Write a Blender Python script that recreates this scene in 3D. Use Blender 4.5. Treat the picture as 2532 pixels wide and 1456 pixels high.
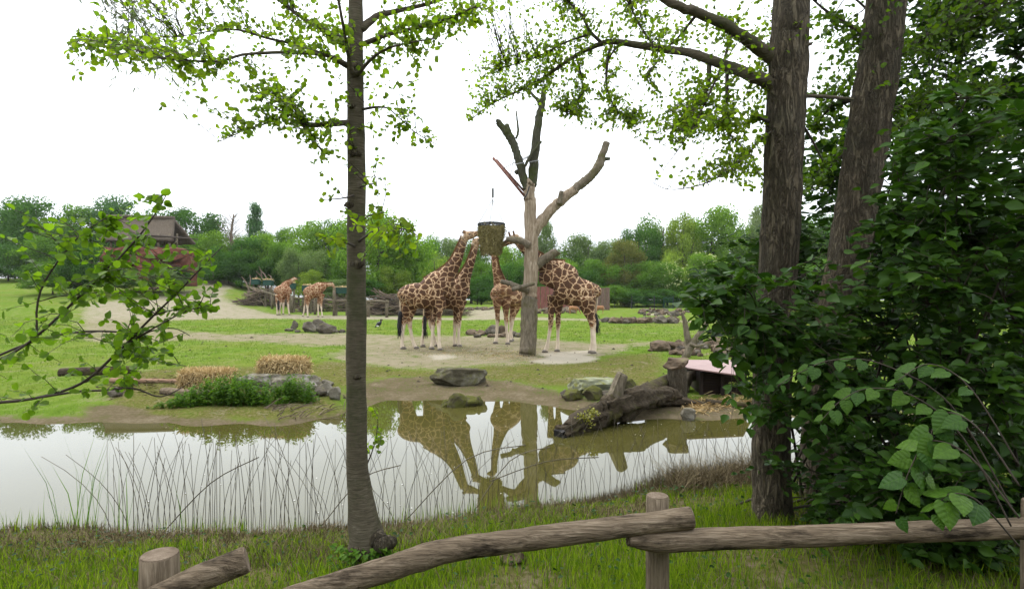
import bpy, math, random
import numpy as np
from mathutils import Vector, Matrix, noise as mnoise

for o in list(bpy.data.objects):
    bpy.data.objects.remove(o)
SC = bpy.context.scene
COL = SC.collection
R = math.radians

# ------------------------------------------------------------------ camera, world, sun, exposure
F, CX, HY, CZ = 1400.0, 1266.0, 750.0, 2.4        # focal length, centre column, horizon row (2532 px wide picture), eye height
cam_d = bpy.data.cameras.new("camera")
cam = bpy.data.objects.new("camera", cam_d)
COL.objects.link(cam)
cam.location = (0, 0, CZ)
cam.rotation_euler = (R(90), 0, 0)
cam_d.sensor_width = 36
cam_d.lens = 36 * F / 2532
cam_d.shift_y = 22 / 2532
cam_d.clip_end = 2000
cam_d.clip_start = 0.05
SC.camera = cam

world = bpy.data.worlds.new("World")
SC.world = world
world.use_nodes = True
wn, wl = world.node_tree.nodes, world.node_tree.links
wn.clear()
SUN_EL, SUN_ROT = R(58), R(-50)
sky = wn.new("ShaderNodeTexSky")
sky.sky_type = 'NISHITA'
sky.sun_disc = False
sky.sun_elevation = SUN_EL
sky.sun_rotation = SUN_ROT
sky.air_density = 1.0
sky.dust_density = 2.0
tc = wn.new("ShaderNodeTexCoord")
cn = wn.new("ShaderNodeTexNoise")
cn.inputs['Scale'].default_value = 2.2
cn.inputs['Detail'].default_value = 5
cr = wn.new("ShaderNodeMapRange")                 # cloud cover: uneven grey-white
cr.inputs[1].default_value = 0.3; cr.inputs[2].default_value = 0.7
cr.inputs[3].default_value = 11.5; cr.inputs[4].default_value = 14.0
sepz = wn.new("ShaderNodeSeparateXYZ")
gr = wn.new("ShaderNodeValToRGB")                 # an overcast sky is darker towards the horizon
gr.color_ramp.interpolation = 'EASE'
e_ = gr.color_ramp.elements
e_[0].position = 0.0; e_[0].color = (0.33, 0.33, 0.33, 1)
e_[1].position = 0.6; e_[1].color = (1.05, 1.05, 1.05, 1)
for p_, v_ in ((0.07, 0.39), (0.20, 0.86)):
    k_ = e_.new(p_); k_.color = (v_, v_, v_, 1)
mul = wn.new("ShaderNodeMath"); mul.operation = 'MULTIPLY'
tint = wn.new("ShaderNodeVectorMath"); tint.operation = 'SCALE'
tint.inputs[0].default_value = (0.955, 1.0, 1.05)
mixw = wn.new("ShaderNodeMixRGB"); mixw.inputs[0].default_value = 0.9
bg = wn.new("ShaderNodeBackground"); bg.inputs[1].default_value = 0.1
wo = wn.new("ShaderNodeOutputWorld")
wl.new(tc.outputs['Generated'], cn.inputs['Vector'])
wl.new(tc.outputs['Generated'], sepz.inputs[0])
wl.new(cn.outputs[0], cr.inputs[0])
wl.new(sepz.outputs[2], gr.inputs[0])
wl.new(cr.outputs[0], mul.inputs[0]); wl.new(gr.outputs[0], mul.inputs[1])
wl.new(mul.outputs[0], tint.inputs['Scale'])
wl.new(sky.outputs[0], mixw.inputs[1]); wl.new(tint.outputs[0], mixw.inputs[2])
wl.new(mixw.outputs[0], bg.inputs[0]); wl.new(bg.outputs[0], wo.inputs[0])

sun_d = bpy.data.lights.new("sun", 'SUN')
sun_d.energy = 1.2
sun_d.angle = R(25)
sun_d.color = (1.0, 0.97, 0.92)
sun = bpy.data.objects.new("sun", sun_d)
COL.objects.link(sun)
sun.location = (-20, -10, 40)
sdir = Vector((math.sin(SUN_ROT) * math.cos(SUN_EL), math.cos(SUN_ROT) * math.cos(SUN_EL), math.sin(SUN_EL)))
sun.rotation_euler = sdir.to_track_quat('Z', 'Y').to_euler()

SC.view_settings.view_transform = 'Standard'
SC.view_settings.look = 'None'
SC.view_settings.gamma = 1.0
SC.view_settings.use_curve_mapping = False
SC.view_settings.exposure = 1.1
SC.render.engine = 'CYCLES'
SC.cycles.max_bounces = 8
SC.cycles.transparent_max_bounces = 4
SC.cycles.use_denoising = True
SC.cycles.sample_clamp_indirect = 6.0

# ------------------------------------------------------------------ helpers
rng = np.random.default_rng(7)
HAZE = 0.00016
random.seed(7)

def P(px, py, Y):
    return Vector(((px - CX) / F * Y, Y, CZ + (HY - py) / F * Y))

def c1(cx, cy): return ((1150 + cx / 2.855) / 1.252, (620 + cy / 2.855) / 1.252)
def c2(cx, cy): return ((1450 + cx / 3.466) / 1.252, (300 + cy / 3.466) / 1.252)
def c3(cx, cy): return ((320 + cx / 2.555) / 1.252, (560 + cy / 2.555) / 1.252)
def c8(cx, cy): return ((750 + cx / 2.9725) / 1.252, (560 + cy / 2.9725) / 1.252)

def hash2(ix, iy, seed):
    n = (ix * 374761393 + iy * 668265263 + seed * 144665) & 0xffffffff
    n = ((n ^ (n >> 13)) * 1274126177) & 0xffffffff
    return ((n ^ (n >> 16)) & 0xffff) / 65535.0

def vnoise(x, y, seed=0):
    x = np.asarray(x, float); y = np.asarray(y, float)
    ix = np.floor(x).astype(np.int64); iy = np.floor(y).astype(np.int64)
    fx = x - ix; fy = y - iy
    fx = fx * fx * (3 - 2 * fx); fy = fy * fy * (3 - 2 * fy)
    a = hash2(ix, iy, seed); b = hash2(ix + 1, iy, seed); c = hash2(ix, iy + 1, seed); d = hash2(ix + 1, iy + 1, seed)
    return (a + (b - a) * fx) * (1 - fy) + (c + (d - c) * fx) * fy

def fbm(x, y, seed=0, oct=3):
    s, a, t = 0, 1.0, 0
    for k in range(oct):
        s = s + a * vnoise(np.asarray(x) * 2 ** k, np.asarray(y) * 2 ** k, seed + k)
        t += a; a *= 0.5
    return s / t

FAR = [(-900, 1045), (264, 1045), (400, 1050), (640, 1053), (740, 1047), (840, 1030), (880, 1008), (960, 992), (1085, 988), (1190, 990),
       (1350, 1003), (1450, 1018), (1560, 1040), (1700, 1036), (1860, 1032), (3600, 1030)]
NEAR = [(-900, 1322), (264, 1322), (600, 1326), (860, 1312), (1000, 1300), (1200, 1280), (1350, 1265), (1500, 1245), (1700, 1212), (1860, 1192), (3600, 1150)]
fu = np.array([(p[0] - CX) / F for p in FAR]); fY = np.array([CZ * F / (p[1] - HY) for p in FAR])
nu = np.array([(p[0] - CX) / F for p in NEAR]); nY = np.array([CZ * F / (p[1] - HY) for p in NEAR])

def zg(X, Y, detail=True):
    X = np.asarray(X, float); Y = np.asarray(Y, float)
    u = X / np.maximum(Y, 1.5)
    sF = Y - np.interp(u, fu, fY) + (vnoise(X * 1.3, Y * 1.3, 5) - 0.5) * 0.5
    sN = np.interp(u, nu, nY) - Y + (vnoise(X * 2.1, Y * 2.1, 6) - 0.5) * 0.3
    zf = np.interp(sF, [-1.5, 0, 0.4, 2, 4, 8], [-0.5, 0, 0.05, 0.2, 0.33, 0.5]) + 0.028 * np.clip(sF - 8, 0, 90)
    zn = np.interp(sN, [-1.5, 0, 0.25, 0.8, 1.5, 3.5, 8, 20], [-0.6, 0, 0.13, 0.28, 0.4, 0.55, 0.75, 0.8])
    hill = np.interp(Y, [45, 50, 60, 85, 110], [0, 0.4, 1.5, 3.6, 4.2]) * np.clip((-0.36 - u) / 0.14, 0, 1)
    berm = 0.75 * np.exp(-((X + 3.0) / 6.0) ** 2 - ((Y - 57) / 5.0) ** 2)
    z = np.maximum(zn, zf) + hill + berm
    if detail:
        land = np.clip(z / 0.15, 0, 1)
        z = z + land * ((fbm(X * 0.9, Y * 0.9, 11) - 0.5) * 0.10 + (vnoise(X * 6, Y * 6, 15) - 0.5) * 0.02)
    return z

def gz(X, Y): return float(zg(X, Y))

def groundY(px, py, lo=9.0, hi=140.0):
    """distance at which the ray through a picture point meets the ground"""
    Ys = np.exp(np.linspace(math.log(lo), math.log(hi), 700))
    d = (CZ + (HY - py) / F * Ys) - zg((px - CX) / F * Ys, Ys, False)
    k = np.where(d < 0)[0]
    return float(Ys[k[0]]) if len(k) else hi

def GP(px, py, lo=9.0, hi=140.0):
    Y = groundY(px, py, lo, hi)
    X = (px - CX) / F * Y
    return Vector((X, Y, gz(X, Y)))

# --- object helpers
ORG = {}
def tag(o, label=None, cat=None, group=None, kind=None):
    if label: o['label'] = label
    if cat: o['category'] = cat
    if group: o['group'] = group
    if kind: o['kind'] = kind
    return o

def thing(name, label, cat, loc, group=None):
    o = bpy.data.objects.new(name, None)
    o.empty_display_size = 0.2
    COL.objects.link(o)
    o.location = loc
    ORG[o.name] = Vector(loc)
    return tag(o, label, cat, group)

def mesh_np(name, verts, faces, smooth=False):
    verts = np.ascontiguousarray(verts, np.float32); faces = np.ascontiguousarray(faces, np.int32)
    me = bpy.data.meshes.new(name)
    nf, k = faces.shape
    me.vertices.add(len(verts)); me.vertices.foreach_set("co", verts.ravel())
    me.loops.add(nf * k); me.loops.foreach_set("vertex_index", faces.ravel())
    me.polygons.add(nf)
    me.polygons.foreach_set("loop_start", np.arange(0, nf * k, k, dtype=np.int32))
    me.update(calc_edges=True)
    if smooth: me.polygons.foreach_set("use_smooth", np.ones(nf, bool))
    return me

def link(name, me, mat, parent=None, kind=None):
    o = bpy.data.objects.new(name, me)
    COL.objects.link(o)
    if mat is not None and not me.materials: me.materials.append(mat)
    if parent is not None:
        o.parent = parent
        ORG[o.name] = ORG[parent.name]
    if kind: o['kind'] = kind
    return o

class MB:
    def __init__(s): s.v, s.f = [], []
    def add(s, vs, fs):
        b = len(s.v); s.v.extend(vs); s.f.extend([[i + b for i in f] for f in fs])
    def mesh(s, name, org=None, smooth=False):
        me = bpy.data.meshes.new(name)
        o = org if org is not None else Vector((0, 0, 0))
        me.from_pydata([(v[0] - o[0], v[1] - o[1], v[2] - o[2]) for v in s.v], [], s.f)
        if smooth: me.polygons.foreach_set("use_smooth", [True] * len(me.polygons))
        me.update()
        return me
    def build(s, name, mat, parent=None, smooth=False, kind=None, org=None):
        og = ORG[parent.name] if parent is not None else org
        o = link(name, s.mesh(name, og, smooth), mat, parent, kind)
        if parent is None:
            o.location = og if og is not None else (0, 0, 0)
            ORG[o.name] = Vector(o.location)
        return o
    def box(s, c, sx, sy, sz, rot=None, taper=1.0):
        vs = []
        for dz in (-1, 1):
            t = taper if dz > 0 else 1
            for dx, dy in ((-1, -1), (1, -1), (1, 1), (-1, 1)):
                v = Vector((dx * sx / 2 * t, dy * sy / 2 * t, dz * sz / 2))
                if rot is not None: v = rot @ v
                vs.append(Vector(c) + v)
        s.add(vs, [[3, 2, 1, 0], [4, 5, 6, 7], [0, 1, 5, 4], [1, 2, 6, 5], [2, 3, 7, 6], [3, 0, 4, 7]])
        return s
    def tube(s, pts, rad, seg=8, rough=0.0, seed=0, caps=True, freq=3.0, ridge=0.0):
        pts = [Vector(p) for p in pts]; n = len(pts)
        if not hasattr(rad, '__len__'): rad = [rad] * n
        vs, fs = [], []
        t = (pts[1] - pts[0]).normalized()
        a = t.orthogonal().normalized()
        for i in range(n):
            t = (pts[min(i + 1, n - 1)] - pts[max(i - 1, 0)]).normalized()
            a = (a - t * a.dot(t)).normalized(); b = t.cross(a)
            for k in range(seg):
                an = 2 * math.pi * k / seg
                d = a * math.cos(an) + b * math.sin(an)
                r = rad[i]
                if rough:
                    q = pts[i] + d * rad[i]
                    r *= 1 + rough * mnoise.noise(Vector((q.x * freq * 2.2 + seed, q.y * freq * 2.2, q.z * freq * 0.7))) \
                        + rough * 0.6 * mnoise.noise(Vector((q.x * freq * 5 + seed, q.y * freq * 5, q.z * freq * 1.5)))
                if ridge:
                    r *= 1 + ridge * mnoise.noise(Vector((math.cos(an) * 2.2 + seed, math.sin(an) * 2.2, i * .10))) + ridge * .6 * mnoise.noise(Vector((math.cos(an) * 5.5, math.sin(an) * 5.5 + seed, i * .16)))
                vs.append(pts[i] + d * r)
        for i in range(n - 1):
            for k in range(seg):
                k2 = (k + 1) % seg
                fs.append([i * seg + k, i * seg + k2, (i + 1) * seg + k2, (i + 1) * seg + k])
        if caps:
            fs.append(list(range(seg))[::-1]); fs.append([(n - 1) * seg + k for k in range(seg)])
        s.add(vs, fs)
        return s
    def loft(s, secs, side, seg=14):
        """closed body through oval sections: (centre, half height, half width)"""
        cs = [Vector(c[0]) for c in secs]; n = len(cs); side = Vector(side).normalized()
        vs, fs = [], []
        for i in range(n):
            t = (cs[min(i + 1, n - 1)] - cs[max(i - 1, 0)]).normalized()
            sd = (side - t * side.dot(t)).normalized(); up = sd.cross(t).normalized()
            for k in range(seg):
                an = 2 * math.pi * k / seg
                vs.append(cs[i] + up * secs[i][1] * math.sin(an) + sd * secs[i][2] * math.cos(an))
        for i in range(n - 1):
            for k in range(seg):
                k2 = (k + 1) % seg
                fs.append([i * seg + k, i * seg + k2, (i + 1) * seg + k2, (i + 1) * seg + k])
        fs.append(list(range(seg))[::-1]); fs.append([(n - 1) * seg + k for k in range(seg)])
        s.add(vs, fs)
        return s

def cat_rom(pts, per=4):
    """smooth a list of equal-length tuples"""
    A = np.array(pts, float); n = len(A); out = []
    for i in range(n - 1):
        p0, p1, p2, p3 = A[max(i - 1, 0)], A[i], A[i + 1], A[min(i + 2, n - 1)]
        for k in range(per):
            t = k / per
            out.append(0.5 * ((2 * p1) + (-p0 + p2) * t + (2 * p0 - 5 * p1 + 4 * p2 - p3) * t * t + (-p0 + 3 * p1 - 3 * p2 + p3) * t ** 3))
    out.append(A[-1])
    return np.array(out)

def rock_mb(c, sx, sy, sz, seed, sub=2, cuts=7, rough=0.16, flat=0.0):
    import bmesh
    bm = bmesh.new()
    bmesh.ops.create_icosphere(bm, subdivisions=sub, radius=1)
    rr = random.Random(seed)
    planes = []
    for _ in range(cuts):
        d = Vector((rr.gauss(0, 1), rr.gauss(0, 1), rr.gauss(0, 0.8))).normalized()
        planes.append((d, rr.uniform(0.55, 0.85)))
    vs = []
    for v in bm.verts:
        p = v.co.copy()
        for d, h in planes:
            k = p.dot(d)
            if k > h: p -= d * (k - h)
        if flat and p.z > flat: p.z = flat + (p.z - flat) * .08
        p *= 1 + rough * mnoise.noise(p * 1.7 + Vector((seed * 3.1, 0, 0))) + rough * 0.5 * mnoise.noise(p * 4.5 + Vector((0, seed * 1.7, 0)))
        vs.append(Vector((c[0] + p.x * sx * 1.15, c[1] + p.y * sy * 1.15, c[2] + p.z * sz * 1.15)))
    fs = [[v.index for v in f.verts] for f in bm.faces]
    bm.free()
    m = MB(); m.add(vs, fs)
    return m

# ------------------------------------------------------------------ materials
def new_mat(name):
    m = bpy.data.materials.new(name); m.use_nodes = True
    nt = m.node_tree
    for n in list(nt.nodes): nt.nodes.remove(n)
    out = nt.nodes.new("ShaderNodeOutputMaterial")
    return m, nt, out

class N:
    """tiny node-building shorthand"""
    def __init__(s, nt): s.nt = nt
    def __call__(s, typ, ins=None, **kw):
        n = s.nt.nodes.new(typ)
        for k, v in kw.items(): setattr(n, k, v)
        for k, v in (ins or {}).items():
            i = n.inputs[k]
            if isinstance(v, bpy.types.NodeSocket): s.nt.links.new(v, i)
            else: i.default_value = v
        return n
    def coord(s, kind='Object', scale=(1, 1, 1)):
        t = s("ShaderNodeTexCoord")
        if scale == (1, 1, 1): return t.outputs[kind]
        return s("ShaderNodeMapping", {'Vector': t.outputs[kind], 'Scale': scale}).outputs[0]
    def noise(s, vec, scale, detail=4, rough=0.55, dist=0.0):
        return s("ShaderNodeTexNoise", {'Vector': vec, 'Scale': scale, 'Detail': detail, 'Roughness': rough, 'Distortion': dist}).outputs[0]
    def ramp(s, fac, stops):
        n = s("ShaderNodeValToRGB", {'Fac': fac})
        e = n.color_ramp.elements
        e[0].position, e[0].color = stops[0][0], (*stops[0][1], 1)
        e[1].position, e[1].color = stops[-1][0], (*stops[-1][1], 1)
        for p, c in stops[1:-1]:
            x = e.new(p); x.color = (*c, 1)
        return n.outputs[0]
    def rng(s, v, a, b, c=0.0, d=1.0):
        return s("ShaderNodeMapRange", {0: v, 1: a, 2: b, 3: c, 4: d}).outputs[0]
    def math(s, op, a, b=0.0):
        return s("ShaderNodeMath", {0: a, 1: b}, operation=op).outputs[0]
    def mix(s, f, a, b, mode='MIX'):
        def c(x): return (*x, 1) if isinstance(x, tuple) and len(x) == 3 else x
        return s("ShaderNodeMixRGB", {0: f, 1: c(a), 2: c(b)}, blend_type=mode).outputs[0]
    def bump(s, h, strength=0.5, dist=0.02):
        return s("ShaderNodeBump", {'Height': h, 'Strength': strength, 'Distance': dist}).outputs[0]
    def bsdf(s, col, rough=0.8, normal=None, spec=0.3):
        def c(x): return (*x, 1) if isinstance(x, tuple) and len(x) == 3 else x
        d = {'Base Color': c(col), 'Roughness': rough, 'Specular IOR Level': spec}
        if normal is not None: d['Normal'] = normal
        return s("ShaderNodeBsdfPrincipled", d)

def leaf_mat(name, c_lo, c_hi, transl=0.4, gloss=0.45, use_obj=False, tcol=None, spec=0.35):
    m, nt, out = new_mat(name); n = N(nt)
    isl = n("ShaderNodeNewGeometry").outputs['Random Per Island']
    oi = n("ShaderNodeObjectInfo")
    r = n.math('FRACT', n.math('ADD', isl, oi.outputs['Random']))
    col = n.mix(r, c_lo, c_hi)
    if use_obj:
        col = n.mix(1.0, col, oi.outputs['Color'], 'MULTIPLY')
    b = n.bsdf(col, gloss, spec=spec)
    tc_ = n.mix(1.0, col, tcol or (2.2, 2.3, 0.9), 'MULTIPLY')
    t = n("ShaderNodeBsdfTranslucent", {'Color': tc_})
    ms = n("ShaderNodeMixShader", {0: transl, 1: b.outputs[0], 2: t.outputs[0]})
    nt.links.new(ms.outputs[0], out.inputs[0])
    return m

def wood_mat(name, dark, mid, light, stretch=(6, 6, 1.0), scale=6.0, bump=0.6, moss=None, moss_amt=0.0, spots=0.0, bdist=0.02):
    m, nt, out = new_mat(name); n = N(nt)
    co = n.coord('Object', stretch)
    a = n.noise(co, scale, 6, 0.65, 0.6)
    b = n.noise(n.coord('Object'), 2.3, 4)
    col = n.ramp(a, [(0.3, dark), (0.5, mid), (0.72, light)])
    col = n.mix(n.rng(b, 0.35, 0.7, 0.0, 0.55), col, n.mix(0.5, dark, mid))
    if spots:
        sp = n.noise(n.coord('Object', tuple(1.6 * (1.0 if q > 4 else 0.3) for q in stretch)), 6, 5, 0.7)
        col = n.mix(n.rng(sp, 0.52, 0.66, 0.0, spots), col, tuple(x * 0.35 for x in dark))
    if moss:
        mo = n.noise(n.coord('Object'), 1.8, 5, 0.7)
        col = n.mix(n.rng(mo, 0.6 - 0.35 * moss_amt, 0.75 - 0.35 * moss_amt, 0, 0.85), col, moss)
    bs = n.bsdf(col, 0.9, n.bump(a, bump, bdist), 0.07)
    nt.links.new(bs.outputs[0], out.inputs[0])
    return m

def rock_mat(name, a, b, c, moss=None, moss_amt=0.4, scale=1.0):
    m, nt, out = new_mat(name); n = N(nt)
    co = n.coord('Object')
    x = n.noise(co, 2.6 * scale, 8, 0.65)
    y = n.noise(co, 11 * scale, 6, 0.7)
    col = n.ramp(x, [(0.3, a), (0.5, b), (0.7, c)])
    col = n.mix(n.rng(y, 0.4, 0.75, 0, 0.6), col, a)
    if moss:
        nz = n("ShaderNodeSeparateXYZ", {0: n("ShaderNodeNewGeometry").outputs['Normal']}).outputs[2]
        mo = n.math('ADD', n.noise(co, 3.5 * scale, 6, 0.7), n.math('MULTIPLY', nz, 0.12))
        col = n.mix(n.rng(mo, 0.68 - 0.3 * moss_amt, 0.8 - 0.3 * moss_amt, 0, 0.9), col, n.mix(y, moss, tuple(q * 2.0 for q in moss)))
    bs = n.bsdf(col, 0.9, n.bump(n.math('ADD', x, n.math('MULTIPLY', y, 0.5)), 0.7, 0.05), 0.08)
    nt.links.new(bs.outputs[0], out.inputs[0])
    return m

def plain_mat(name, col, rough=0.7, var=0.25, scale=5.0, spec=0.3, metal=0.0, bump=0.2):
    m, nt, out = new_mat(name); n = N(nt)
    x = n.noise(n.coord('Object'), scale, 6, 0.65)
    oi = n("ShaderNodeObjectInfo").outputs['Random']
    c = n.mix(n.rng(x, 0.3, 0.7), tuple(q * (1 - var) for q in col), tuple(min(1, q * (1 + var)) for q in col))
    c = n.mix(n.math('MULTIPLY', oi, 0.35), c, tuple(q * 0.6 for q in col))
    bs = n.bsdf(c, rough, n.bump(x, bump, 0.01), spec)
    bs.inputs['Metallic'].default_value = metal
    nt.links.new(bs.outputs[0], out.inputs[0])
    return m

def stalk_mat(name, c_lo, c_hi, rough=0.7, transl=0.0):
    m, nt, out = new_mat(name); n = N(nt)
    isl = n("ShaderNodeNewGeometry").outputs['Random Per Island']
    oi = n("ShaderNodeObjectInfo").outputs['Random']
    col = n.mix(n.math('FRACT', n.math('ADD', isl, oi)), c_lo, c_hi)
    bs = n.bsdf(col, rough, spec=0.06)
    if transl:
        t = n("ShaderNodeBsdfTranslucent", {'Color': n.mix(1.0, col, (1.8, 1.9, 0.9), 'MULTIPLY')})
        bs = n("ShaderNodeMixShader", {0: transl, 1: bs.outputs[0], 2: t.outputs[0]})
    nt.links.new(bs.outputs[0], out.inputs[0])
    return m

def veined_mat(name, c_lo, c_hi):
    m, nt, out = new_mat(name); n = N(nt)
    co = n.coord('Object'); sp = n("ShaderNodeSeparateXYZ", {0: co}); ay = n.math('ABSOLUTE', sp.outputs[1])
    r = n("ShaderNodeObjectInfo").outputs['Random']
    f = n.math('FRACT', n.math('MULTIPLY', n.math('SUBTRACT', sp.outputs[0], n.math('MULTIPLY', ay, 0.55)), 5.0))
    vein = n.math('SUBTRACT', 1.0, n.rng(n.math('ABSOLUTE', n.math('SUBTRACT', f, 0.5)), 0.0, 0.045))
    vein = n.math('MAXIMUM', vein, n.math('SUBTRACT', 1.0, n.rng(ay, 0.006, 0.02)))
    col = n.mix(r, c_lo, c_hi)
    col = n.mix(n.rng(n.noise(co, 4, 4), 0.35, 0.7, 0, 0.45), col, tuple(x * 0.55 for x in c_lo))
    col = n.mix(n.math('MULTIPLY', vein, 0.22), col, tuple(x * 1.6 for x in c_hi))
    puff = n.math('ABSOLUTE', n.math('SUBTRACT', f, 0.5))
    b = n.bsdf(col, 0.5, n.bump(n.math('ADD', n.math('MULTIPLY', puff, 0.5), n.math('MULTIPLY', n.noise(co, 5, 3), 0.8)), 0.35, 0.02), 0.2)
    t = n("ShaderNodeBsdfTranslucent", {'Color': n.mix(1.0, col, (2.0, 2.1, 0.8), 'MULTIPLY')})
    ms = n("ShaderNodeMixShader", {0: 0.3, 1: b.outputs[0], 2: t.outputs[0]})
    nt.links.new(ms.outputs[0], out.inputs[0])
    return m

M = {}
M['alder_leaf'] = leaf_mat('alder_leaf', (0.058, 0.105, 0.009), (0.130, 0.175, 0.016), 0.62, tcol=(2.4, 2.6, 0.85), spec=0.12)
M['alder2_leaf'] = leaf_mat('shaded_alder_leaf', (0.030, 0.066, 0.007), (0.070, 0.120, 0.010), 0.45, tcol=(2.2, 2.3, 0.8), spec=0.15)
M['sapling_leaf'] = leaf_mat('sapling_leaf', (0.045, 0.095, 0.008), (0.105, 0.180, 0.014), 0.5, spec=0.15)
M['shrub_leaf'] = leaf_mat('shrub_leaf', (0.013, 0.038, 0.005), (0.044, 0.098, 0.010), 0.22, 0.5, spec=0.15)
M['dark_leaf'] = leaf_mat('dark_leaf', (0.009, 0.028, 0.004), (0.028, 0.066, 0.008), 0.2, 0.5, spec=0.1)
M['broad_leaf'] = veined_mat('broad_leaf', (0.020, 0.064, 0.005), (0.065, 0.135, 0.009))
M['willow_leaf'] = leaf_mat('willow_leaf', (0.05, 0.075, 0.03), (0.08, 0.11, 0.045), 0.4)
M['weed_leaf'] = leaf_mat('weed_leaf', (0.038, 0.095, 0.010), (0.085, 0.160, 0.015), 0.35, 0.6, spec=0.12)
M['far_leaf'] = leaf_mat('far_leaf', (0.75, 0.80, 0.7), (1.45, 1.4, 1.3), 0.4, 0.7, True, (1.8, 1.9, 0.9), spec=0.0)
M['grass'] = stalk_mat('grass_blade', (0.045, 0.098, 0.006), (0.180, 0.248, 0.015), 0.7, 0.38)
M['turf'] = stalk_mat('turf_blade', (0.060, 0.110, 0.014), (0.112, 0.160, 0.026), 0.7, 0.3)
M['dry'] = stalk_mat('dry_stalk', (0.065, 0.048, 0.024), (0.19, 0.150, 0.085))
M['rod'] = stalk_mat('willow_rod_bark', (0.060, 0.050, 0.038), (0.14, 0.120, 0.09))
M['straw'] = stalk_mat('straw', (0.36, 0.25, 0.10), (0.78, 0.62, 0.36))
M['straw_gap_shade'] = plain_mat('gap_shade_straw', (0.16, 0.10, 0.04), 0.9, 0.4, 20.0, 0.05)  # bale core, shade of the gaps between straws put into its colour
M['hay'] = stalk_mat('hay', (0.13, 0.11, 0.04), (0.34, 0.29, 0.125))
M['alder_bark'] = wood_mat('alder_bark', (0.044, 0.036, 0.024), (0.098, 0.082, 0.058), (0.185, 0.160, 0.118), (3, 3, 30), 4, 0.5, (0.05, 0.055, 0.025), 0.35)
def bark_mat(name):
    m, nt, out = new_mat(name); n = N(nt)
    a = n.noise(n.coord('Object', (9, 9, 2.0)), 3.2, 7, 0.65, 0.8)
    crack = n.math('ABSOLUTE', n.math('SUBTRACT', n.noise(n.coord('Object', (13, 13, 2.6)), 1.5, 5, 0.6, 1.2), 0.5))
    fine = n.noise(n.coord('Object'), 34, 5, 0.7)
    blot = n.noise(n.coord('Object'), 3.5, 4)
    col = n.ramp(a, [(0.3, (0.058, 0.045, 0.028)), (0.5, (0.115, 0.091, 0.060)), (0.72, (0.195, 0.162, 0.112))])
    col = n.mix(n.rng(blot, 0.4, 0.65, 0, 0.5), col, (0.085, 0.078, 0.052))
    col = n.mix(n.rng(crack, 0.0, 0.034, 0.75, 0.0), col, (0.020, 0.015, 0.011))
    col = n.mix(n.rng(fine, 0.45, 0.75, 0, 0.4), col, (0.045, 0.034, 0.025))
    h = n.math('ADD', n.math('MULTIPLY', n.rng(crack, 0.0, 0.09), 1.0), n.math('ADD', n.math('MULTIPLY', a, 0.7), n.math('MULTIPLY', fine, 0.25)))
    bs = n.bsdf(col, 0.9, n.bump(h, 1.0, 0.03), 0.15)
    nt.links.new(bs.outputs[0], out.inputs[0])
    return m
M['old_bark'] = bark_mat('old_bark')
M['twig'] = plain_mat('twig_bark', (0.050, 0.038, 0.028), 0.85)
M['rail'] = wood_mat('weathered_rail', (0.040, 0.030, 0.020), (0.175, 0.132, 0.090), (0.32, 0.255, 0.185), (1.0, 12, 12), 5, 1.0, spots=0.9)
M['post'] = wood_mat('weathered_post', (0.060, 0.045, 0.030), (0.165, 0.128, 0.088), (0.28, 0.226, 0.162), (12, 12, 1.0), 5, 0.7, spots=0.4)
M['dead_pale'] = wood_mat('stripped_wood', (0.095, 0.066, 0.042), (0.25, 0.195, 0.135), (0.41, 0.345, 0.265), (8, 8, 0.6), 3, 1.0)
M['dead_dark'] = wood_mat('mossy_dead_bark', (0.022, 0.021, 0.014), (0.055, 0.054, 0.036), (0.11, 0.105, 0.075), (7, 7, 1.2), 4, 0.9, (0.04, 0.05, 0.012), 0.45)
M['dead_mid'] = wood_mat('grey_dead_wood', (0.055, 0.046, 0.032), (0.135, 0.112, 0.08), (0.24, 0.20, 0.15), (5, 5, 1.0), 3, 0.8, (0.08, 0.075, 0.03), 0.3)
M['log'] = wood_mat('wet_log', (0.016, 0.012, 0.008), (0.048, 0.037, 0.024), (0.11, 0.088, 0.062), (2, 5, 5), 4, 0.9, (0.06, 0.06, 0.012), 0.25)
M['pole'] = wood_mat('peeled_pole', (0.12, 0.07, 0.045), (0.23, 0.145, 0.095), (0.34, 0.235, 0.165), (1, 8, 8), 3, 0.4)
M['branch'] = stalk_mat('dry_branch', (0.075, 0.058, 0.042), (0.21, 0.165, 0.12), 0.9)
M['rock_grey'] = rock_mat('grey_rock', (0.045, 0.038, 0.030), (0.105, 0.090, 0.070), (0.20, 0.178, 0.145), (0.055, 0.055, 0.014), 0.25)
M['rock_moss'] = rock_mat('mossy_rock', (0.035, 0.03, 0.018), (0.085, 0.075, 0.045), (0.17, 0.155, 0.11), (0.048, 0.050, 0.010), 0.75)
M['rock_brown'] = rock_mat('brown_rock', (0.05, 0.036, 0.024), (0.12, 0.088, 0.060), (0.22, 0.168, 0.12), (0.06, 0.06, 0.015), 0.1)
M['rock_pale'] = rock_mat('pale_boulder', (0.075, 0.066, 0.048), (0.17, 0.152, 0.118), (0.34, 0.325, 0.29), (0.075, 0.070, 0.02), 0.25)
M['rock_lichen'] = rock_mat('lichen_slab', (0.10, 0.10, 0.065), (0.22, 0.23, 0.15), (0.36, 0.38, 0.28), (0.085, 0.085, 0.012), 0.45)
M['rock_slab'] = rock_mat('mossy_slab', (0.030, 0.026, 0.016), (0.075, 0.066, 0.042), (0.19, 0.18, 0.14), (0.050, 0.050, 0.014), 0.35)
M['rock_red'] = rock_mat('red_rock', (0.055, 0.022, 0.015), (0.14, 0.056, 0.036), (0.20, 0.088, 0.060), None, 0, 0.5)
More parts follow.
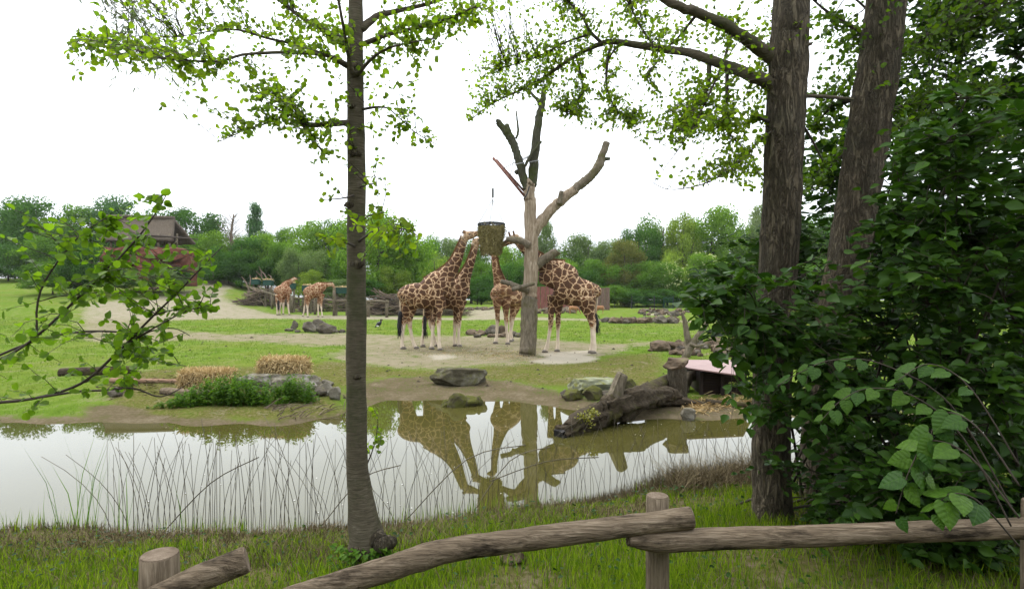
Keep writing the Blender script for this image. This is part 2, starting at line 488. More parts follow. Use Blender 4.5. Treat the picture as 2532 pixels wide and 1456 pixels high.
M['thatch'] = wood_mat('thatch', (0.060, 0.046, 0.033), (0.110, 0.088, 0.066), (0.16, 0.132, 0.102), (9, 3, 1), 3, 1.0, bdist=0.1)
M['red_board'] = wood_mat('red_board', (0.10, 0.035, 0.028), (0.18, 0.075, 0.062), (0.24, 0.12, 0.10), (6, 6, 0.6), 3, 0.4)
M['brown_board'] = wood_mat('brown_board', (0.07, 0.045, 0.035), (0.14, 0.095, 0.075), (0.2, 0.15, 0.12), (6, 6, 0.6), 3, 0.4)
M['trough'] = plain_mat('green_plastic', (0.010, 0.050, 0.034), 0.5, 0.2)
M['roof_sheet'] = plain_mat('faded_red_sheet', (0.24, 0.150, 0.135), 0.5, 0.12, 3.0)
M['dark_board'] = plain_mat('dark_stained_board', (0.022, 0.012, 0.009), 0.6, 0.3)
M['steel'] = plain_mat('galvanised_steel', (0.22, 0.22, 0.22), 0.45, 0.2, metal=0.6)
M['iron'] = plain_mat('dark_iron', (0.025, 0.026, 0.026), 0.55, 0.3)
M['boom'] = wood_mat('red_brown_pole', (0.09, 0.038, 0.03), (0.17, 0.085, 0.065), (0.24, 0.14, 0.11), (5, 5, 1), 3, 0.3)
M['hair'] = plain_mat('black_hair', (0.010, 0.009, 0.009), 0.6)
M['mane'] = stalk_mat('mane_hair', (0.11, 0.055, 0.024), (0.24, 0.13, 0.062))
M['hoof'] = plain_mat('hoof_horn', (0.115, 0.095, 0.075), 0.6)
M['eye'] = plain_mat('dark_eye', (0.006, 0.005, 0.004), 0.15, spec=0.6)
M['ear'] = plain_mat('pale_fur', (0.44, 0.35, 0.25), 0.8)
M['feather'] = plain_mat('black_feather', (0.010, 0.010, 0.012), 0.5)
M['white'] = plain_mat('white_feather', (0.6, 0.58, 0.55), 0.7)
M['bill'] = plain_mat('bird_wattle', (0.10, 0.028, 0.025), 0.6)
M['fence_metal'] = plain_mat('green_fence_metal', (0.010, 0.055, 0.045), 0.5)
M['clod'] = stalk_mat('dark_clod', (0.030, 0.024, 0.014), (0.10, 0.08, 0.05))
M['antelope'] = plain_mat('tan_fur', (0.27, 0.13, 0.06), 0.8)
M['endgrain'] = rock_mat('end_grain', (0.10, 0.072, 0.05), (0.19, 0.145, 0.105), (0.28, 0.22, 0.165), None, 0, 4.0)

# giraffe coat: dark patches parted by pale lines, pale plain shanks
def coat_mat(name, dark, edge, line, shank):
    m, nt, out = new_mat(name); n = N(nt)
    co = n("ShaderNodeAttribute", attribute_name='hide').outputs['Vector']
    wob = n("ShaderNodeVectorMath", {0: n("ShaderNodeTexNoise", {'Vector': co, 'Scale': 5.0, 'Detail': 2}).outputs[1], 1: (0.16, 0.16, 0.16)}, operation='MULTIPLY').outputs[0]
    cw = n("ShaderNodeVectorMath", {0: co, 1: wob}).outputs[0]
    def vor(scale):
        return n("ShaderNodeTexVoronoi", {'Vector': cw, 'Scale': scale, 'Randomness': 0.85}, feature='DISTANCE_TO_EDGE').outputs['Distance']
    at = n("ShaderNodeAttribute", attribute_name='coat')
    sep = n("ShaderNodeSeparateColor", {0: at.outputs['Color']})
    small = sep.outputs[0]; plain = sep.outputs[1]; head = sep.outputs[2]
    v1 = vor(4.3); v2 = vor(7.4)
    w = n.noise(co, 3.0, 2)
    p1 = n.rng(v1, 0.024, 0.046); p2 = n.rng(v2, 0.034, 0.070)
    pat = n.mix(small, p1, p2)
    inner = n.rng(n.math('ADD', v1, n.math('MULTIPLY', n.math('SUBTRACT', n.noise(co, 9, 4), 0.5), 0.12)), 0.03, 0.14)
    patch = n.mix(inner, edge, dark)
    patch = n.mix(n.rng(n.noise(co, 14, 4), 0.35, 0.7, 0, 0.35), patch, edge)
    cover = n.math('MULTIPLY', pat, n.math('SUBTRACT', 1.0, plain))
    ln = n.mix(n.rng(w, 0.3, 0.7), line, tuple(x * 0.78 for x in line))
    col = n.mix(cover, ln, patch)
    col = n.mix(plain, col, n.mix(n.rng(n.noise(co, 6, 4), 0.35, 0.65, 0, 0.5), shank, tuple(x * 0.7 for x in shank)))
    col = n.mix(n.math('MULTIPLY', head, 0.6), col, line)
    bs = n.bsdf(col, 0.75, n.bump(n.noise(co, 60, 3), 0.15, 0.01), 0.2)
    nt.links.new(bs.outputs[0], out.inputs[0])
    return m
M['coat'] = coat_mat('giraffe_coat', (0.046, 0.021, 0.011), (0.165, 0.074, 0.029), (0.52, 0.37, 0.225), (0.56, 0.46, 0.35))
M['coat_tan'] = coat_mat('tan_giraffe_coat', (0.085, 0.037, 0.016), (0.20, 0.095, 0.040), (0.48, 0.335, 0.195), (0.56, 0.46, 0.35))
M['coat_far'] = coat_mat('russet_giraffe_coat', (0.14, 0.055, 0.022), (0.20, 0.085, 0.035), (0.50, 0.36, 0.23), (0.56, 0.46, 0.35))

# ------------------------------------------------------------------ the ground
def inside(px, py, poly):
    r = np.zeros(px.shape, bool); n = len(poly)
    for i in range(n):
        x1, y1 = poly[i]; x2, y2 = poly[(i + 1) % n]
        c = ((y1 > py) != (y2 > py)) & (px < (x2 - x1) * (py - y1) / (y2 - y1 + 1e-9) + x1)
        r ^= c
    return r

SAND_POLYS = [
    [(200, 796), (212, 750), (264, 744), (400, 738), (470, 722), (500, 708), (468, 693), (560, 692), (600, 703), (560, 718), (552, 736), (600, 758), (680, 778),
     (860, 781), (1000, 783), (1150, 786), (1330, 784), (1500, 790), (1640, 792), (1900, 797), (1900, 800), (1500, 795), (1330, 791), (1000, 791), (700, 789), (560, 788), (430, 792), (380, 803), (420, 814), (560, 826),
     (860, 824), (1000, 829), (1150, 830), (1300, 833), (1400, 843), (1480, 850), (1640, 846), (1560, 858), (1520, 872), (1440, 890), (1300, 897), (1080, 915), (960, 912),
     (840, 892), (800, 885), (860, 866), (860, 856), (620, 846), (470, 838), (380, 846), (264, 848), (205, 838)],
    [(1150, 766), (1230, 762), (1262, 772), (1250, 787), (1160, 786)],
    [(1585, 776), (1660, 772), (1665, 779), (1610, 781)],
    [(264, 752), (340, 742), (440, 724), (462, 715), (466, 720), (380, 744)],
]
MUD_POLYS = [[(840, 985), (880, 950), (960, 935), (1080, 928), (1250, 940), (1330, 957), (1400, 968), (1480, 990), (1560, 1000), (1760, 990), (1900, 985), (1900, 1045), (1500, 1045), (1190, 1000), (960, 1000)],
             [(200, 1060), (200, 1000), (290, 998), (380, 1022), (520, 1040), (760, 1040), (640, 1062)]]
DRY_POLYS = [[(800, 890), (960, 912), (1080, 915), (1300, 897), (1440, 890), (1640, 870), (1640, 960), (1500, 960), (1330, 957), (1250, 940), (960, 932), (850, 960), (760, 930)],
             [(264, 930), (460, 905), (640, 905), (850, 900), (850, 1040), (264, 1045)]]
PALE_POLYS = [[(1335, 872), (1395, 869), (1470, 868), (1488, 874), (1440, 878), (1480, 884), (1468, 892), (1380, 899), (1310, 893), (1360, 886)], [(1060, 880), (1120, 876), (1130, 884), (1070, 889)]]

def masks(X, Y, Z):
    Yc = np.maximum(Y, 1.0)
    w1 = (fbm(X * 0.7, Y * 0.7, 31, 4) - 0.5); w2 = (fbm(X * 0.7, Y * 0.7, 41, 4) - 0.5)
    amp = np.clip(260.0 / Yc, 3, 40)
    px = CX + X / Yc * F + w1 * amp * 3
    py = HY + (CZ - Z) / Yc * F + w2 * amp * 0.9
    far = Y > 9.0
    def any_(polys):
        r = np.zeros(X.shape, bool)
        for p in polys: r |= inside(px, py, p)
        return (r & far).astype(float)
    sand = any_(SAND_POLYS); mud = any_(MUD_POLYS); dry = any_(DRY_POLYS); pale = any_(PALE_POLYS)
    pale = np.maximum(pale, 0.36 * sand * np.clip((Y - 36) / 10, 0, 1))
    u = X / np.maximum(Y, 1.5)
    sF = Y - np.interp(u, fu, fY); sN = np.interp(u, nu, nY) - Y
    shore = np.maximum(np.clip(1.1 - sF / 0.6, 0, 1) * (sF > -3), np.clip(1.1 - sN / 0.55, 0, 1) * (sN > -3))
    mud = np.maximum(mud, shore)
    dry = np.maximum(dry, (Y < 9) & (sN > 0)); mud = np.maximum(mud, 0.42 * ((Y < 9) & (sN > 0)))
    return sand, mud, dry, pale

rowsY = np.concatenate([np.arange(-30, 1, 1.5), np.arange(1, 4.5, 0.16), np.arange(4.5, 17, 0.075), 17 * np.exp(np.arange(0, math.log(130 / 17), 0.0085)), np.array([135, 150, 180, 230, 300, 450, 800])])
colsU = np.linspace(-1, 1, 520); colsU = np.sign(colsU) * (0.75 * np.abs(colsU) + 0.25 * np.abs(colsU) ** 3)
YY = np.repeat(rowsY[:, None], len(colsU), 1)
XX = colsU[None, :] * (np.maximum(rowsY, 0)[:, None] * 1.25 + 10)
ZZ = zg(XX, YY)
nr, nc = YY.shape
idx = np.arange(nr * nc).reshape(nr, nc)
faces = np.stack([idx[:-1, :-1], idx[:-1, 1:], idx[1:, 1:], idx[1:, :-1]], -1).reshape(-1, 4)
gme = mesh_np('ground', np.stack([XX, YY, ZZ], -1).reshape(-1, 3), faces, True)
sa, mu, dr, pa = masks(XX, YY, ZZ)
def soften(a, n):
    for _ in range(n):
        b = np.pad(a, 1, mode='edge')
        a = (b[:-2, 1:-1] + b[2:, 1:-1] + b[1:-1, :-2] + b[1:-1, 2:] + 2 * a) / 6
    return a
sa, mu, dr, pa = soften(sa, 16), soften(mu, 7), soften(dr, 16), soften(pa, 3)
ca = gme.attributes.new('soil', 'FLOAT_COLOR', 'POINT')
ca.data.foreach_set('color', np.stack([sa, mu, dr, pa], -1).astype(np.float32).ravel())

def ground_mat():
    m, nt, out = new_mat('meadow_ground'); n = N(nt)
    co = n.coord('Object')
    at = n("ShaderNodeAttribute", attribute_name='soil')
    sep = n("ShaderNodeSeparateColor", {0: at.outputs['Color']})
    big = n.noise(co, 0.35, 5, 0.6); med = n.noise(co, 1.7, 6, 0.65); fine = n.noise(co, 14, 6, 0.7); grit = n.noise(co, 60, 4, 0.7)
    grass = n.ramp(n.math('ADD', n.math('MULTIPLY', med, 0.6), n.math('MULTIPLY', fine, 0.4)), [(0.33, (0.060, 0.100, 0.014)), (0.5, (0.092, 0.148, 0.019)), (0.68, (0.130, 0.175, 0.032))])
    yel = n.mix(n.rng(big, 0.42, 0.62, 0, 0.6), grass, (0.125, 0.145, 0.030))
    # worn, browner turf
    worn = n.ramp(fine, [(0.33, (0.050, 0.058, 0.012)), (0.5, (0.095, 0.092, 0.026)), (0.68, (0.165, 0.135, 0.066))])
    dm = n.rng(n.math('ADD', n.math('MULTIPLY', sep.outputs[2], 0.42), n.math('ADD', n.math('MULTIPLY', med, 0.7), n.math('MULTIPLY', fine, 0.3))), 0.60, 0.92)
    c = n.mix(dm, yel, worn)
    sand = n.ramp(n.math('ADD', n.math('MULTIPLY', med, 0.5), n.math('MULTIPLY', grit, 0.5)), [(0.32, (0.125, 0.105, 0.066)), (0.5, (0.185, 0.159, 0.104)), (0.68, (0.25, 0.218, 0.15))])
    sand = n.mix(n.rng(n.noise(co, 26, 5, 0.8), 0.62, 0.7, 0, 0.7), sand, (0.075, 0.060, 0.036))
    sm = n.rng(n.math('ADD', n.math('MULTIPLY', sep.outputs[0], 0.85), n.math('ADD', n.math('MULTIPLY', n.math('SUBTRACT', fine, 0.5), 1.9), n.math('MULTIPLY', n.math('SUBTRACT', med, 0.5), 2.4))), 0.10, 0.85)
    c = n.mix(sm, c, sand)
    pale = n.mix(med, (0.25, 0.22, 0.17), (0.36, 0.325, 0.26))
    c = n.mix(n.rng(n.math('ADD', at.outputs['Alpha'], n.math('MULTIPLY', n.math('SUBTRACT', fine, 0.5), 0.9)), 0.1, 0.9, 0, 0.9), c, pale)
    mud = n.ramp(n.math('ADD', n.math('MULTIPLY', med, 0.5), n.math('MULTIPLY', fine, 0.5)), [(0.3, (0.050, 0.037, 0.020)), (0.5, (0.105, 0.083, 0.050)), (0.7, (0.18, 0.15, 0.10))])
    mm = n.rng(n.math('ADD', n.math('MULTIPLY', sep.outputs[1], 0.9), n.math('ADD', n.math('MULTIPLY', n.math('SUBTRACT', fine, 0.5), 1.8), n.math('MULTIPLY', n.math('SUBTRACT', med, 0.5), 1.6))), 0.2, 0.8)
    c = n.mix(mm, c, mud)
    h = n.math('ADD', n.math('MULTIPLY', fine, 0.7), n.math('MULTIPLY', grit, 0.4))
    bs = n.bsdf(c, 0.9, n.bump(h, 0.8, 0.05), 0.0)
    nt.links.new(bs.outputs[0], out.inputs[0])
    return m
go = link('ground', gme, ground_mat())
tag(go, 'grassy enclosure ground with sandy paths and muddy pond banks', 'ground', kind='structure')

def water_mat():
    m, nt, out = new_mat('murky_water'); n = N(nt)
    co = n.coord('Object')
    nz = n.noise(co, 1.1, 3, 0.5)
    col = n.mix(n.noise(co, 0.5, 3), (0.050, 0.046, 0.012), (0.066, 0.060, 0.016))
    bs = n.bsdf(col, 0.015, n.bump(nz, 0.02, 0.005), 0.5)
    bs.inputs['IOR'].default_value = 1.38
    nt.links.new(bs.outputs[0], out.inputs[0])
    return m
wme = mesh_np('pond_water', [(-60, 3, 0), (60, 3, 0), (60, 19, 0), (-60, 19, 0)], [[0, 1, 2, 3]])
wo_ = link('pond_water', wme, water_mat())
tag(wo_, 'still olive green pond mirroring the white sky', 'pond', kind='structure')

# ------------------------------------------------------------------ leaves, twigs, sprays
def leaf_template(kind):
    """two half blades folded along the midrib, unit length along +x"""
    if kind == 'round': e = [(0.12, 0.26), (0.45, 0.43), (0.82, 0.36)]
    elif kind == 'oval': e = [(0.12, 0.21), (0.42, 0.34), (0.76, 0.20)]
    elif kind == 'heart': e = [(-0.10, 0.28), (0.28, 0.43), (0.72, 0.22)]
    elif kind == 'narrow': e = [(0.2, 0.06), (0.5, 0.085), (0.8, 0.05)]
    elif kind == 'fine': e = [(0.2, 0.022), (0.5, 0.026), (0.8, 0.018)]
    elif kind == 'straw': e = [(0.2, 0.045), (0.5, 0.05), (0.8, 0.04)]
    z = 0.10 if kind not in ('narrow', 'fine', 'straw') else 0.03
    v = [(0, 0, 0)] + [(x, y, z * y / 0.3) for x, y in e] + [(1, 0, -0.08)] + [(x, -y, z * y / 0.3) for x, y in e[::-1]]
    f = [[0, 4, 3, 2, 1], [0, 7, 6, 5, 4]]
    return np.array(v, float), np.array(f)
TPL = {k: leaf_template(k) for k in ('round', 'oval', 'heart', 'narrow', 'fine', 'straw')}
def broad_template():
    '''large heart shaped leaf: midrib, two inner and two outer rows, drooping tip, raised ribs'''
    st = [(-.02, .0), (-.11, .17), (-.10, .30), (.03, .41), (.20, .455), (.38, .43), (.55, .35), (.72, .23), (.87, .10), (1.0, .0)]
    mid = np.linspace(0, 1, len(st)); v = []
    for side in (1, -1):
        for k, (x, y) in enumerate(st):
            mx = mid[k]; zm = -.22 * mx ** 2
            for j, w in enumerate((0, .5, 1)):
                px = mx + (x - mx) * w; py = y * w
                v.append((px, side * py, zm + .16 * py - .30 * py * py + (.012 if k % 2 else -.012) * w * (1 if y else 0)))
    f = []
    n = len(st)
    for sd in (0, 1):
        b = sd * n * 3
        for k in range(n - 1):
            for j in range(2):
                q = [b + k * 3 + j, b + (k + 1) * 3 + j, b + (k + 1) * 3 + j + 1, b + k * 3 + j + 1]
                f.append(q if sd else q[::-1])
    return np.array(v, float), np.array(f)
TPL['broad'] = broad_template()
TPL_ME = {}

def norm(a): return a / np.maximum(np.linalg.norm(a, axis=-1, keepdims=True), 1e-9)

def leaf_frames(pos, d, nrm, size):
    d = norm(d); nn = norm(nrm - d * np.sum(nrm * d, 1, keepdims=True)); s = np.cross(nn, d)
    return d, s, nn

def leaf_mesh(name, pos, d, nrm, size, kind, org):
    v, f = TPL[kind]
    d, s, nn = leaf_frames(pos, d, nrm, size)
    V = pos[:, None, :] - np.array(org)[None, None, :] + size[:, None, None] * (v[None, :, 0:1] * d[:, None, :] + v[None, :, 1:2] * s[:, None, :] + v[None, :, 2:3] * nn[:, None, :])
    Fc = f[None] + (np.arange(len(pos)) * len(v))[:, None, None]
    return mesh_np(name, V.reshape(-1, 3), Fc.reshape(-1, f.shape[1]), kind == 'broad')

def add_leaves(root, pos, d, nrm, size, kind, mat, n_single=300):
    """the leaves that show largest as single parts, the rest as one mass"""
    pos = np.asarray(pos); d = np.asarray(d); nrm = np.asarray(nrm); size = np.asarray(size)
    px = CX + pos[:, 0] / pos[:, 1] * F; py = HY - (pos[:, 2] - CZ) / pos[:, 1] * F
    vis = (px > -5) & (px < 2540) & (py > -5) & (py < 1460) & (pos[:, 1] > 0.5)
    sc = np.where(vis, size / pos[:, 1], -1)
    order = np.argsort(-sc)
    single = order[:n_single]; single = single[sc[single] > 0]
    rest = np.setdiff1d(np.arange(len(pos)), single)
    key = (kind, mat.name)
    if key not in TPL_ME:
        v, f = TPL[kind]
        me = mesh_np('leaf', v, f, kind == 'broad'); me.materials.append(mat); TPL_ME[key] = me
    me = TPL_ME[key]
    dd, ss, nn = leaf_frames(pos, d, nrm, size)
    org = np.array(ORG[root.name])
    for i in single:
        o = bpy.data.objects.new('leaf', me); COL.objects.link(o); o.parent = root
        k = size[i]
        m = Matrix(((dd[i, 0] * k, ss[i, 0] * k, nn[i, 0] * k, pos[i, 0] - org[0]), (dd[i, 1] * k, ss[i, 1] * k, nn[i, 1] * k, pos[i, 1] - org[1]),
                    (dd[i, 2] * k, ss[i, 2] * k, nn[i, 2] * k, pos[i, 2] - org[2]), (0, 0, 0, 1)))
        o.matrix_local = m
    if len(rest):
        link('foliage', leaf_mesh('foliage', pos[rest], d[rest], nrm[rest], size[rest], kind, org), mat, root, 'stuff')

def spray(limb_pts, regions, size, per=7, yspread=0.5, droop=0.25, seed=1, up=0.7):
    """twigs from the limbs out to picture regions (cx, cy, rx, ry, leaf count, depth), leaves along them"""
    r = np.random.default_rng(seed)
    L = np.array([tuple(p) for p in limb_pts])
    tw, pos, dr_, nm, sz = [], [], [], [], []
    for (cx, cy, rx, ry, cnt, Yc) in regions:
        for _ in range(max(1, int(cnt / per))):
            a = r.uniform(0, 2 * math.pi); q = math.sqrt(r.uniform(0, 1))
            Y = Yc + r.normal(0, yspread)
            tip = np.array(P(cx + rx * q * math.cos(a), cy + ry * q * math.sin(a), max(Y, 1.2)))
            dv_ = (L - tip) * np.array([1.0, 0.35, 1.0])        # along the view a twig may reach further
            dist = np.linalg.norm(dv_, axis=1) + r.uniform(0, 0.2, len(L)) + 0.25 * np.maximum(0, tip[1] * 0 + L[:, 2] * 0)
            st = L[np.argmin(dist)]
            v = tip - st; ln = np.linalg.norm(v)
            lim = .62 if cy > -20 else 1.5
            if ln > lim:
                tip = st + v * (lim / ln); v = tip - st; ln = np.linalg.norm(v)
            mid = st + v * 0.5 + np.array([0, 0, 0.12 * ln]) + r.normal(0, 0.13, 3) * ln
            pts = []
            for t in np.linspace(0, 1, 6):
                p = (1 - t) ** 2 * st + 2 * t * (1 - t) * mid + t * t * tip
                p = p + r.normal(0, 0.012, 3) * (t > 0) * min(1, ln); pts.append(p)
            tw.append((pts, 0.0018 + 0.0028 * min(1.5, ln)))
            lo = max(0.0, 1 - 0.55 / max(ln, 0.05))
            for k in range(per):
                t = lo + (1 - lo) * (k + r.uniform(0, 1)) / per
                j = min(int(t * 5), 4); p = pts[j] + (pts[j + 1] - pts[j]) * (t * 5 - j)
                td = (pts[j + 1] - pts[j]); td = td / (np.linalg.norm(td) + 1e-6)
                ld = td * 0.5 + r.normal(0, 0.65, 3) + np.array([0, 0, -droop])
                ld /= np.linalg.norm(ld)
                s = size * r.uniform(0.6, 1.25)
                pos.append(p + ld * s * 0.15); dr_.append(ld)
                nm.append(np.array([0, -0.25, up]) + r.normal(0, 0.6, 3)); sz.append(s)
    return tw, np.array(pos), np.array(dr_), np.array(nm), np.array(sz)

def twigs_part(root, tw, mat):
    m = MB()
    for pts, r0 in tw:
        m.tube(pts, list(np.linspace(r0, 0.0012, len(pts))), 3, caps=False)
    return m.build('twigs', mat, root, kind='stuff')

def limb(root, pix, mat, name='branch', seed=0, per=5, seg=8, rough=0.12, ridge=0.0):
    """pix: (px, py, half width in px, depth) down the limb"""
    A = cat_rom(pix, per)
    pts = [P(a[0], a[1], a[3]) for a in A]
    rad = [max(0.002, a[2] * a[3] / F) for a in A]
    rr = random.Random(seed)
    pts = [p + Vector((rr.gauss(0, 1), rr.gauss(0, 1), rr.gauss(0, 1))) * min(r * 0.08, 0.010) for p, r in zip(pts, rad)]
    MB().tube(pts, rad, seg if max(rad) < .15 else max(seg, 20), rough, seed, True, 3.0, ridge or (.13 if max(rad) > .15 else .05)).build(name, mat, root, True)
    return pts

# ------------------------------------------------------------------ trees beyond the enclosure
def far_crown(seed, shape='round', n=15000):
    r = np.random.default_rng(seed)
    nl = 40
    lob = []
    while len(lob) < nl:
        p = r.normal(0, 1, 3); p /= np.linalg.norm(p); p *= r.uniform(0.5, 0.95)
        if shape == 'cone':
            z = r.uniform(-1, 1); w = (1 - z) / 2 * 0.8 + 0.08; a = r.uniform(0, 6.28); p = np.array([math.cos(a) * w * 0.8, math.sin(a) * w * 0.8, z * 0.95])
            lob.append((p, r.uniform(0.16, 0.28)))
        elif shape == 'tall':
            p = p * np.array([0.85, 0.85, 1.0]); lob.append((p, r.uniform(0.2, 0.36)))
        elif shape == 'airy':
            lob.append((p, r.uniform(0.15, 0.32)))
        else:
            if p[2] < -0.6: continue
            lob.append((p, r.uniform(0.14, 0.40)))
    if shape != 'airy': lob.append((np.array([0, 0, 0.0]), 0.6))
    w = np.array([l[1] ** 2 for l in lob]); w /= w.sum()
    ids = r.choice(len(lob), n, p=w)
    C = np.array([l[0] for l in lob])[ids]; Rr = np.array([l[1] for l in lob])[ids]
    dd = norm(r.normal(0, 1, (n, 3)))
    rad = Rr * (r.uniform(0, 1, n) ** 0.35) * r.uniform(0.8, 1.12, n)
    pos = C + dd * rad[:, None] * np.array([1, 1, 0.8])
    d = norm(np.cross(dd, r.normal(0, 1, (n, 3))) + np.array([0, 0, -0.3]))
    nrm = norm(dd + r.normal(0, 0.45, (n, 3)) + np.array([0, 0, 0.35]))
    s = r.uniform(0.035, 0.07, n)
    dv, sv, nv = leaf_frames(pos, d, nrm, s)
    quad = np.array([(-0.5, 0, 0), (0, 0.36, 0.08), (0.5, 0, 0), (0, -0.36, 0.08)])
    V = pos[:, None, :] + s[:, None, None] * (quad[None, :, 0:1] * dv[:, None, :] + quad[None, :, 1:2] * sv[:, None, :] + quad[None, :, 2:3] * nv[:, None, :])
    Fc = np.arange(n * 4).reshape(n, 4)
    me = mesh_np('crown', V.reshape(-1, 3), Fc)
    me.materials.append(M['far_leaf'])
    return me
CROWN = {'round': [far_crown(s) for s in (1, 2, 3, 4)], 'tall': [far_crown(s, 'tall') for s in (11, 12)], 'cone': [far_crown(21, 'cone', 9000)], 'airy': [far_crown(s, 'airy', 4200) for s in (31, 32)]}
def far_trunk(seed):
    rr = random.Random(seed); m = MB()
    m.tube([(0, 0, 0), (0.02, 0, 0.3), (-0.02, 0.01, 0.7), (0, 0, 1.0)], [0.05, 0.036, 0.026, 0.012], 7)
    for k in range(5):
        a = rr.uniform(0, 6.28); z = rr.uniform(0.25, 0.7); L = rr.uniform(0.25, 0.4)
        m.tube([(0, 0, z), (math.cos(a) * L * 0.6, math.sin(a) * L * 0.6, z + L * 0.4), (math.cos(a) * L, math.sin(a) * L, z + L)], [0.018, 0.012, 0.004], 5)
    me = m.mesh('trunk', smooth=True); me.materials.append(M['twig'])
    return me
TRUNKS = [far_trunk(s) for s in (1, 2, 3)]

TINT = {'mid': (0.068, 0.132, 0.024), 'bright': (0.100, 0.178, 0.026), 'dark': (0.040, 0.090, 0.022), 'yellow': (0.130, 0.185, 0.034), 'grey': (0.092, 0.132, 0.060),
        'pale': (0.13, 0.17, 0.085), 'blue': (0.050, 0.100, 0.046), 'brown': (0.095, 0.102, 0.036)}
TWORD = {'mid': 'mid green', 'bright': 'bright green', 'dark': 'dark green', 'yellow': 'yellow green', 'grey': 'grey green', 'pale': 'pale green', 'blue': 'blue green', 'brown': 'brownish green'}
LANDM = [(60, 'far left of the thatched hut'), (264, 'left of the thatched hut'), (400, 'behind the thatched hut'), (560, 'beside the crest of the sand path'), (690, 'behind the tangle of dead branches'), (800, 'behind the two distant giraffes'),
         (905, 'behind the slim grey alder trunk'), (1010, 'behind the dead brushwood heap'), (1130, 'behind the paired giraffes'), (1235, 'behind the hanging hay basket'), (1330, 'behind the dead feeding tree'),
         (1420, 'behind the red board wall'), (1510, 'behind the rightmost giraffe'), (1600, 'behind the row of rocks'), (1700, 'left of the thick alder trunk'), (1800, 'close left of the thick alder trunk'),
         (1900, 'behind the thick alder trunk'), (2100, 'behind the leaning second alder trunk'), (9999, 'beyond the dogwood shrub')]
USED = {}
ORD = ['first ', 'second ', 'third ', 'fourth ', 'fifth ', 'sixth ', 'seventh ']
def far_label(px, top, bot, wpx, Y, tint, shape='round', flower=False):
    where = next(t for lim, t in LANDM if px <= lim)
    form = {'round': 'bushy ', 'tall': 'tall ', 'cone': 'conical ', 'airy': 'feathery '}[shape]
    return f"{'white flowering ' if flower else ''}{TWORD[tint]} {form}{'shrub' if bot - top < 125 else 'tree'} {where}"

def far_tree(px, top, bot, wpx, Y, tint, shape='round', flower=False):
    X = (px - CX) / F * Y
    base = gz(X, Y)
    ztop = CZ + (HY - top) / F * Y
    zb = max(base, CZ + (HY - bot) / F * Y)
    w = wpx * Y / F / 2 * 1.3
    low = bot - top < 125
    where = next(t for lim, t in LANDM if px <= lim)
    form = {'round': 'bushy ', 'tall': 'tall ', 'cone': 'conical ', 'airy': 'feathery '}[shape]
    kind = 'shrub' if low else 'tree'
    lab = f"{'white flowering ' if flower else ''}{TWORD[tint]} {form}{kind} {where}"
    k = USED.get(lab, 0); USED[lab] = k + 1
    if TOTAL[lab] > 1: lab = f"{ORD[k]}from the left, {lab}"
    root = thing('shrub' if low else 'broadleaf_tree' if shape != 'cone' else 'conifer_tree', lab, kind, (X, Y, base - 0.1), 'trees and shrubs beyond the enclosure')
    rr = random.Random(int(px * 7 + top))
    hgt = (ztop - zb) / 2
    c = link('crown', rr.choice(CROWN[shape]), None, root)
    c.location = (0, 0, (zb + ztop) / 2 - base + 0.1)
    c.scale = (w, w * 0.9, hgt * 1.05)
    c.rotation_euler = (0, 0, rr.uniform(0, 6.28))
    t = TINT[tint]; j = rr.uniform(0.88, 1.12)
    c.color = (t[0] * j, t[1] * j, t[2] * j, 1)
    tr = link('trunk', rr.choice(TRUNKS), None, root)
    tr.scale = (hgt * 0.9, hgt * 0.9, (ztop - base) * 0.82)
    if flower:
        r = np.random.default_rng(int(px)); n_ = 130
        d = norm(r.normal(0, 1, (n_, 3)) + np.array([0, -0.7, 0.5])); cl = norm(r.normal(0, 1, (9, 3)) + np.array([0, -0.9, 0.4]))
        d = norm(cl[r.integers(0, 9, n_)] + r.normal(0, 0.22, (n_, 3)))
        pos = d * np.array([w, w * 0.9, hgt]) * 0.98 + np.array([0, 0, (zb + ztop) / 2 - base + 0.1])
        link('blossom', leaf_mesh('blossom', pos, norm(r.normal(0, 1, (n_, 3))), d + r.normal(0, 0.4, (n_, 3)), np.full(n_, 0.34), 'round', (0, 0, 0)), M['blossom'], root, 'stuff')
    return root
M['blossom'] = stalk_mat('cream_blossom', (0.20, 0.25, 0.09), (0.36, 0.38, 0.20), 0.8, 0.3)

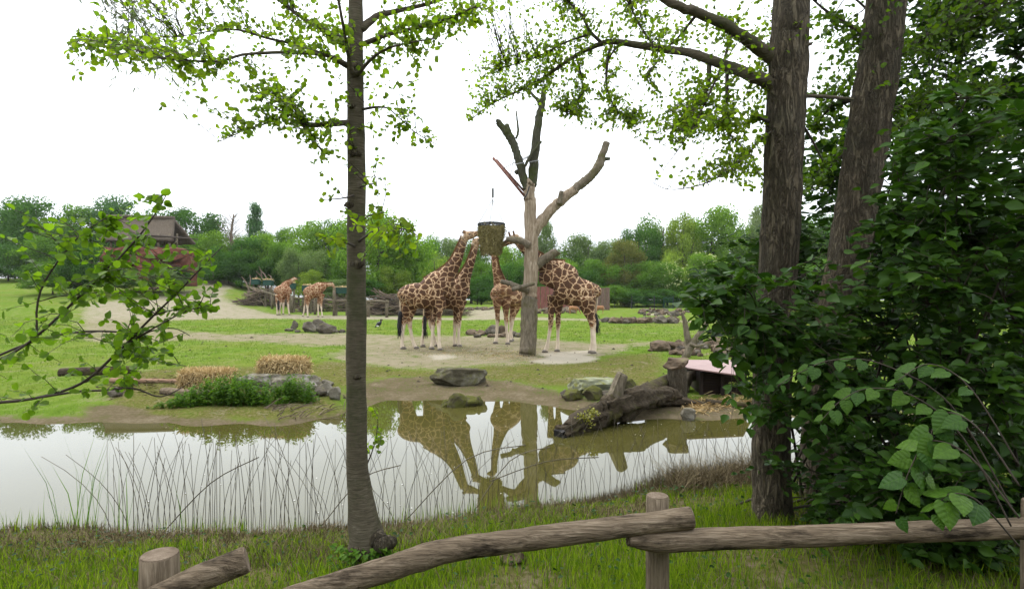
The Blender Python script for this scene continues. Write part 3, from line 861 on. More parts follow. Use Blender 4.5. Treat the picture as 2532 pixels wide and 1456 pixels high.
FT = [  # px, top, bottom, width, depth, tint, shape
    # back rows, left to right
    (-60, 500, 740, 190, 100, 'mid', 'round'), (90, 480, 740, 180, 98, 'dark', 'round'), (200, 500, 720, 160, 95, 'mid', 'round'), (300, 478, 700, 150, 98, 'blue', 'round'), (385, 530, 700, 110, 96, 'mid', 'round'), (460, 510, 700, 150, 92, 'dark', 'round'),
    (545, 548, 700, 100, 104, 'grey', 'airy'), (632, 512, 700, 96, 90, 'blue', 'cone'), (690, 562, 700, 90, 94, 'mid', 'round'), (775, 538, 735, 140, 88, 'bright', 'round'), (850, 540, 740, 120, 86, 'mid', 'round'),
    (960, 575, 740, 130, 90, 'mid', 'round'), (1040, 580, 750, 100, 92, 'mid', 'airy'), (1035, 585, 750, 110, 96, 'dark', 'round'), (1105, 580, 750, 110, 90, 'grey', 'round'), (1165, 592, 750, 90, 88, 'mid', 'round'), (1090, 595, 760, 120, 100, 'dark', 'round'),
    (1235, 600, 750, 110, 92, 'bright', 'round'), (1300, 606, 750, 100, 96, 'blue', 'round'), (1352, 552, 750, 70, 84, 'grey', 'tall'), (1395, 612, 750, 90, 92, 'mid', 'round'), (1455, 578, 750, 130, 94, 'grey', 'round'),
    (1510, 590, 750, 110, 98, 'mid', 'round'), (1580, 552, 740, 100, 92, 'dark', 'round'), (1640, 528, 740, 120, 96, 'mid', 'airy'), (1620, 540, 740, 110, 100, 'grey', 'round'), (1690, 524, 740, 100, 90, 'yellow', 'round'), (1762, 510, 740, 150, 94, 'bright', 'round'),
    (1832, 560, 740, 100, 98, 'grey', 'round'), (1885, 508, 740, 80, 104, 'pale', 'tall'), (1960, 540, 740, 140, 98, 'mid', 'round'), (2080, 520, 740, 150, 96, 'dark', 'round'), (2220, 500, 740, 180, 94, 'mid', 'round'),
    (2380, 500, 740, 180, 96, 'dark', 'round'), (2540, 490, 740, 200, 96, 'mid', 'round'), (2700, 500, 740, 200, 96, 'mid', 'round'),
    # middle rows
    (140, 585, 720, 150, 84, 'mid', 'round'), (20, 600, 760, 160, 82, 'dark', 'round'), (505, 580, 708, 110, 84, 'mid', 'round'), (545, 575, 706, 110, 82, 'bright', 'round'), (597, 580, 712, 130, 76, 'dark', 'round'), (662, 578, 716, 120, 78, 'bright', 'round'),
    (712, 600, 730, 90, 74, 'mid', 'round'), (738, 612, 735, 74, 66, 'grey', 'round'), (800, 605, 742, 110, 70, 'grey', 'airy'), (790, 618, 745, 100, 72, 'grey', 'round'), (760, 668, 745, 70, 60, 'yellow', 'round'), (850, 610, 750, 110, 68, 'mid', 'round'),
    (935, 512, 742, 185, 66, 'bright', 'round'), (1000, 575, 748, 90, 68, 'bright', 'round'), (975, 660, 755, 90, 64, 'yellow', 'round'), (1075, 620, 752, 110, 76, 'yellow', 'airy'), (1065, 640, 755, 110, 78, 'mid', 'round'),
    (1130, 640, 752, 100, 74, 'mid', 'round'), (1190, 640, 752, 110, 76, 'mid', 'round'), (1180, 680, 752, 90, 68, 'dark', 'round'), (1255, 650, 754, 100, 72, 'dark', 'round'), (1310, 640, 754, 90, 74, 'mid', 'round'), (1390, 640, 756, 110, 76, 'bright', 'round'),
    (1440, 660, 760, 100, 74, 'dark', 'round'), (1490, 640, 764, 100, 76, 'mid', 'round'), (1545, 598, 764, 105, 76, 'brown', 'tall'), (1600, 640, 766, 110, 74, 'mid', 'round'), (1650, 620, 766, 100, 78, 'yellow', 'airy'), (1640, 650, 768, 110, 76, 'mid', 'round', True),
    (1715, 620, 766, 120, 80, 'bright', 'round', True), (1780, 640, 766, 120, 78, 'mid', 'round'), (1850, 640, 766, 120, 80, 'yellow', 'round'), (1940, 650, 766, 130, 78, 'dark', 'round'), (2060, 640, 766, 150, 80, 'mid', 'round'), (2200, 640, 766, 160, 80, 'dark', 'round'), (2360, 640, 766, 170, 80, 'mid', 'round'), (2520, 640, 766, 170, 80, 'dark', 'round'),
    # low front row
    (1100, 700, 752, 100, 70, 'dark', 'round'), (1215, 712, 752, 90, 70, 'dark', 'round'), (1520, 705, 768, 80, 70, 'mid', 'round'), (1575, 712, 770, 90, 70, 'dark', 'round'), (1640, 715, 772, 90, 70, 'dark', 'round'), (1700, 716, 772, 90, 70, 'mid', 'round'), (1770, 715, 772, 110, 72, 'dark', 'round'), (1860, 715, 774, 120, 72, 'mid', 'round'),
    (1420, 715, 758, 110, 72, 'dark', 'round'), (1340, 705, 756, 100, 72, 'dark', 'round'), (1275, 700, 756, 100, 72, 'mid', 'round'), (1040, 700, 752, 90, 68, 'mid', 'round'), (640, 640, 722, 110, 74, 'dark', 'round'), (565, 648, 712, 110, 78, 'dark', 'round'), (510, 650, 708, 90, 80, 'dark', 'round'),
    (890, 690, 752, 120, 62, 'dark', 'round'), (830, 690, 750, 90, 60, 'grey', 'round'), (395, 668, 705, 90, 60, 'grey', 'round'), (430, 660, 700, 70, 62, 'dark', 'round'), (330, 680, 715, 90, 60, 'mid', 'round'), (285, 655, 712, 80, 60, 'grey', 'round'), (215, 600, 730, 110, 62, 'dark', 'round'), (130, 640, 735, 120, 62, 'mid', 'round'), (455, 690, 706, 40, 61, 'grey', 'round'),
]
TOTAL = {}
for t in FT: TOTAL[far_label(*t)] = TOTAL.get(far_label(*t), 0) + 1
for t in sorted(FT, key=lambda q: q[0]): far_tree(*t)

# a bare tree between the crowns
root = thing('bare_tree', 'thin leafless tree rising above the shrubs left of the conical tree', 'tree', GP(572, 700, 80, 92))
Yb = root.location.y
limb(root, [(572, 700, 5, Yb), (576, 640, 4, Yb), (572, 580, 3, Yb), (578, 530, 1.5, Yb)], M['branch'], 'trunk', 3)
rr = random.Random(5)
m = MB()
for k in range(70):
    y0 = rr.uniform(540, 640); dx = rr.choice((-1, 1)) * rr.uniform(8, 34)
    dx *= 1.25
    p = [P(574, y0, Yb), P(574 + dx * 0.5, y0 - 16, Yb + rr.uniform(-1, 1)), P(574 + dx, y0 - rr.uniform(20, 60), Yb + rr.uniform(-1.5, 1.5))]
    m.tube(p, [0.035, 0.022, 0.010], 4)
m.build('twigs', M['branch'], root, kind='stuff')

# ------------------------------------------------------------------ red board wall, far wire fence
YW = 62.0
root = thing('board_wall', 'red and brown upright board wall behind the dead tree', 'wall', (P(1415, 750, YW).x, YW, gz(P(1415, 750, YW).x, YW)))
rr = random.Random(2)
x = 1312
k = 0
while x < 1506:
    w = rr.uniform(9, 13)
    topy = 708 + (4 if x > 1420 else 0) + rr.uniform(-1.5, 1.5)
    a = P(x, topy, YW); b = P(x + w - 0.8, topy, YW)
    zb = gz(a.x, YW) - 0.15
    c = ((a.x + b.x) / 2, YW + rr.uniform(-0.05, 0.05), (a.z + zb) / 2)
    MB().box(c, b.x - a.x, 0.06, a.z - zb, taper=rr.uniform(0.94, 1)).build('board', M['red_board'] if x < 1425 else M['brown_board'], root)
    x += w; k += 1
m = MB()
for z in (0.5, 1.5):
    m.box((P(1409, 750, YW).x, YW + 0.14, gz(P(1409, 750, YW).x, YW) + z), 8.2, 0.08, 0.12)
m.build('cross_rail', M['brown_board'], root)

YF = 66.0
root = thing('wire_fence', 'thin dark green wire fence in front of the right hand shrubs', 'fence', (P(1640, 760, YF).x, YF, gz(P(1640, 760, YF).x, YF)))
for px in (1562, 1618, 1665, 1722, 1790, 1860, 1930):
    a = P(px, 742, YF); zb = gz(a.x, YF)
    MB().tube([(a.x, YF, zb - 0.1), (a.x, YF, zb + 1.5)], 0.05, 6).build('post', M['iron'], root)
m = MB()
for z in (0.15, 0.45, 0.75, 1.05, 1.4):
    pts = [(P(px, 750, YF).x, YF, gz(P(px, 750, YF).x, YF) + z) for px in range(1562, 1935, 20)]
    m.tube(pts, 0.012, 4)
m.build('wire', M['fence_metal'], root)
root2 = thing('wire_gate', 'small green framed gate in the far wire fence', 'gate', (P(1653, 760, YF - .2).x, YF - .2, gz(P(1653, 760, YF - .2).x, YF - .2)))
o = root2.location
MB().tube([(o.x - .55, o.y, o.z), (o.x - .55, o.y, o.z + 1.25), (o.x + .5, o.y, o.z + 1.25), (o.x + .5, o.y, o.z), (o.x - .55, o.y, o.z + .03)], 0.035, 6).build('gate_frame', M['fence_metal'], root2)
m = MB()
for k in range(5):
    m.tube([(o.x - .55, o.y, o.z + .2 + k * .22), (o.x + .5, o.y, o.z + .2 + k * .22)], 0.012, 4)
    m.tube([(o.x - .45 + k * .21, o.y + .02, o.z + .02), (o.x - .45 + k * .21, o.y + .02, o.z + 1.24)], 0.012, 4)
m.build('gate_mesh', M['fence_metal'], root2)

# ------------------------------------------------------------------ thatched hut and red rock
YH = 64.0
bx = P(*c3(330, 520), YH)
hut = thing('thatched_hut', 'open thatched hut on posts above the red rock wall', 'hut', (bx.x, YH, P(*c3(330, 540), YH).z))
ridgeL, ridgeR = P(*c3(20, 285), YH + 2.4), P(*c3(560, 300), YH + 2.4)
eaveL, eaveR = P(*c3(-40, 470), YH), P(*c3(545, 466), YH)
backL = Vector((ridgeL.x - .4, YH + 4.8, eaveL.z)); backR = Vector((ridgeR.x + 1.2, YH + 4.8, eaveR.z + .1))
def slab(a, b, c, d, th, nx=24, ny=10, amp=0.1, seed=1):
    m = MB(); vs = []; fs = []
    for side in (0, 1):
        for j in range(ny + 1):
            for i in range(nx + 1):
                u, v = i / nx, j / ny
                p = (a * (1 - u) + b * u) * (1 - v) + (d * (1 - u) + c * u) * v
                nn = (b - a).cross(d - a).normalized()
                if nn.z < 0: nn = -nn
                q = p + nn * (mnoise.noise(p * 1.1 + Vector((seed, 0, 0))) * amp + mnoise.noise(p * 4) * amp * 0.4) - nn * th * side
                if v > 0.95: q.z += mnoise.noise(p * 2.7) * 0.14
                vs.append(q)
    n1 = (nx + 1) * (ny + 1)
    for j in range(ny):
        for i in range(nx):
            k = j * (nx + 1) + i
            fs.append([k, k + 1, k + nx + 2, k + nx + 1]); fs.append([n1 + k, n1 + k + nx + 1, n1 + k + nx + 2, n1 + k + 1])
    def edge(ids):
        for p, q in zip(ids[:-1], ids[1:]): fs.append([p, n1 + p, n1 + q, q])
    edge(list(range(nx + 1))); edge([ny * (nx + 1) + i for i in range(nx + 1)][::-1])
    edge([j * (nx + 1) for j in range(ny + 1)][::-1]); edge([j * (nx + 1) + nx for j in range(ny + 1)])
    m.add(vs, fs)
    return m
slab(ridgeL, ridgeR, eaveR, eaveL, 0.3).build('thatch_roof', M['thatch'], hut, True)
slab(ridgeL + Vector((0, .02, 0)), ridgeR + Vector((0, .02, 0)), backR, backL, 0.3, seed=4).build('thatch_roof', M['thatch'], hut, True)
MB().tube([ridgeL + Vector((0, 0, .05)), (ridgeL + ridgeR) / 2 + Vector((0, 0, .12)), ridgeR + Vector((0, 0, .08))], 0.22, 8, 0.25, 2).build('ridge_cap', M['thatch'], hut, True)
m = MB(); gx = ridgeR.x - 0.35
m.add([Vector((gx, YH + .5, eaveR.z + .25)), Vector((gx, YH + 4.4, eaveR.z + .25)), Vector((gx, YH + 2.4, ridgeR.z - .4)),
       Vector((gx - .08, YH + .5, eaveR.z + .25)), Vector((gx - .08, YH + 4.4, eaveR.z + .25)), Vector((gx - .08, YH + 2.4, ridgeR.z - .4))],
      [[0, 1, 2], [5, 4, 3], [0, 3, 4, 1], [1, 4, 5, 2], [2, 5, 3, 0]])
m.build('gable_wall', M['twig'], hut)
for k, (cx, dy) in enumerate([(523, .5), (580, 2.6), (483, 4.2), (435, .5), (250, .5), (60, .5), (150, 4.2)]):
    a = P(*c3(cx, 450), YH + dy); b = P(*c3(cx, 560), YH + dy)
    MB().tube([(a.x, a.y, b.z - .3), (a.x + .03, a.y, a.z + .5)], 0.13, 7, 0.1, k).build('post', M['dead_mid'], hut, True)
MB().tube([P(*c3(300, 430), YH + .3), P(*c3(520, 440), YH + .3), P(*c3(750, 464), YH + .3)], [.09, .09, .05], 6).build('beam', M['twig'], hut)
MB().tube([P(*c3(520, 545), YH + .6), P(*c3(580, 475), YH + 2.5)], .07, 6).build('brace', M['dead_mid'], hut)
m = MB()
for k in range(14):
    u = k / 13; m.box(eaveL * (1 - u) + eaveR * u + Vector((0, .3, -1.9)), 0.06, 0.06, .8)
m.tube([eaveL + Vector((0, .3, -1.55)), eaveR + Vector((0, .3, -1.55))], .05, 5)
m.build('railing', M['dead_mid'], hut)

rroot = thing('red_rock_wall', 'red artificial rock wall below the thatched hut', 'wall', (bx.x, YH - 1, gz(bx.x, YH - 1)))
def cliff(x0, x1, ytop, ybot, Y, seed, bulge=0.8):
    m = MB(); nx, nz = 44, 18; vs, fs = [], []
    for j in range(nz + 1):
        for i in range(nx + 1):
            u, v = i / nx, j / nz
            a = P(x0 + (x1 - x0) * u, ytop + (ybot - ytop) * v, Y)
            q = Vector((a.x, a.y, a.z)) 
            f = mnoise.noise(Vector((a.x * .5 + seed, a.z * 1.1, 0))) * bulge + mnoise.noise(Vector((a.x * 1.6, a.z * 3.0, seed))) * .28
            q.y -= f + (1 - (2 * u - 1) ** 4) * .6 - .5 * (1 - v) ** 6
            q.z += mnoise.noise(Vector((a.x * .7 + 3, seed, 0))) * .35 * (1 - v) ** 2
            vs.append(q)
    n1 = len(vs)
    vs += [Vector((v.x, Y + 2.5, v.z)) for v in vs]
    for j in range(nz):
        for i in range(nx):
            k = j * (nx + 1) + i
            fs.append([k, k + nx + 1, k + nx + 2, k + 1]); fs.append([n1 + k, n1 + k + 1, n1 + k + nx + 2, n1 + k + nx + 1])
    def edge(ids):
        for p, q in zip(ids[:-1], ids[1:]): fs.append([p, q, n1 + q, n1 + p])
    edge(list(range(nx + 1))); edge([nz * (nx + 1) + i for i in range(nx + 1)][::-1])
    edge([j * (nx + 1) for j in range(nz + 1)][::-1]); edge([j * (nx + 1) + nx for j in range(nz + 1)])
    m.add(vs, fs)
    return m
(xa, ya), (xb, yb) = c3(-20, 524), c3(560, 790)
cliff(xa, xb, ya, yb + 6, YH, 1).build('rock_face', M['rock_red'], rroot, True)
(xa, ya), (xb, yb) = c3(505, 548), c3(645, 810)
cliff(xa, xb, ya, yb + 6, YH - 1.2, 5, .6).build('rock_pillar', M['rock_red'], rroot, True)
rock_mb(P(*c3(560, 590), YH - 2.0), 1.6, .9, .75, 77, 3).build('overhang', M['rock_red'], rroot, True)

# stones at the foot of the red wall
rr = random.Random(8)
sroot = thing('stone_edging', 'low rubble edging at the foot of the red rock wall', 'stones', GP(400, 716, 40, 75))
for k in range(46):
    u = rr.random(); px = 300 + 210 * u + rr.uniform(-4, 4); py = 728 - 34 * u + rr.uniform(-5, 3)
    g = GP(px, py, 40, 80); s = rr.uniform(.15, .38)
    rock_mb(g + Vector((0, 0, s * .3)), s, s * .8, s * .6, k, 1).build('stone', M['rock_brown'], sroot)
# small stakes and woven barrier at the crest of the path
broot = thing('stake_barrier', 'low stake and brushwood barrier across the crest of the sand path', 'barrier', GP(600, 694, 60, 92))
for px in (473, 481, 545, 575, 612, 640):
    g = P(px, 694, 86); z = gz(g.x, 86)
    h = 1.6 if px < 490 else 1.0
    MB().tube([(g.x, 86, z - .1), (g.x, 86, z + h)], .12 if px < 490 else .06, 6).build('stake', M['dead_mid'], broot)
m = MB()
for k in range(60):
    u = rr.uniform(530, 660); g = P(u, 690, 86.4); z = gz(g.x, 86.4)
    m.tube([(g.x - rr.uniform(.5, 2), 86.4 + rr.uniform(-.3, .3), z + rr.uniform(0, .6)), (g.x + rr.uniform(.5, 2), 86.4 + rr.uniform(-.3, .3), z + rr.uniform(0, .5))], .03, 4)
m.build('brushwood', M['branch'], broot, kind='stuff')

# ------------------------------------------------------------------ feeding fence with troughs and brushwood
posts = [(60, 990, 1095), (105, 1000, 1110), (150, 1010, 1138), (213, 1030, 1155), (275, 1045, 1178), (455, 1060, 1214), (560, 1070, 1216), (670, 1085, 1230), (845, 975, 1240), (1160, 1095, 1252), (1330, 1095, 1256)]
froot = thing('feeding_fence', 'log rail fence with upright posts behind the two distant giraffes', 'fence', GP(*c8(500, 1215), 40, 70))
tops = []
for k, (cx, ct, cb) in enumerate(posts):
    g = GP(*c8(cx, cb), 40, 75); t = P(*c8(cx, ct), g.y)
    MB().tube([(g.x, g.y, g.z - .2), (g.x, g.y, (g.z + t.z) / 2), (t.x + .03, g.y, t.z)], .13, 7, .15, k).build('post', M['dead_mid'], froot, True)
    tops.append((g, t))
rail = [(45, 972), (160, 1005), (290, 1050), (440, 1076), (580, 1081), (780, 1095), (965, 1104), (1160, 1110), (1340, 1112)]
rp = []
for (cx, cy) in rail:
    px, py = c8(cx, cy)
    yy = np.interp(px, [t[0].x / t[0].y * F + CX for t in tops], [t[0].y for t in tops])
    rp.append(P(px, py, yy - .16))
for k in range(len(rp) - 1):
    MB().tube([rp[k], (rp[k] + rp[k + 1]) / 2 + Vector((0, 0, rr.uniform(-.05, .05))), rp[k + 1] + (rp[k + 1] - rp[k]) * .02], [.11, .10, .09], 7, .15, k).build('rail', M['dead_mid'], froot, True)
TR = [(125, 930, 66, 'leftmost green hay trough above the dead branches'), (240, 938, 80, 'green hay trough second from the left'), (455, 968, 56, 'small green trough at the head of the standing giraffe'),
      (600, 990, 84, 'green trough between the two distant giraffes'), (912, 1010, 130, 'long green trough in front of the grazing distant giraffe')]
for k, (cx, cy, w, lab) in enumerate(TR):
    px, py = c8(cx, cy)
    yy = float(np.interp(px, [t[0].x / t[0].y * F + CX for t in tops], [t[0].y for t in tops])) + .6
    c = P(px, py, yy); W = w / 2.9725 / 1.252 * yy / F; H = .5
    t = thing('feed_trough', lab, 'trough', (c.x, yy, gz(c.x, yy)), 'green hay troughs on the feeding fence')
    m = MB()
    for (dx, dy, sx, sy) in ((0, -.24, W, .05), (0, .24, W, .05), (-W / 2, 0, .05, .44), (W / 2, 0, .05, .44)):
        m.box((c.x + dx, c.y + dy, c.z), sx, sy, H)
    m.box((c.x, c.y, c.z - H / 2 + .03), W * .96, .42, .04)
    m.build('tub', M['trough'], t)
    m = MB(); m.box((c.x, c.y - .28, c.z + H / 2), W * 1.05, .05, .07); m.box((c.x, c.y + .28, c.z + H / 2), W * 1.05, .05, .07)
    m.build('rim', M['trough'], t)
    for sx in (-.35, .35):
        z0 = gz(c.x + W * sx, yy)
        MB().tube([(c.x + W * sx, yy + .05, z0 - .1), (c.x + W * sx, yy + .05, c.z - H / 2 + .02)], .09, 6).build('post', M['dead_mid'], t)
    q = np.random.default_rng(k); n_ = 120
    m = MB()
    for _ in range(n_):
        a = Vector((c.x + q.uniform(-.48, .48) * W, c.y + q.uniform(-.2, .2), c.z + H / 2 + q.uniform(-.05, .12)))
        m.tube([a, a + Vector((q.normal(0, .12), q.normal(0, .08), q.normal(.03, .06)))], .012, 3, caps=False)
    m.build('hay', M['straw'], t, kind='stuff')

def brush_heap(name, label, x0, x1, yb, h, Yoff, n, seed, rad=(.02, .05), L=(1.0, 2.6)):
    r = random.Random(seed)
    c = GP((x0 + x1) / 2, yb, 35, 75)
    t = thing(name, label, 'branch heap', c)
    for k in range(n):
        u = r.random(); px = x0 + (x1 - x0) * u
        g = GP(px, yb, 35, 75); hh = h * (1 - (2 * u - 1) ** 2 * .75)
        a = g + Vector((0, Yoff + r.uniform(-.6, 1.2), r.uniform(.02, hh)))
        ln = r.uniform(*L) / 2; an = r.gauss(0, .32); yaw = r.uniform(-.6, .6)
        d = Vector((math.cos(an) * math.cos(yaw), math.sin(yaw), math.sin(an))) * ln
        mid = a + Vector((r.gauss(0, .06), r.gauss(0, .06), r.gauss(0, .08)))
        rd = r.uniform(*rad)
        MB().tube([a - d, mid, a + d], [rd, rd * .8, rd * .3], 5).build('dead_branch', M['branch'], t)
    m = MB()
    for k in range(int(n * 2.0)):
        u = r.random(); px = x0 + (x1 - x0) * u
        g = GP(px, yb, 35, 75); hh = h * (1 - (2 * u - 1) ** 2 * .75)
        a = g + Vector((0, Yoff + r.uniform(-.2, 1.4), r.uniform(0, hh * .95)))
        d = Vector((r.gauss(0, .7), r.gauss(0, .4), r.gauss(0, .25)))
        m.tube([a - d * .6, a + Vector((0, 0, .05)), a + d * .6], [.02, .016, .006], 4)
    m.build('twigs', M['twig'], t, kind='stuff')
    return t
brush_heap('brushwood_heap', 'big heap of dead branches left of the pair of giraffes', 908, 1010, 781, 2.0, 0.6, 190, 4, (.018, .05), (1.2, 3.2))
brush_heap('brushwood_heap', 'dead branch heap showing between the legs of the paired giraffes', 1015, 1150, 782, 1.35, 0.8, 150, 14, (.018, .045), (1.2, 2.8))
brush_heap('brushwood_heap', 'pile of dead branches behind the feeding fence', 720, 900, 772, 1.5, 1.6, 180, 6)
t = brush_heap('brushwood_heap', 'tangle of dead branches at the left end of the feeding fence', 580, 715, 757, 1.7, 1.2, 180, 9, (.02, .06), (1.0, 3.2))
for k, (a, b) in enumerate([((60, 1000), (-5, 880)), ((70, 960), (68, 860)), ((205, 930), (125, 830)), ((180, 880), (150, 785)), ((230, 910), (160, 815)), ((270, 900), (235, 860)), ((290, 1040), (240, 960)), ((120, 900), (130, 870))]):
    A, B = P(*c8(*a), 59), P(*c8(*b), 59)
    MB().tube([A, (A + B) / 2 + Vector((.1, 0, .05)), B], [.08, .06, .02], 5).build('dead_branch', M['branch'], t)

# ------------------------------------------------------------------ rocks out on the meadow
def rock_thing(name, label, px, py_top, py_bot, wpx, mat, seed, lo=9, hi=100, sub=3, depth=0.7, group=None, sink=.12, cuts=7, flat=0.0):
    g = GP(px, py_bot, lo, hi)
    W = wpx * g.y / F / 2; H = (py_bot - py_top) * g.y / F / 2
    o = rock_mb((0, 0, H * (1 - sink)), W, W * depth, H * (1 + sink) * (1.25 if flat else 1), seed, sub, cuts, .16, flat).build(name, mat, None, False, org=Vector((0, 0, 0)))
    o.location = (g.x, g.y + W * depth * .6, min(g.z, gz(g.x, g.y + W * depth * .6)))
    return tag(o, label, 'rock', group)

rock_thing('boulder', 'broad flat mossy boulder on the bank in front of the dead tree', 1142, 908, 955, 138, M['rock_slab'], 3, sub=5, depth=.55, cuts=12, flat=.5)
rock_thing('boulder', 'small upright dark rock left of the grey rock cluster', 727, 795, 816, 19, M['rock_grey'], 11)
rock_thing('boulder', 'pale rounded rock at the front of the grey rock cluster', 762, 796, 821, 42, M['rock_grey'], 12)
rock_thing('boulder', 'tallest dark rock at the back of the grey rock cluster', 784, 790, 816, 40, M['rock_grey'], 13)
rock_thing('boulder', 'broad triangular rock right of the grey rock cluster', 803, 797, 824, 46, M['rock_grey'], 14)
for k, (px, py, w, lab) in enumerate([(712, 819, 22, 'flat dark stone left end of the grey rock cluster'), (735, 822, 14, 'small brown stone before the upright rock'), (829, 822, 18, 'flat stone right of the triangular rock'), (845, 822, 18, 'end stone of the grey cluster beside the alder trunk')]):
    rock_thing('stone', lab, px, py - 8, py, w, M['rock_grey'], 30 + k, sub=2)

def stone_heap(name, label, spots, mat, seed, lo=20, hi=80, sub=2):
    r = random.Random(seed)
    c = GP(spots[0][0], spots[0][1], lo, hi)
    t = thing(name, label, 'stone heap', c)
    for k, (px, py, w, h) in enumerate(spots):
        g = GP(px, py, lo, hi); W = w * g.y / F / 2; H = h * g.y / F / 2
        rock_mb(g + Vector((0, W * .3, H * .75)), W, W * .8, H * 1.15, seed * 50 + k, max(sub, 3) if W > .25 else sub, 10, .24).build('stone', mat if isinstance(mat, bpy.types.Material) else r.choice(mat), t)
    return t
RB = [M['rock_brown'], M['rock_grey']]
r = random.Random(21)
stone_heap('rock_heap', 'heap of grey brown rocks behind the hooves of the middle giraffe', [(1165, 829, 34, 13), (1190, 830, 26, 14), (1205, 827, 22, 16), (1222, 828, 34, 24), (1240, 827, 28, 22), (1252, 832, 24, 14), (1268, 831, 22, 15), (1283, 832, 22, 12), (1232, 834, 30, 11), (1212, 834, 20, 9), (1180, 834, 22, 8), (1262, 836, 18, 8)], RB, 3)
sp = [(1497 + k * 6.2 + r.uniform(-3, 3), 800 - r.uniform(0, 5), r.uniform(10, 24), r.uniform(8, 17)) for k in range(30)] + [(1590, 800, 24, 16), (1545, 799, 22, 14), (1635, 800, 30, 20), (1664, 800, 28, 16)]
stone_heap('rock_row', 'long row of brown rocks on the meadow right of the giraffe', sp, RB, 5, 25, 80)
sp = [(1640 + r.uniform(-60, 90), 783 - r.uniform(0, 14), r.uniform(8, 18), r.uniform(6, 11)) for k in range(46)]
stone_heap('rock_heap', 'distant rubble bank between the rock row and the thick alder', sp, RB, 6, 25, 80)
sp = [(1300 + r.uniform(0, 130), 776 - r.uniform(0, 10), r.uniform(8, 20), r.uniform(6, 10)) for k in range(36)]
stone_heap('rock_heap', 'low rubble line at the foot of the red board wall', sp, RB, 7, 25, 80)
sp = [(1150 + r.uniform(0, 85), 768 - r.uniform(0, 5), r.uniform(7, 16), r.uniform(4, 7)) for k in range(26)]
stone_heap('rock_heap', 'low rubble edging below the grass mound behind the hay basket', sp, RB, 8, 25, 80)
rock_thing('boulder', 'big dark angular boulder left of the forked dead tree', 1635, 842, 870, 58, M['rock_brown'], 5, sub=3)
rock_thing('boulder', 'tan boulder behind the dark angular boulder', 1668, 842, 868, 44, M['rock_brown'], 8, sub=3)
rock_thing('stone', 'small flat stone at the foot of the dark angular boulder', 1614, 860, 870, 22, M['rock_brown'], 9, sub=2)
sp = [(1690 + r.uniform(-25, 150), 885 - r.uniform(0, 34), r.uniform(16, 38), r.uniform(10, 22)) for k in range(60)]
stone_heap('rock_heap', 'rubble bank behind the red roofed shelter', sp, RB, 9, 15, 40)

# ------------------------------------------------------------------ the dead feeding tree
YT = groundY(*c1(1385, 1368)) 
tb = P(*c1(1382, 1368), YT)
dead = thing('dead_tree', 'bare pollarded dead tree with sawn limbs holding the hay basket', 'tree', (tb.x, YT, gz(tb.x, YT)))
def q1(l, dy=0.0): return [(*c1(a, b), w / 3.574, YT + dy) for a, b, w in l]
def q2(l, dy=0.0): return [(*c2(a, b), w / 4.339, YT + dy) for a, b, w in l]
limb(dead, q1([(1378, 1385, 70), (1382, 1320, 73), (1386, 1200, 70), (1395, 1000, 69), (1400, 860, 64)]), M['dead_mid'], 'trunk', 1, 6, 28, .06, .14)
limb(dead, q1([(1399, 880, 65), (1402, 800, 62), (1412, 600, 62), (1414, 400, 60), (1408, 200, 53), (1402, 0, 50)]) + q2([(655, 1100, 60), (655, 985, 62), (668, 920, 60)]), M['dead_pale'], 'trunk', 2, 6, 28, .05, .10)
limb(dead, q2([(632, 985, 52), (600, 890, 46), (560, 750, 44), (520, 600, 43), (470, 480, 43), (425, 390, 44), (413, 310, 27)]), M['dead_dark'], 'limb', 3, 6, 14, .14)
limb(dead, q2([(440, 440, 38), (380, 350, 36), (330, 285, 34), (318, 268, 30)]), M['dead_dark'], 'limb', 4, 5, 12, .12)
limb(dead, q2([(684, 960, 48), (695, 860, 52), (700, 700, 50), (722, 500, 47), (745, 300, 44), (775, 150, 38), (800, 20, 33), (812, -110, 22)]), M['dead_dark'], 'limb', 5, 6, 14, .12)
limb(dead, q2([(775, 90, 26), (740, 30, 20), (690, -20, 16), (640, -90, 10)]), M['dead_dark'], 'limb', 6)
limb(dead, q2([(606, 748, 16), (640, 680, 17), (680, 610, 17), (735, 540, 14), (782, 478, 12)], -.3), M['dead_dark'], 'stub', 7)
limb(dead, q2([(508, 450, 12), (530, 400, 12), (533, 330, 11), (520, 230, 9), (518, 150, 7)]), M['dead_dark'], 'stub', 8)
limb(dead, q2([(525, 800, 26), (510, 820, 22), (512, 800, 14)]), M['dead_dark'], 'stub', 18)
limb(dead, q2([(690, 1480, 60), (760, 1370, 60), (830, 1280, 57), (915, 1185, 55), (1000, 1105, 53), (1150, 985, 49)]), M['dead_pale'], 'limb', 9, 6, 14, .12)
limb(dead, q2([(1130, 1000, 49.5), (1230, 920, 48), (1320, 840, 47), (1400, 735, 46), (1440, 620, 42), (1488, 490, 38)]), M['dead_mid'], 'limb', 10, 6, 14, .12)
limb(dead, q2([(975, 1150, 30), (985, 1090, 28), (998, 1015, 24)], -.2), M['dead_mid'], 'stub', 11, 4, 10)
limb(dead, q2([(1440, 675, 22), (1480, 668, 20), (1515, 664, 17)]), M['dead_dark'], 'stub', 12, 4, 8)
limb(dead, q1([(1440, 590, 44), (1510, 530, 40), (1580, 490, 39), (1645, 450, 36)], .05), M['dead_mid'], 'stub', 13, 5, 12)
limb(dead, q1([(1390, 395, 34), (1330, 365, 30), (1260, 348, 28), (1192, 342, 20)], -.35), M['dead_mid'], 'stub', 14, 5, 10)
limb(dead, q1([(1390, 800, 30), (1310, 775, 27), (1230, 738, 24), (1142, 716, 20)], -.3), M['dead_mid'], 'stub', 15, 5, 10)
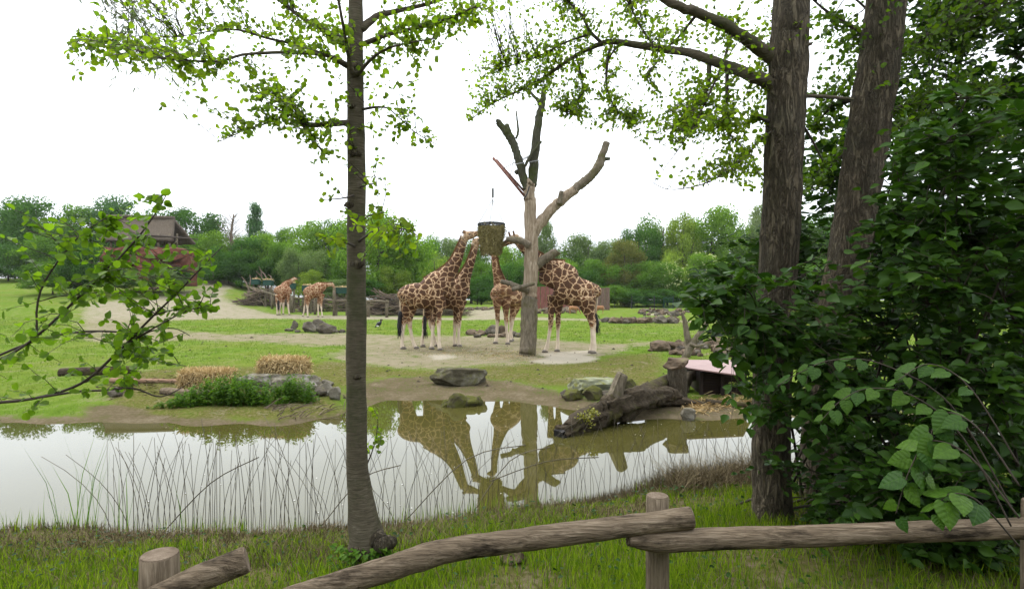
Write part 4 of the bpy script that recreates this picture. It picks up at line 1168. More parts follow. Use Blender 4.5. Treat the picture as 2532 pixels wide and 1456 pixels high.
limb(dead, q1([(1440, 735, 16), (1390, 748, 18), (1320, 768, 20), (1240, 790, 18)], -.62), M['dead_mid'], 'stub', 16, 5, 10)
for (cx, cy, w, k) in ((550, 715, 50, 1), (712, 690, 54, 2)):
    a = P(*c2(cx - w, cy + 12), YT - .28); b = P(*c2(cx, cy), YT - .34); c = P(*c2(cx + w, cy - 10), YT - .22)
    MB().tube([a, (a + b) / 2, b, (b + c) / 2, c], .02, 6).build('metal_band', M['steel'], dead)
a, b, c = P(*c2(655, 960), YT - .36), P(*c2(630, 1040), YT - .36), P(*c2(592, 1105), YT - .33)
MB().tube([a, b, c], .025, 6).build('iron_strap', M['iron'], dead)

boom = thing('feeder_boom', 'two red brown poles propped out from the dead tree to carry the basket', 'boom', P(*c2(585, 1040), YT))
YB = YT + 0.2
tipA = P(*c2(265, 655), YB)
MB().tube([P(*c2(600, 1062), YT - .1), tipA], .05, 8).build('boom_pole', M['boom'], boom, True)
MB().tube([P(*c2(600, 1015), YT + .25), P(*c2(300, 675), YB + .05)], .04, 8).build('boom_pole', M['boom'], boom, True)
for (a, b) in (((490, 660), (455, 830)), ((380, 765), (655, 630)), ((565, 690), (655, 640))):
    MB().tube([P(*c2(*a), YB), P(*c2(*b), YT - .2)], .016, 5).build('stay_cable', M['steel'], boom)

# hay basket
bk = thing('hay_basket', 'hanging round wire basket stuffed with hay', 'feeder', P(*c1(1060, 455), YB))
rim = P(*c1(1060, 213), YB); bot = P(*c1(1058, 452), YB)
rt = 116 / 3.574 * YB / F; rb = 82 / 3.574 * YB / F
def ring(c, r, th, n=28):
    pts = [Vector((c.x + r * math.cos(2 * math.pi * k / n), c.y + r * math.sin(2 * math.pi * k / n), c.z)) for k in range(n + 1)]
    return MB().tube(pts, th, 6, caps=False)
m = ring(rim, rt, .04)
m2 = ring(rim + Vector((0, 0, -.06)), rt, .02); m.add(m2.v, m2.f)
m.build('rim', M['iron'], bk, True)
m = MB()
for t_ in (.2, .4, .6, .8, 1.0):
    z = rim.lerp(bot, t_); q = ring(z, rt + (rb - rt) * t_, .008, 24); m.add(q.v, q.f)
for k in range(22):
    a = 2 * math.pi * k / 22; d = Vector((math.cos(a), math.sin(a), 0))
    m.tube([rim + d * rt, bot + d * rb], .008, 4)
m.build('wire_cage', M['iron'], bk)
m = MB(); vs = []; fs = []
nr_, ns_ = 16, 36
for j in range(nr_ + 1):
    t_ = j / nr_; z = rim.lerp(bot, .14 + .88 * t_); rad = (rt + (rb - rt) * t_) * .93
    for k in range(ns_):
        a = 2 * math.pi * k / ns_; d = Vector((math.cos(a), math.sin(a), 0)); p = z + d * rad
        vs.append(p + d * (mnoise.noise(p * 6) * .06 + mnoise.noise(p * 15) * .03))
for j in range(nr_):
    for k in range(ns_):
        k2 = (k + 1) % ns_; fs.append([j * ns_ + k, (j + 1) * ns_ + k, (j + 1) * ns_ + k2, j * ns_ + k2])
fs.append(list(range(ns_))); fs.append([nr_ * ns_ + k for k in range(ns_)][::-1])
m.add(vs, fs); m.build('hay', M['hay'], bk, True)
q = np.random.default_rng(3); n_ = 8500
m = MB()
pos, dd, nn, ss = [], [], [], []
for _ in range(n_):
    t_ = q.uniform(.09, 1.03); a = q.uniform(0, 6.283); z = rim.lerp(bot, t_); d = Vector((math.cos(a), math.sin(a), 0))
    p = z + d * ((rt + (rb - rt) * t_) * q.uniform(.92, 1.015))
    pos.append(tuple(p)); v = Vector((-d.y, d.x, 0)) * q.normal(0, .8) + Vector((0, 0, q.normal(-.35, .55))) + d * q.normal(0.05, .18)
    dd.append(tuple(v)); nn.append(tuple(d + Vector((0, 0, .2)))); ss.append(q.uniform(.08, .22))
me = leaf_mesh('hay_wisps', np.array(pos), np.array(dd), np.array(nn), np.array(ss), 'straw', ORG[bk.name])
link('hay_wisps', me, M['hay'], bk, 'stuff')
hook = P(*c2(260, 1100), YB)
for k in range(4):
    a = 2 * math.pi * (k + .12) / 4
    MB().tube([rim + Vector((math.cos(a) * rt, math.sin(a) * rt, 0)), hook], .016, 4).build('wire', M['steel'], bk)
pts = []
s0, s1 = P(*c2(262, 1078), YB), P(*c2(262, 985), YB)
for k in range(60):
    u = k / 59; a = u * 9 * 2 * math.pi; pts.append(s0.lerp(s1, u) + Vector((math.cos(a) * .03, math.sin(a) * .03, 0)))
MB().tube(pts, .022, 4).build('spring', M['steel'], bk)
MB().tube([s1, tipA], .018, 4).build('cable', M['steel'], bk)
MB().tube([hook, s0], .015, 5).build('hook', M['steel'], bk)

# ------------------------------------------------------------------ giraffes
def voxel(mb, size, smooth_it=4):
    me = mb.mesh('tmp'); o = bpy.data.objects.new('tmp', me); COL.objects.link(o)
    md = o.modifiers.new('r', 'REMESH'); md.mode = 'VOXEL'; md.voxel_size = size; md.use_smooth_shade = True
    sm = o.modifiers.new('s', 'SMOOTH'); sm.factor = .5; sm.iterations = smooth_it
    dg = bpy.context.evaluated_depsgraph_get(); dg.update()
    out = bpy.data.meshes.new_from_object(o.evaluated_get(dg))
    bpy.data.objects.remove(o); bpy.data.meshes.remove(me)
    return out

def interp_secs(secs, per=4):
    A = np.array([(*s[0], s[1], s[2]) for s in secs], float)
    return [(Vector(a[:3]), a[3], a[4]) for a in cat_rom(A, per)]

def giraffe(label, conv, k, body, neck, head, legs, side, coat, ear_at, horn_at, tail=None, eye=None, Y0=None, vox=.032, lo=15, group='giraffes in the enclosure', mane=True, headdir=1, plain_cut=1.0):
    """all picture points in the zoom given by conv; k = zoom pixels per picture pixel"""
    hoofs = [l[-1] for l in legs]
    Ys = [groundY(*conv(h[0], h[1]), lo, 80) for h in hoofs]
    Y0 = Y0 or float(np.mean(Ys))
    mpx = Y0 / F / k
    px, py = conv(np.mean([h[0] for h in hoofs]), np.mean([h[1] for h in hoofs]))
    base = P(px, py, Y0); base.z = gz(base.x, Y0)
    root = thing('giraffe', label, 'giraffe', base, group)
    def W(x, y, dy): return P(*conv(x, y), Y0 + dy)
    mb = MB()
    for secs in (body, neck, head):
        mb.loft(interp_secs([(W(s[0], s[1], s[4] if len(s) > 4 else 0), s[2] * mpx, s[3]) for s in secs]), side)
    hoof_mbs = []
    for li, l in enumerate(legs):
        dyh = max(-.55, min(.55, Ys[li] - Y0)) if l[0][3] is None else l[-1][3]
        n_ = len(l); pts = []
        for i, s in enumerate(l):
            if s[3] is None:
                u = i / (n_ - 1); dy = dyh * min(1, u * 1.4) + (.16 if dyh > 0 else -.16) * (1 - min(1, u * 1.4))
            else: dy = s[3]
            pts.append((*W(s[0], s[1], dy), s[2] * mpx))
        A = cat_rom(pts, 4)
        gzv = gz(A[-1][0], A[-1][1]) 
        dz = gzv - A[-1][2]; m_ = len(A)
        P3 = [Vector((a[0], a[1], a[2] + dz * max(0, i / (m_ - 1)))) for i, a in enumerate(A)]
        mb.tube(P3, [a[3] for a in A], 10)
        e = P3[-1]; rr_ = A[-1][3]
        hm = MB(); hm.tube([e + Vector((0, 0, .0)), e + Vector((0, 0, rr_ * .5)), e + Vector((0, 0, rr_ * 1.1))], [rr_ * 1.32, rr_ * 1.22, rr_ * .95], 10)
        hoof_mbs.append(hm)
    me = voxel(mb, vox)
    co = np.empty(len(me.vertices) * 3, np.float32); me.vertices.foreach_get('co', co); co = co.reshape(-1, 3)
    H = co[:, 2] - base.z
    sc_ = (W(body[0][0], hoofs[0][1] - 100, 0) - W(body[0][0], hoofs[0][1], 0)).z / 100
    small = np.clip((1.5 - H) / .35, 0, 1)
    nl = vnoise(co[:, 0] * 9, co[:, 2] * 5, 3)
    plain = np.clip((plain_cut + .12 - H + (nl - .5) * .35) / .25, 0, 1)
    hc = np.array(W(head[1][0], head[1][1], head[1][4] if len(head[1]) > 4 else 0))
    hd = np.exp(-(np.linalg.norm(co - hc, axis=1) / .28) ** 2)
    rp = np.array(W(body[1][0], body[1][1], body[1][4] if len(body[1]) > 4 else 0)); small = np.maximum(small, 0.9 * np.exp(-(np.linalg.norm(co - rp, axis=1) / .5) ** 2))
    small = np.maximum(small, hd)
    small = np.clip((small + (vnoise(co[:, 0] * 7 + 40, co[:, 2] * 7, 8) - .5) * .25 - .5) * 8 + .5, 0, 1)
    belly = np.clip((plain_cut + .78 - H) / .12, 0, 1) * (H > plain_cut + .5)
    at = me.attributes.new('coat', 'FLOAT_COLOR', 'POINT')
    at.data.foreach_set('color', np.stack([small, plain, hd * .9, np.ones(len(co))], -1).astype(np.float32).ravel())
    co -= np.array(base, np.float32)
    # hide coordinates: patches run through the flank, so each side shows clean polygons
    sv = np.array(Vector(side).normalized()); fv = np.array([sv[1], -sv[0], 0.0])
    hid = np.stack([co @ fv, (co @ sv) * .22, co[:, 2]], -1).astype(np.float32)
    ha = me.attributes.new('hide', 'FLOAT_VECTOR', 'POINT'); ha.data.foreach_set('vector', hid.ravel())
    me.vertices.foreach_set('co', co.ravel()); me.update()
    me.materials.clear(); me.materials.append(coat)
    bo = link('body', me, None, root)
    for hm in hoof_mbs: hm.build('hoof', M['hoof'], root, True)
    # ears, horns, eye
    for (x, y, dx, dy_, dep) in ear_at:
        a, b = W(x, y, dep), W(x + dx, y + dy_, dep - .05)
        MB().loft([(a, .02, .015), (a.lerp(b, .35), .07, .03), (a.lerp(b, .7), .06, .025), (b, .01, .008)], (0, 1, 0.2), 8).build('ear', M['ear'], root, True)
    for (x, y, dx, dy_, dep) in horn_at:
        a, b = W(x, y, dep), W(x + dx, y + dy_, dep)
        mh = MB().tube([a, a.lerp(b, .7), b], [.045, .034, .036], 8); ho = mh.build('ossicone', coat if False else M['mane'], root, True)
        MB().tube([b - (b - a) * .12, b + (b - a) * .08], [.042, .036], 8).build('horn_tip', M['hair'], ho, True)
    if eye:
        for s_ in (-1, 1):
            rock_mb(W(eye[0], eye[1], eye[2] * s_), .03, .03, .03, 1, 2, 0, 0).build('eye', M['eye'], root, True)
    if mane:
        pts = interp_secs([(W(s[0], s[1], s[4] if len(s) > 4 else 0), s[2] * mpx, s[3]) for s in neck], 8)
        q = np.random.default_rng(5); pos, dd, nn, ss = [], [], [], []
        for i in range(len(pts) - 1):
            t_ = (pts[i + 1][0] - pts[i][0]).normalized(); sd = Vector(side); sd = (sd - t_ * sd.dot(t_)).normalized(); up = sd.cross(t_).normalized()
            if up.dot(Vector((mane, 0, 1.2))) < 0: up = -up
            for _ in range(22):
                c_ = pts[i][0].lerp(pts[i + 1][0], q.uniform()) + up * pts[i][1] * .93 + sd * q.normal(0, .022)
                pos.append(tuple(c_)); v = up + t_ * q.normal(.3, .3) + sd * q.normal(0, .15); dd.append(tuple(v)); nn.append(tuple(sd + up * .01)); ss.append(q.uniform(.05, .10))
        me = leaf_mesh('mane', np.array(pos), np.array(dd), np.array(nn), np.array(ss), 'narrow', base)
        link('mane', me, M['mane'], root, 'stuff')
    if tail:
        pts = [W(*p) for p in tail[0]]
        MB().tube([Vector(a) for a in cat_rom([tuple(p) for p in pts], 3)], list(np.linspace(.05, .02, (len(pts) - 1) * 3 + 1)), 7).build('tail', M['ear'], root, True)
        A = cat_rom([tuple(W(*p)) for p in tail[1]], 4); n_ = len(A)
        tm = MB().tube([Vector(a) for a in A], [tail[2] * mpx * (.35 + 1.0 * math.sin(math.pi * min(1, .15 + .8 * i / (n_ - 1)))) for i in range(n_)], 8, .35, 2)
        q = random.Random(3)
        for _ in range(40):
            i = q.randrange(n_ - 2); a = Vector(A[i]); b = Vector(A[min(n_ - 1, i + 3)])
            off = Vector((q.gauss(0, 1), q.gauss(0, 1), 0)) * tail[2] * mpx * .8
            tm.tube([a, (a + b) / 2 + off, b + off * 1.3 + Vector((0, 0, -.12))], [.012, .012, .003], 3)
        tm.build('tail_tuft', M['hair'], root, True)
    return root

# front left giraffe of the pair
giraffe('large dark patched giraffe of the pair, nearer one with black tail tuft', c1, 3.574,
    [(268, 890, 52, .16), (300, 862, 98, .32), (370, 845, 114, .42), (450, 842, 120, .47), (530, 818, 150, .47), (600, 790, 172, .42), (655, 780, 140, .33), (690, 800, 70, .18)],
    [(580, 775, 150, .34), (632, 705, 104, .27), (696, 625, 72, .20), (748, 540, 52, .16), (782, 455, 41, .135), (808, 385, 34, .12), (828, 330, 30, .105)],
    [(812, 316, 24, .08), (840, 314, 38, .13), (880, 308, 36, .12), (920, 297, 26, .085), (958, 287, 21, .07), (966, 286, 14, .05)],
    [[(600, 860, 62, None), (602, 940, 42, None), (598, 1010, 25, None), (595, 1090, 23, None), (595, 1130, 17, None), (598, 1240, 15, None), (600, 1285, 19, None), (606, 1326, 20, None)],
     [(580, 860, 58, None), (565, 950, 38, None), (552, 1030, 23, None), (546, 1100, 22, None), (542, 1150, 16, None), (536, 1250, 14, None), (532, 1290, 18, None), (532, 1318, 20, None)],
     [(320, 880, 80, None), (305, 960, 52, None), (290, 1030, 28, None), (286, 1085, 24, None), (278, 1150, 17, None), (270, 1240, 15, None), (272, 1285, 18, None), (281, 1316, 20, None)],
     [(345, 880, 80, None), (348, 960, 52, None), (340, 1040, 28, None), (338, 1090, 23, None), (347, 1160, 16, None), (366, 1240, 15, None), (380, 1285, 18, None), (396, 1311, 20, None)]],
    (0, 1, 0), M['coat'], [(818, 322, -28, 14, -.12)], [(830, 285, -26, 0, -.06), (838, 282, -26, -12, .07)],
    ([(266, 850, 0), (254, 900, 0), (255, 985, 0)], [(255, 980, 0), (247, 1060, 0), (248, 1130, 0), (250, 1200, 0)], 15), (868, 300, .115), mane=-1)
# the one behind it
giraffe('dark giraffe of the pair, the farther one pressed behind its companion', c1, 3.574,
    [(478, 890, 55, .16), (510, 865, 95, .30), (580, 850, 112, .40), (650, 845, 120, .44), (720, 835, 135, .44), (780, 835, 128, .38), (825, 845, 85, .25), (845, 860, 40, .14)],
    [(770, 805, 105, .31), (800, 735, 76, .25), (834, 660, 52, .19), (868, 580, 38, .15), (892, 510, 31, .13), (911, 450, 27, .115), (924, 400, 26, .10)],
    [(905, 395, 20, .07), (920, 372, 34, .12), (950, 362, 34, .115), (985, 352, 26, .085), (1018, 346, 18, .06)],
    [[(790, 880, 60, .1), (778, 960, 40, .1), (774, 1040, 25, .1), (773, 1095, 23, .05), (772, 1140, 16, 0), (770, 1230, 15, 0), (772, 1275, 18, 0), (778, 1304, 20, 0)],
     [(770, 880, 58, .3), (755, 960, 38, .3), (746, 1040, 24, .3), (741, 1100, 22, .3), (737, 1150, 16, .3), (734, 1240, 14, .3), (735, 1280, 18, .3), (740, 1306, 19, .3)],
     [(525, 890, 80, .0), (500, 960, 48, .0), (480, 1030, 27, -.1), (468, 1085, 23, -.1), (462, 1150, 16, -.1), (452, 1230, 14, -.1), (450, 1275, 18, -.1), (455, 1302, 19, -.1)],
     [(545, 890, 78, .4), (535, 960, 45, .4), (524, 1040, 26, .4), (522, 1090, 22, .4), (540, 1160, 15, .4), (558, 1230, 14, .4), (570, 1270, 17, .4), (578, 1290, 18, .4)]],
    (0, 1, 0), M['coat'], [(908, 385, -30, 6, -.12)], [(918, 352, -22, -8, -.05)],
    ([(478, 870, 0), (466, 920, -.1), (468, 1030, -.2)], [(468, 1020, -.2), (470, 1090, -.2), (472, 1150, -.2), (474, 1200, -.2)], 11), (945, 350, .115), Y0=24.0, mane=-1)
# the middle one, turned towards us
giraffe('middle giraffe facing the pond with its head hidden behind the hay basket', c1, 3.574,
    [(1092, 838, 62, .20, -.45), (1118, 825, 100, .36, -.3), (1160, 815, 118, .44, 0), (1210, 828, 116, .46, .4), (1255, 845, 104, .44, .8), (1290, 862, 84, .36, 1.15), (1308, 880, 50, .2, 1.35)],
    [(1150, 765, 88, .30, -.05), (1128, 690, 58, .235, -.15), (1108, 620, 44, .19, -.2), (1094, 550, 36, .155, -.22), (1085, 480, 31, .135, -.22), (1082, 420, 29, .12, -.2), (1080, 380, 28, .115, -.15)],
    [(1084, 372, 22, .08, .0), (1078, 358, 34, .12, -.1), (1062, 352, 34, .11, -.2), (1042, 356, 26, .08, -.3), (1028, 360, 18, .06, -.36)],
    [[(1112, 860, 50, -.35), (1110, 930, 34, -.35), (1113, 1000, 22, -.35), (1115, 1070, 20, -.32), (1112, 1110, 15, -.3), (1106, 1200, 13, -.3), (1102, 1240, 16, -.3), (1096, 1276, 18, -.3)],
     [(1190, 880, 52, -.2), (1188, 950, 34, -.25), (1190, 1020, 22, -.3), (1192, 1085, 20, -.3), (1194, 1120, 15, -.3), (1200, 1210, 13, -.3), (1203, 1250, 16, -.3), (1204, 1280, 18, -.3)],
     [(1270, 890, 70, .9), (1258, 960, 40, .9), (1240, 1030, 24, .8), (1236, 1090, 20, .8), (1232, 1140, 15, .8), (1222, 1200, 13, .75), (1226, 1235, 16, .75), (1232, 1256, 17, .7)],
     [(1285, 900, 66, 1.1), (1275, 960, 38, 1.1), (1250, 1030, 23, 1.1), (1240, 1090, 20, 1.1), (1236, 1140, 14, 1.1), (1236, 1190, 13, 1.1), (1238, 1220, 15, 1.1), (1242, 1240, 16, 1.1)]],
    (.75, .66, 0), M['coat_tan'], [], [], None, None, mane=1)
# the right hand one
giraffe('giraffe standing right of the dead tree with its neck bent behind the trunk', c1, 3.574,
    [(1990, 860, 42, .15), (1968, 835, 95, .32), (1910, 830, 118, .42), (1840, 815, 128, .47), (1760, 790, 148, .48), (1690, 740, 185, .46), (1630, 710, 175, .40), (1575, 720, 130, .30), (1550, 760, 70, .18)],
    [(1690, 640, 108, .34), (1620, 625, 98, .31), (1560, 600, 84, .26), (1500, 550, 68, .21), (1440, 500, 56, .18), (1390, 460, 48, .155), (1345, 422, 42, .135), (1310, 385, 38, .12), (1290, 358, 34, .115)],
    [(1308, 330, 24, .08), (1280, 336, 40, .13), (1240, 352, 38, .125), (1195, 374, 28, .09), (1155, 398, 21, .07), (1142, 405, 14, .05)],
    [[(1610, 840, 62, None), (1595, 930, 42, None), (1587, 1010, 27, None), (1584, 1090, 25, None), (1578, 1140, 18, None), (1562, 1240, 16, None), (1550, 1300, 19, None), (1534, 1346, 21, None)],
     [(1655, 850, 60, None), (1652, 940, 40, None), (1650, 1020, 25, None), (1650, 1095, 24, None), (1649, 1150, 17, None), (1648, 1240, 16, None), (1646, 1300, 19, None), (1640, 1336, 21, None)],
     [(1900, 870, 92, None), (1920, 960, 62, None), (1945, 1030, 36, None), (1958, 1085, 30, None), (1962, 1140, 21, None), (1968, 1240, 18, None), (1970, 1310, 20, None), (1962, 1358, 22, None)],
     [(1890, 870, 86, None), (1905, 960, 56, None), (1932, 1040, 30, None), (1945, 1090, 25, None), (1950, 1150, 18, None), (1950, 1240, 16, None), (1946, 1300, 18, None), (1936, 1350, 20, None)]],
    (0, 1, 0), M['coat'], [(1296, 325, 36, 22, -.12)], [(1262, 312, -8, -38, -.06), (1225, 318, -12, -36, .06)],
    ([(1990, 830, 0), (1992, 900, -.05), (1978, 1010, -.1)], [(1978, 1000, -.1), (1990, 1060, -.1), (1994, 1110, -.1), (1992, 1170, -.1)], 13), (1262, 325, .115), mane=1)
# two distant ones at the troughs
giraffe('distant giraffe seen from behind with its neck raised to a trough', c8, 3.7216,
    [(318, 1040, 34, .16, -.2), (335, 1022, 52, .34, -.1), (365, 1015, 60, .42, .1), (395, 1003, 64, .42, .3), (415, 985, 56, .34, .5), (428, 975, 34, .2, .6)],
    [(395, 968, 40, .26, .35), (415, 945, 28, .20, .45), (440, 930, 21, .16, .5), (465, 915, 17, .13, .55), (478, 906, 15, .11, .55)],
    [(466, 902, 9, .06, .55), (475, 900, 13, .12, .55), (490, 903, 11, .09, .55), (508, 905, 7, .06, .55)],
    [[(330, 1050, 30, -.3), (324, 1100, 18, -.3), (322, 1150, 11, -.3), (322, 1185, 8, -.3), (323, 1242, 8, -.3)],
     [(350, 1050, 30, -.1), (352, 1100, 18, -.1), (347, 1150, 11, -.1), (344, 1190, 8, -.1), (343, 1238, 8, -.1)],
     [(385, 1040, 26, .3), (380, 1100, 13, .3), (378, 1150, 10, .3), (378, 1190, 7, .3), (377, 1226, 8, .3)],
     [(415, 1030, 26, .3), (420, 1090, 14, .3), (422, 1140, 10, .3), (427, 1190, 7, .3), (435, 1226, 8, .3)]],
    (-.35, .93, 0), M['coat_far'], [(468, 902, -14, 2, .45)], [(474, 890, -4, -8, .5), (480, 889, 2, -8, .6)],
    ([(316, 1045, -.4), (318, 1080, -.5), (330, 1110, -.5)], [(330, 1098, -.5), (332, 1130, -.5), (333, 1160, -.5), (333, 1185, -.5)], 7), None, vox=.04, lo=40, mane=-1)
giraffe('distant giraffe standing side on with its neck stretched level to a trough', c8, 3.7216,
    [(594, 1055, 34, .15), (606, 1035, 56, .32), (640, 1022, 62, .42), (680, 1010, 66, .44), (715, 1000, 70, .42), (740, 1000, 50, .3), (752, 1010, 26, .16)],
    [(705, 975, 38, .28), (735, 965, 28, .22), (765, 960, 22, .17), (795, 957, 18, .14), (822, 955, 16, .12)],
    [(812, 950, 10, .07), (824, 950, 15, .12), (836, 962, 13, .10), (842, 978, 10, .08), (843, 988, 7, .06)],
    [[(612, 1060, 36, -.1), (604, 1110, 20, -.1), (600, 1160, 11, -.1), (601, 1195, 8, -.1), (603, 1254, 8, -.1)],
     [(605, 1060, 34, .3), (588, 1110, 18, .3), (576, 1160, 11, .3), (568, 1200, 8, .3), (557, 1252, 8, .3)],
     [(715, 1045, 28, .2), (703, 1100, 14, .2), (699, 1150, 10, .2), (698, 1195, 7, .2), (699, 1250, 8, .2)],
     [(735, 1040, 28, -.1), (726, 1100, 15, -.1), (726, 1150, 10, -.1), (730, 1195, 7, -.1), (737, 1252, 8, -.1)]],
    (0, 1, 0), M['coat_far'], [(816, 950, -12, -4, -.1)], [(822, 938, -3, -8, -.05), (828, 938, 1, -8, .06)],
    ([(592, 1050, 0), (588, 1090, 0), (590, 1120, 0)], [(590, 1110, 0), (590, 1135, 0), (591, 1160, 0), (591, 1180, 0)], 6), None, vox=.04, lo=40, mane=-1)

# ------------------------------------------------------------------ hornbill and antelopes
g = GP(*c1(65, 1140), 20, 60); kb = g.y / F / 3.574
bird = thing('ground_bird', 'black long legged ground bird with a red wattle on the grass', 'bird', g)
def B(x, y, dy=0): 
    v = P(*c1(x, y), g.y + dy); return v
mb = MB()
mb.loft(interp_secs([(B(38, 1112), 4 * kb, .03), (48, ), ][:1] + [(B(50, 1103), 13 * kb, .09), (B(64, 1092), 19 * kb, .13), (B(76, 1082), 16 * kb, .11), (B(82, 1072), 9 * kb, .06), (B(83, 1062), 6 * kb, .045), (B(84, 1054), 7 * kb, .05), (B(90, 1052), 5 * kb, .035)]), (0, 1, 0), 10)
mb.add(MB().loft([(B(50, 1105), 8 * kb, .08), (B(36, 1118), 6 * kb, .07), (B(28, 1126), 2 * kb, .05)], (0, 1, 0), 8).v, MB().loft([(B(50, 1105), 8 * kb, .08), (B(36, 1118), 6 * kb, .07), (B(28, 1126), 2 * kb, .05)], (0, 1, 0), 8).f)
me = voxel(mb, .014, 3)
co = np.empty(len(me.vertices) * 3, np.float32); me.vertices.foreach_get('co', co); co = co.reshape(-1, 3) - np.array(g, np.float32); me.vertices.foreach_set('co', co.ravel()); me.update()
me.materials.clear(); me.materials.append(M['feather']); link('body', me, None, bird)
MB().loft([(B(88, 1052), 4 * kb, .025), (B(96, 1056), 3.2 * kb, .02), (B(104, 1064), 1 * kb, .006)], (0, 1, 0), 8).build('beak', M['feather'], bird, True)
MB().loft([(B(88, 1056), 3 * kb, .03), (B(88, 1066), 5 * kb, .035), (B(86, 1072), 2 * kb, .02)], (0, 1, 0), 8).build('wattle', M['bill'], bird, True)
MB().loft([(B(46, 1108, -.09), 5 * kb, .02), (B(54, 1112, -.12), 6 * kb, .02), (B(66, 1110, -.11), 3 * kb, .01)], (0, 1, 0), 8).build('wing_patch', M['white'], bird, True)
for (x0, x1, d) in ((60, 58, -.05), (72, 76, .05)):
    e = B(x1, 1138, d); e.z = gz(e.x, e.y) + .01
    MB().tube([B(x0, 1105, d), B((x0 + x1) / 2 + 2, 1122, d), e], [.022, .012, .01], 6).build('leg', M['feather'], bird, True)
    mm_ = MB()
    for a in (-.5, 0, .5): mm_.tube([e, e + Vector((.09 * math.cos(a), -.09 * math.sin(a), 0))], [.01, .004], 5)
    mm_.build('foot', M['feather'], bird)

def antelope(label, cx, cy, sgn, rot):
    g = GP(*c1(cx, cy), 30, 70)
    t = thing('antelope', label, 'antelope', g, 'antelopes grazing at the back of the meadow')
    mb = MB(); s = .8
    def A(x, y, z): return g + Vector((x * s * sgn, y * s, z * s))
    mb.loft(interp_secs([(A(-.5, 0, .72), .1, .08), (A(-.35, 0, .76), .17, .13), (A(0, 0, .74), .18, .14), (A(.3, 0, .76), .17, .12), (A(.45, 0, .74), .1, .08)]), (0, 1, 0), 10)
    mb.loft([(A(.35, 0, .78), .11, .08), (A(.58, 0, .62), .07, .05), (A(.72, 0, .35), .055, .045)], (0, 1, 0), 10)
    mb.loft([(A(.68, 0, .36), .05, .04), (A(.78, 0, .26), .06, .045), (A(.86, 0, .1), .035, .03)], (0, 1, 0), 10)
    for x, y in ((-.38, -.08), (-.42, .08), (.3, -.08), (.34, .08)):
        mb.tube([A(x, y, .7), A(x - .02, y, .45), A(x + .01, y, .25), A(x, y, 0)], [.09, .045, .028, .026], 8)
    me = voxel(mb, .03, 2)
    co = np.empty(len(me.vertices) * 3, np.float32); me.vertices.foreach_get('co', co); co = co.reshape(-1, 3) - np.array(g, np.float32); me.vertices.foreach_set('co', co.ravel()); me.update()
    me.materials.clear(); me.materials.append(M['antelope']); link('body', me, None, t)
    for y in (-.06, .06):
        MB().loft([(A(.70, y, .42), .02, .015), (A(.62, y * 2, .47), .035, .02), (A(.56, y * 2.4, .48), .008, .006)], (0, 1, 0), 6).build('ear', M['antelope'], t, True)
        MB().tube([A(.74, y * .6, .42), A(.70, y, .6), A(.74, y * 1.1, .72)], [.018, .014, .005], 6).build('horn', M['hair'], t, True)
    MB().tube([A(-.52, 0, .75), A(-.58, 0, .62), A(-.56, 0, .5)], [.03, .025, .008], 6).build('tail', M['ear'], t, True)
antelope('small tan antelope grazing left of the hind legs of the giraffe beside the dead tree', 1785, 1010, 1, 0)
antelope('small tan antelope grazing beyond the tail of the giraffe beside the dead tree', 2015, 1006, -1, 0)

# ------------------------------------------------------------------ far bank of the pond, left
def log_thing(name, label, pix, mat, seed, cat='log', lo=9, hi=30, lift=.6):
    """pix: (px, py of the underside, half width px)"""
    A = []
    for (px, py, w) in pix:
        g = GP(px, py, lo, hi); r_ = w * g.y / F; A.append((g.x, g.y, g.z + r_ * lift, r_))
    A = cat_rom(A, 6)
    base = Vector(A[len(A) // 2][:3])
    o = MB().tube([Vector(a[:3]) for a in A], [a[3] for a in A], 12, .16, seed).build(name, mat, None, True, org=base)
    return tag(o, label, cat)
log_thing('pole', 'long peeled pole lying left of the lower straw bale', [(274, 945, 6.5), (360, 946, 6.5), (460, 948, 7)], M['pole'], 1, 'pole')
log_thing('log', 'short grey log lying in front of the lower straw bale', [(402, 972, 10), (460, 976, 10), (530, 983, 10.5)], M['rail'], 2)
log_thing('log', 'dark mossy log half hidden by the sapling at the left edge', [(150, 928, 12), (240, 926, 12), (335, 922, 11)], M['log'], 3)
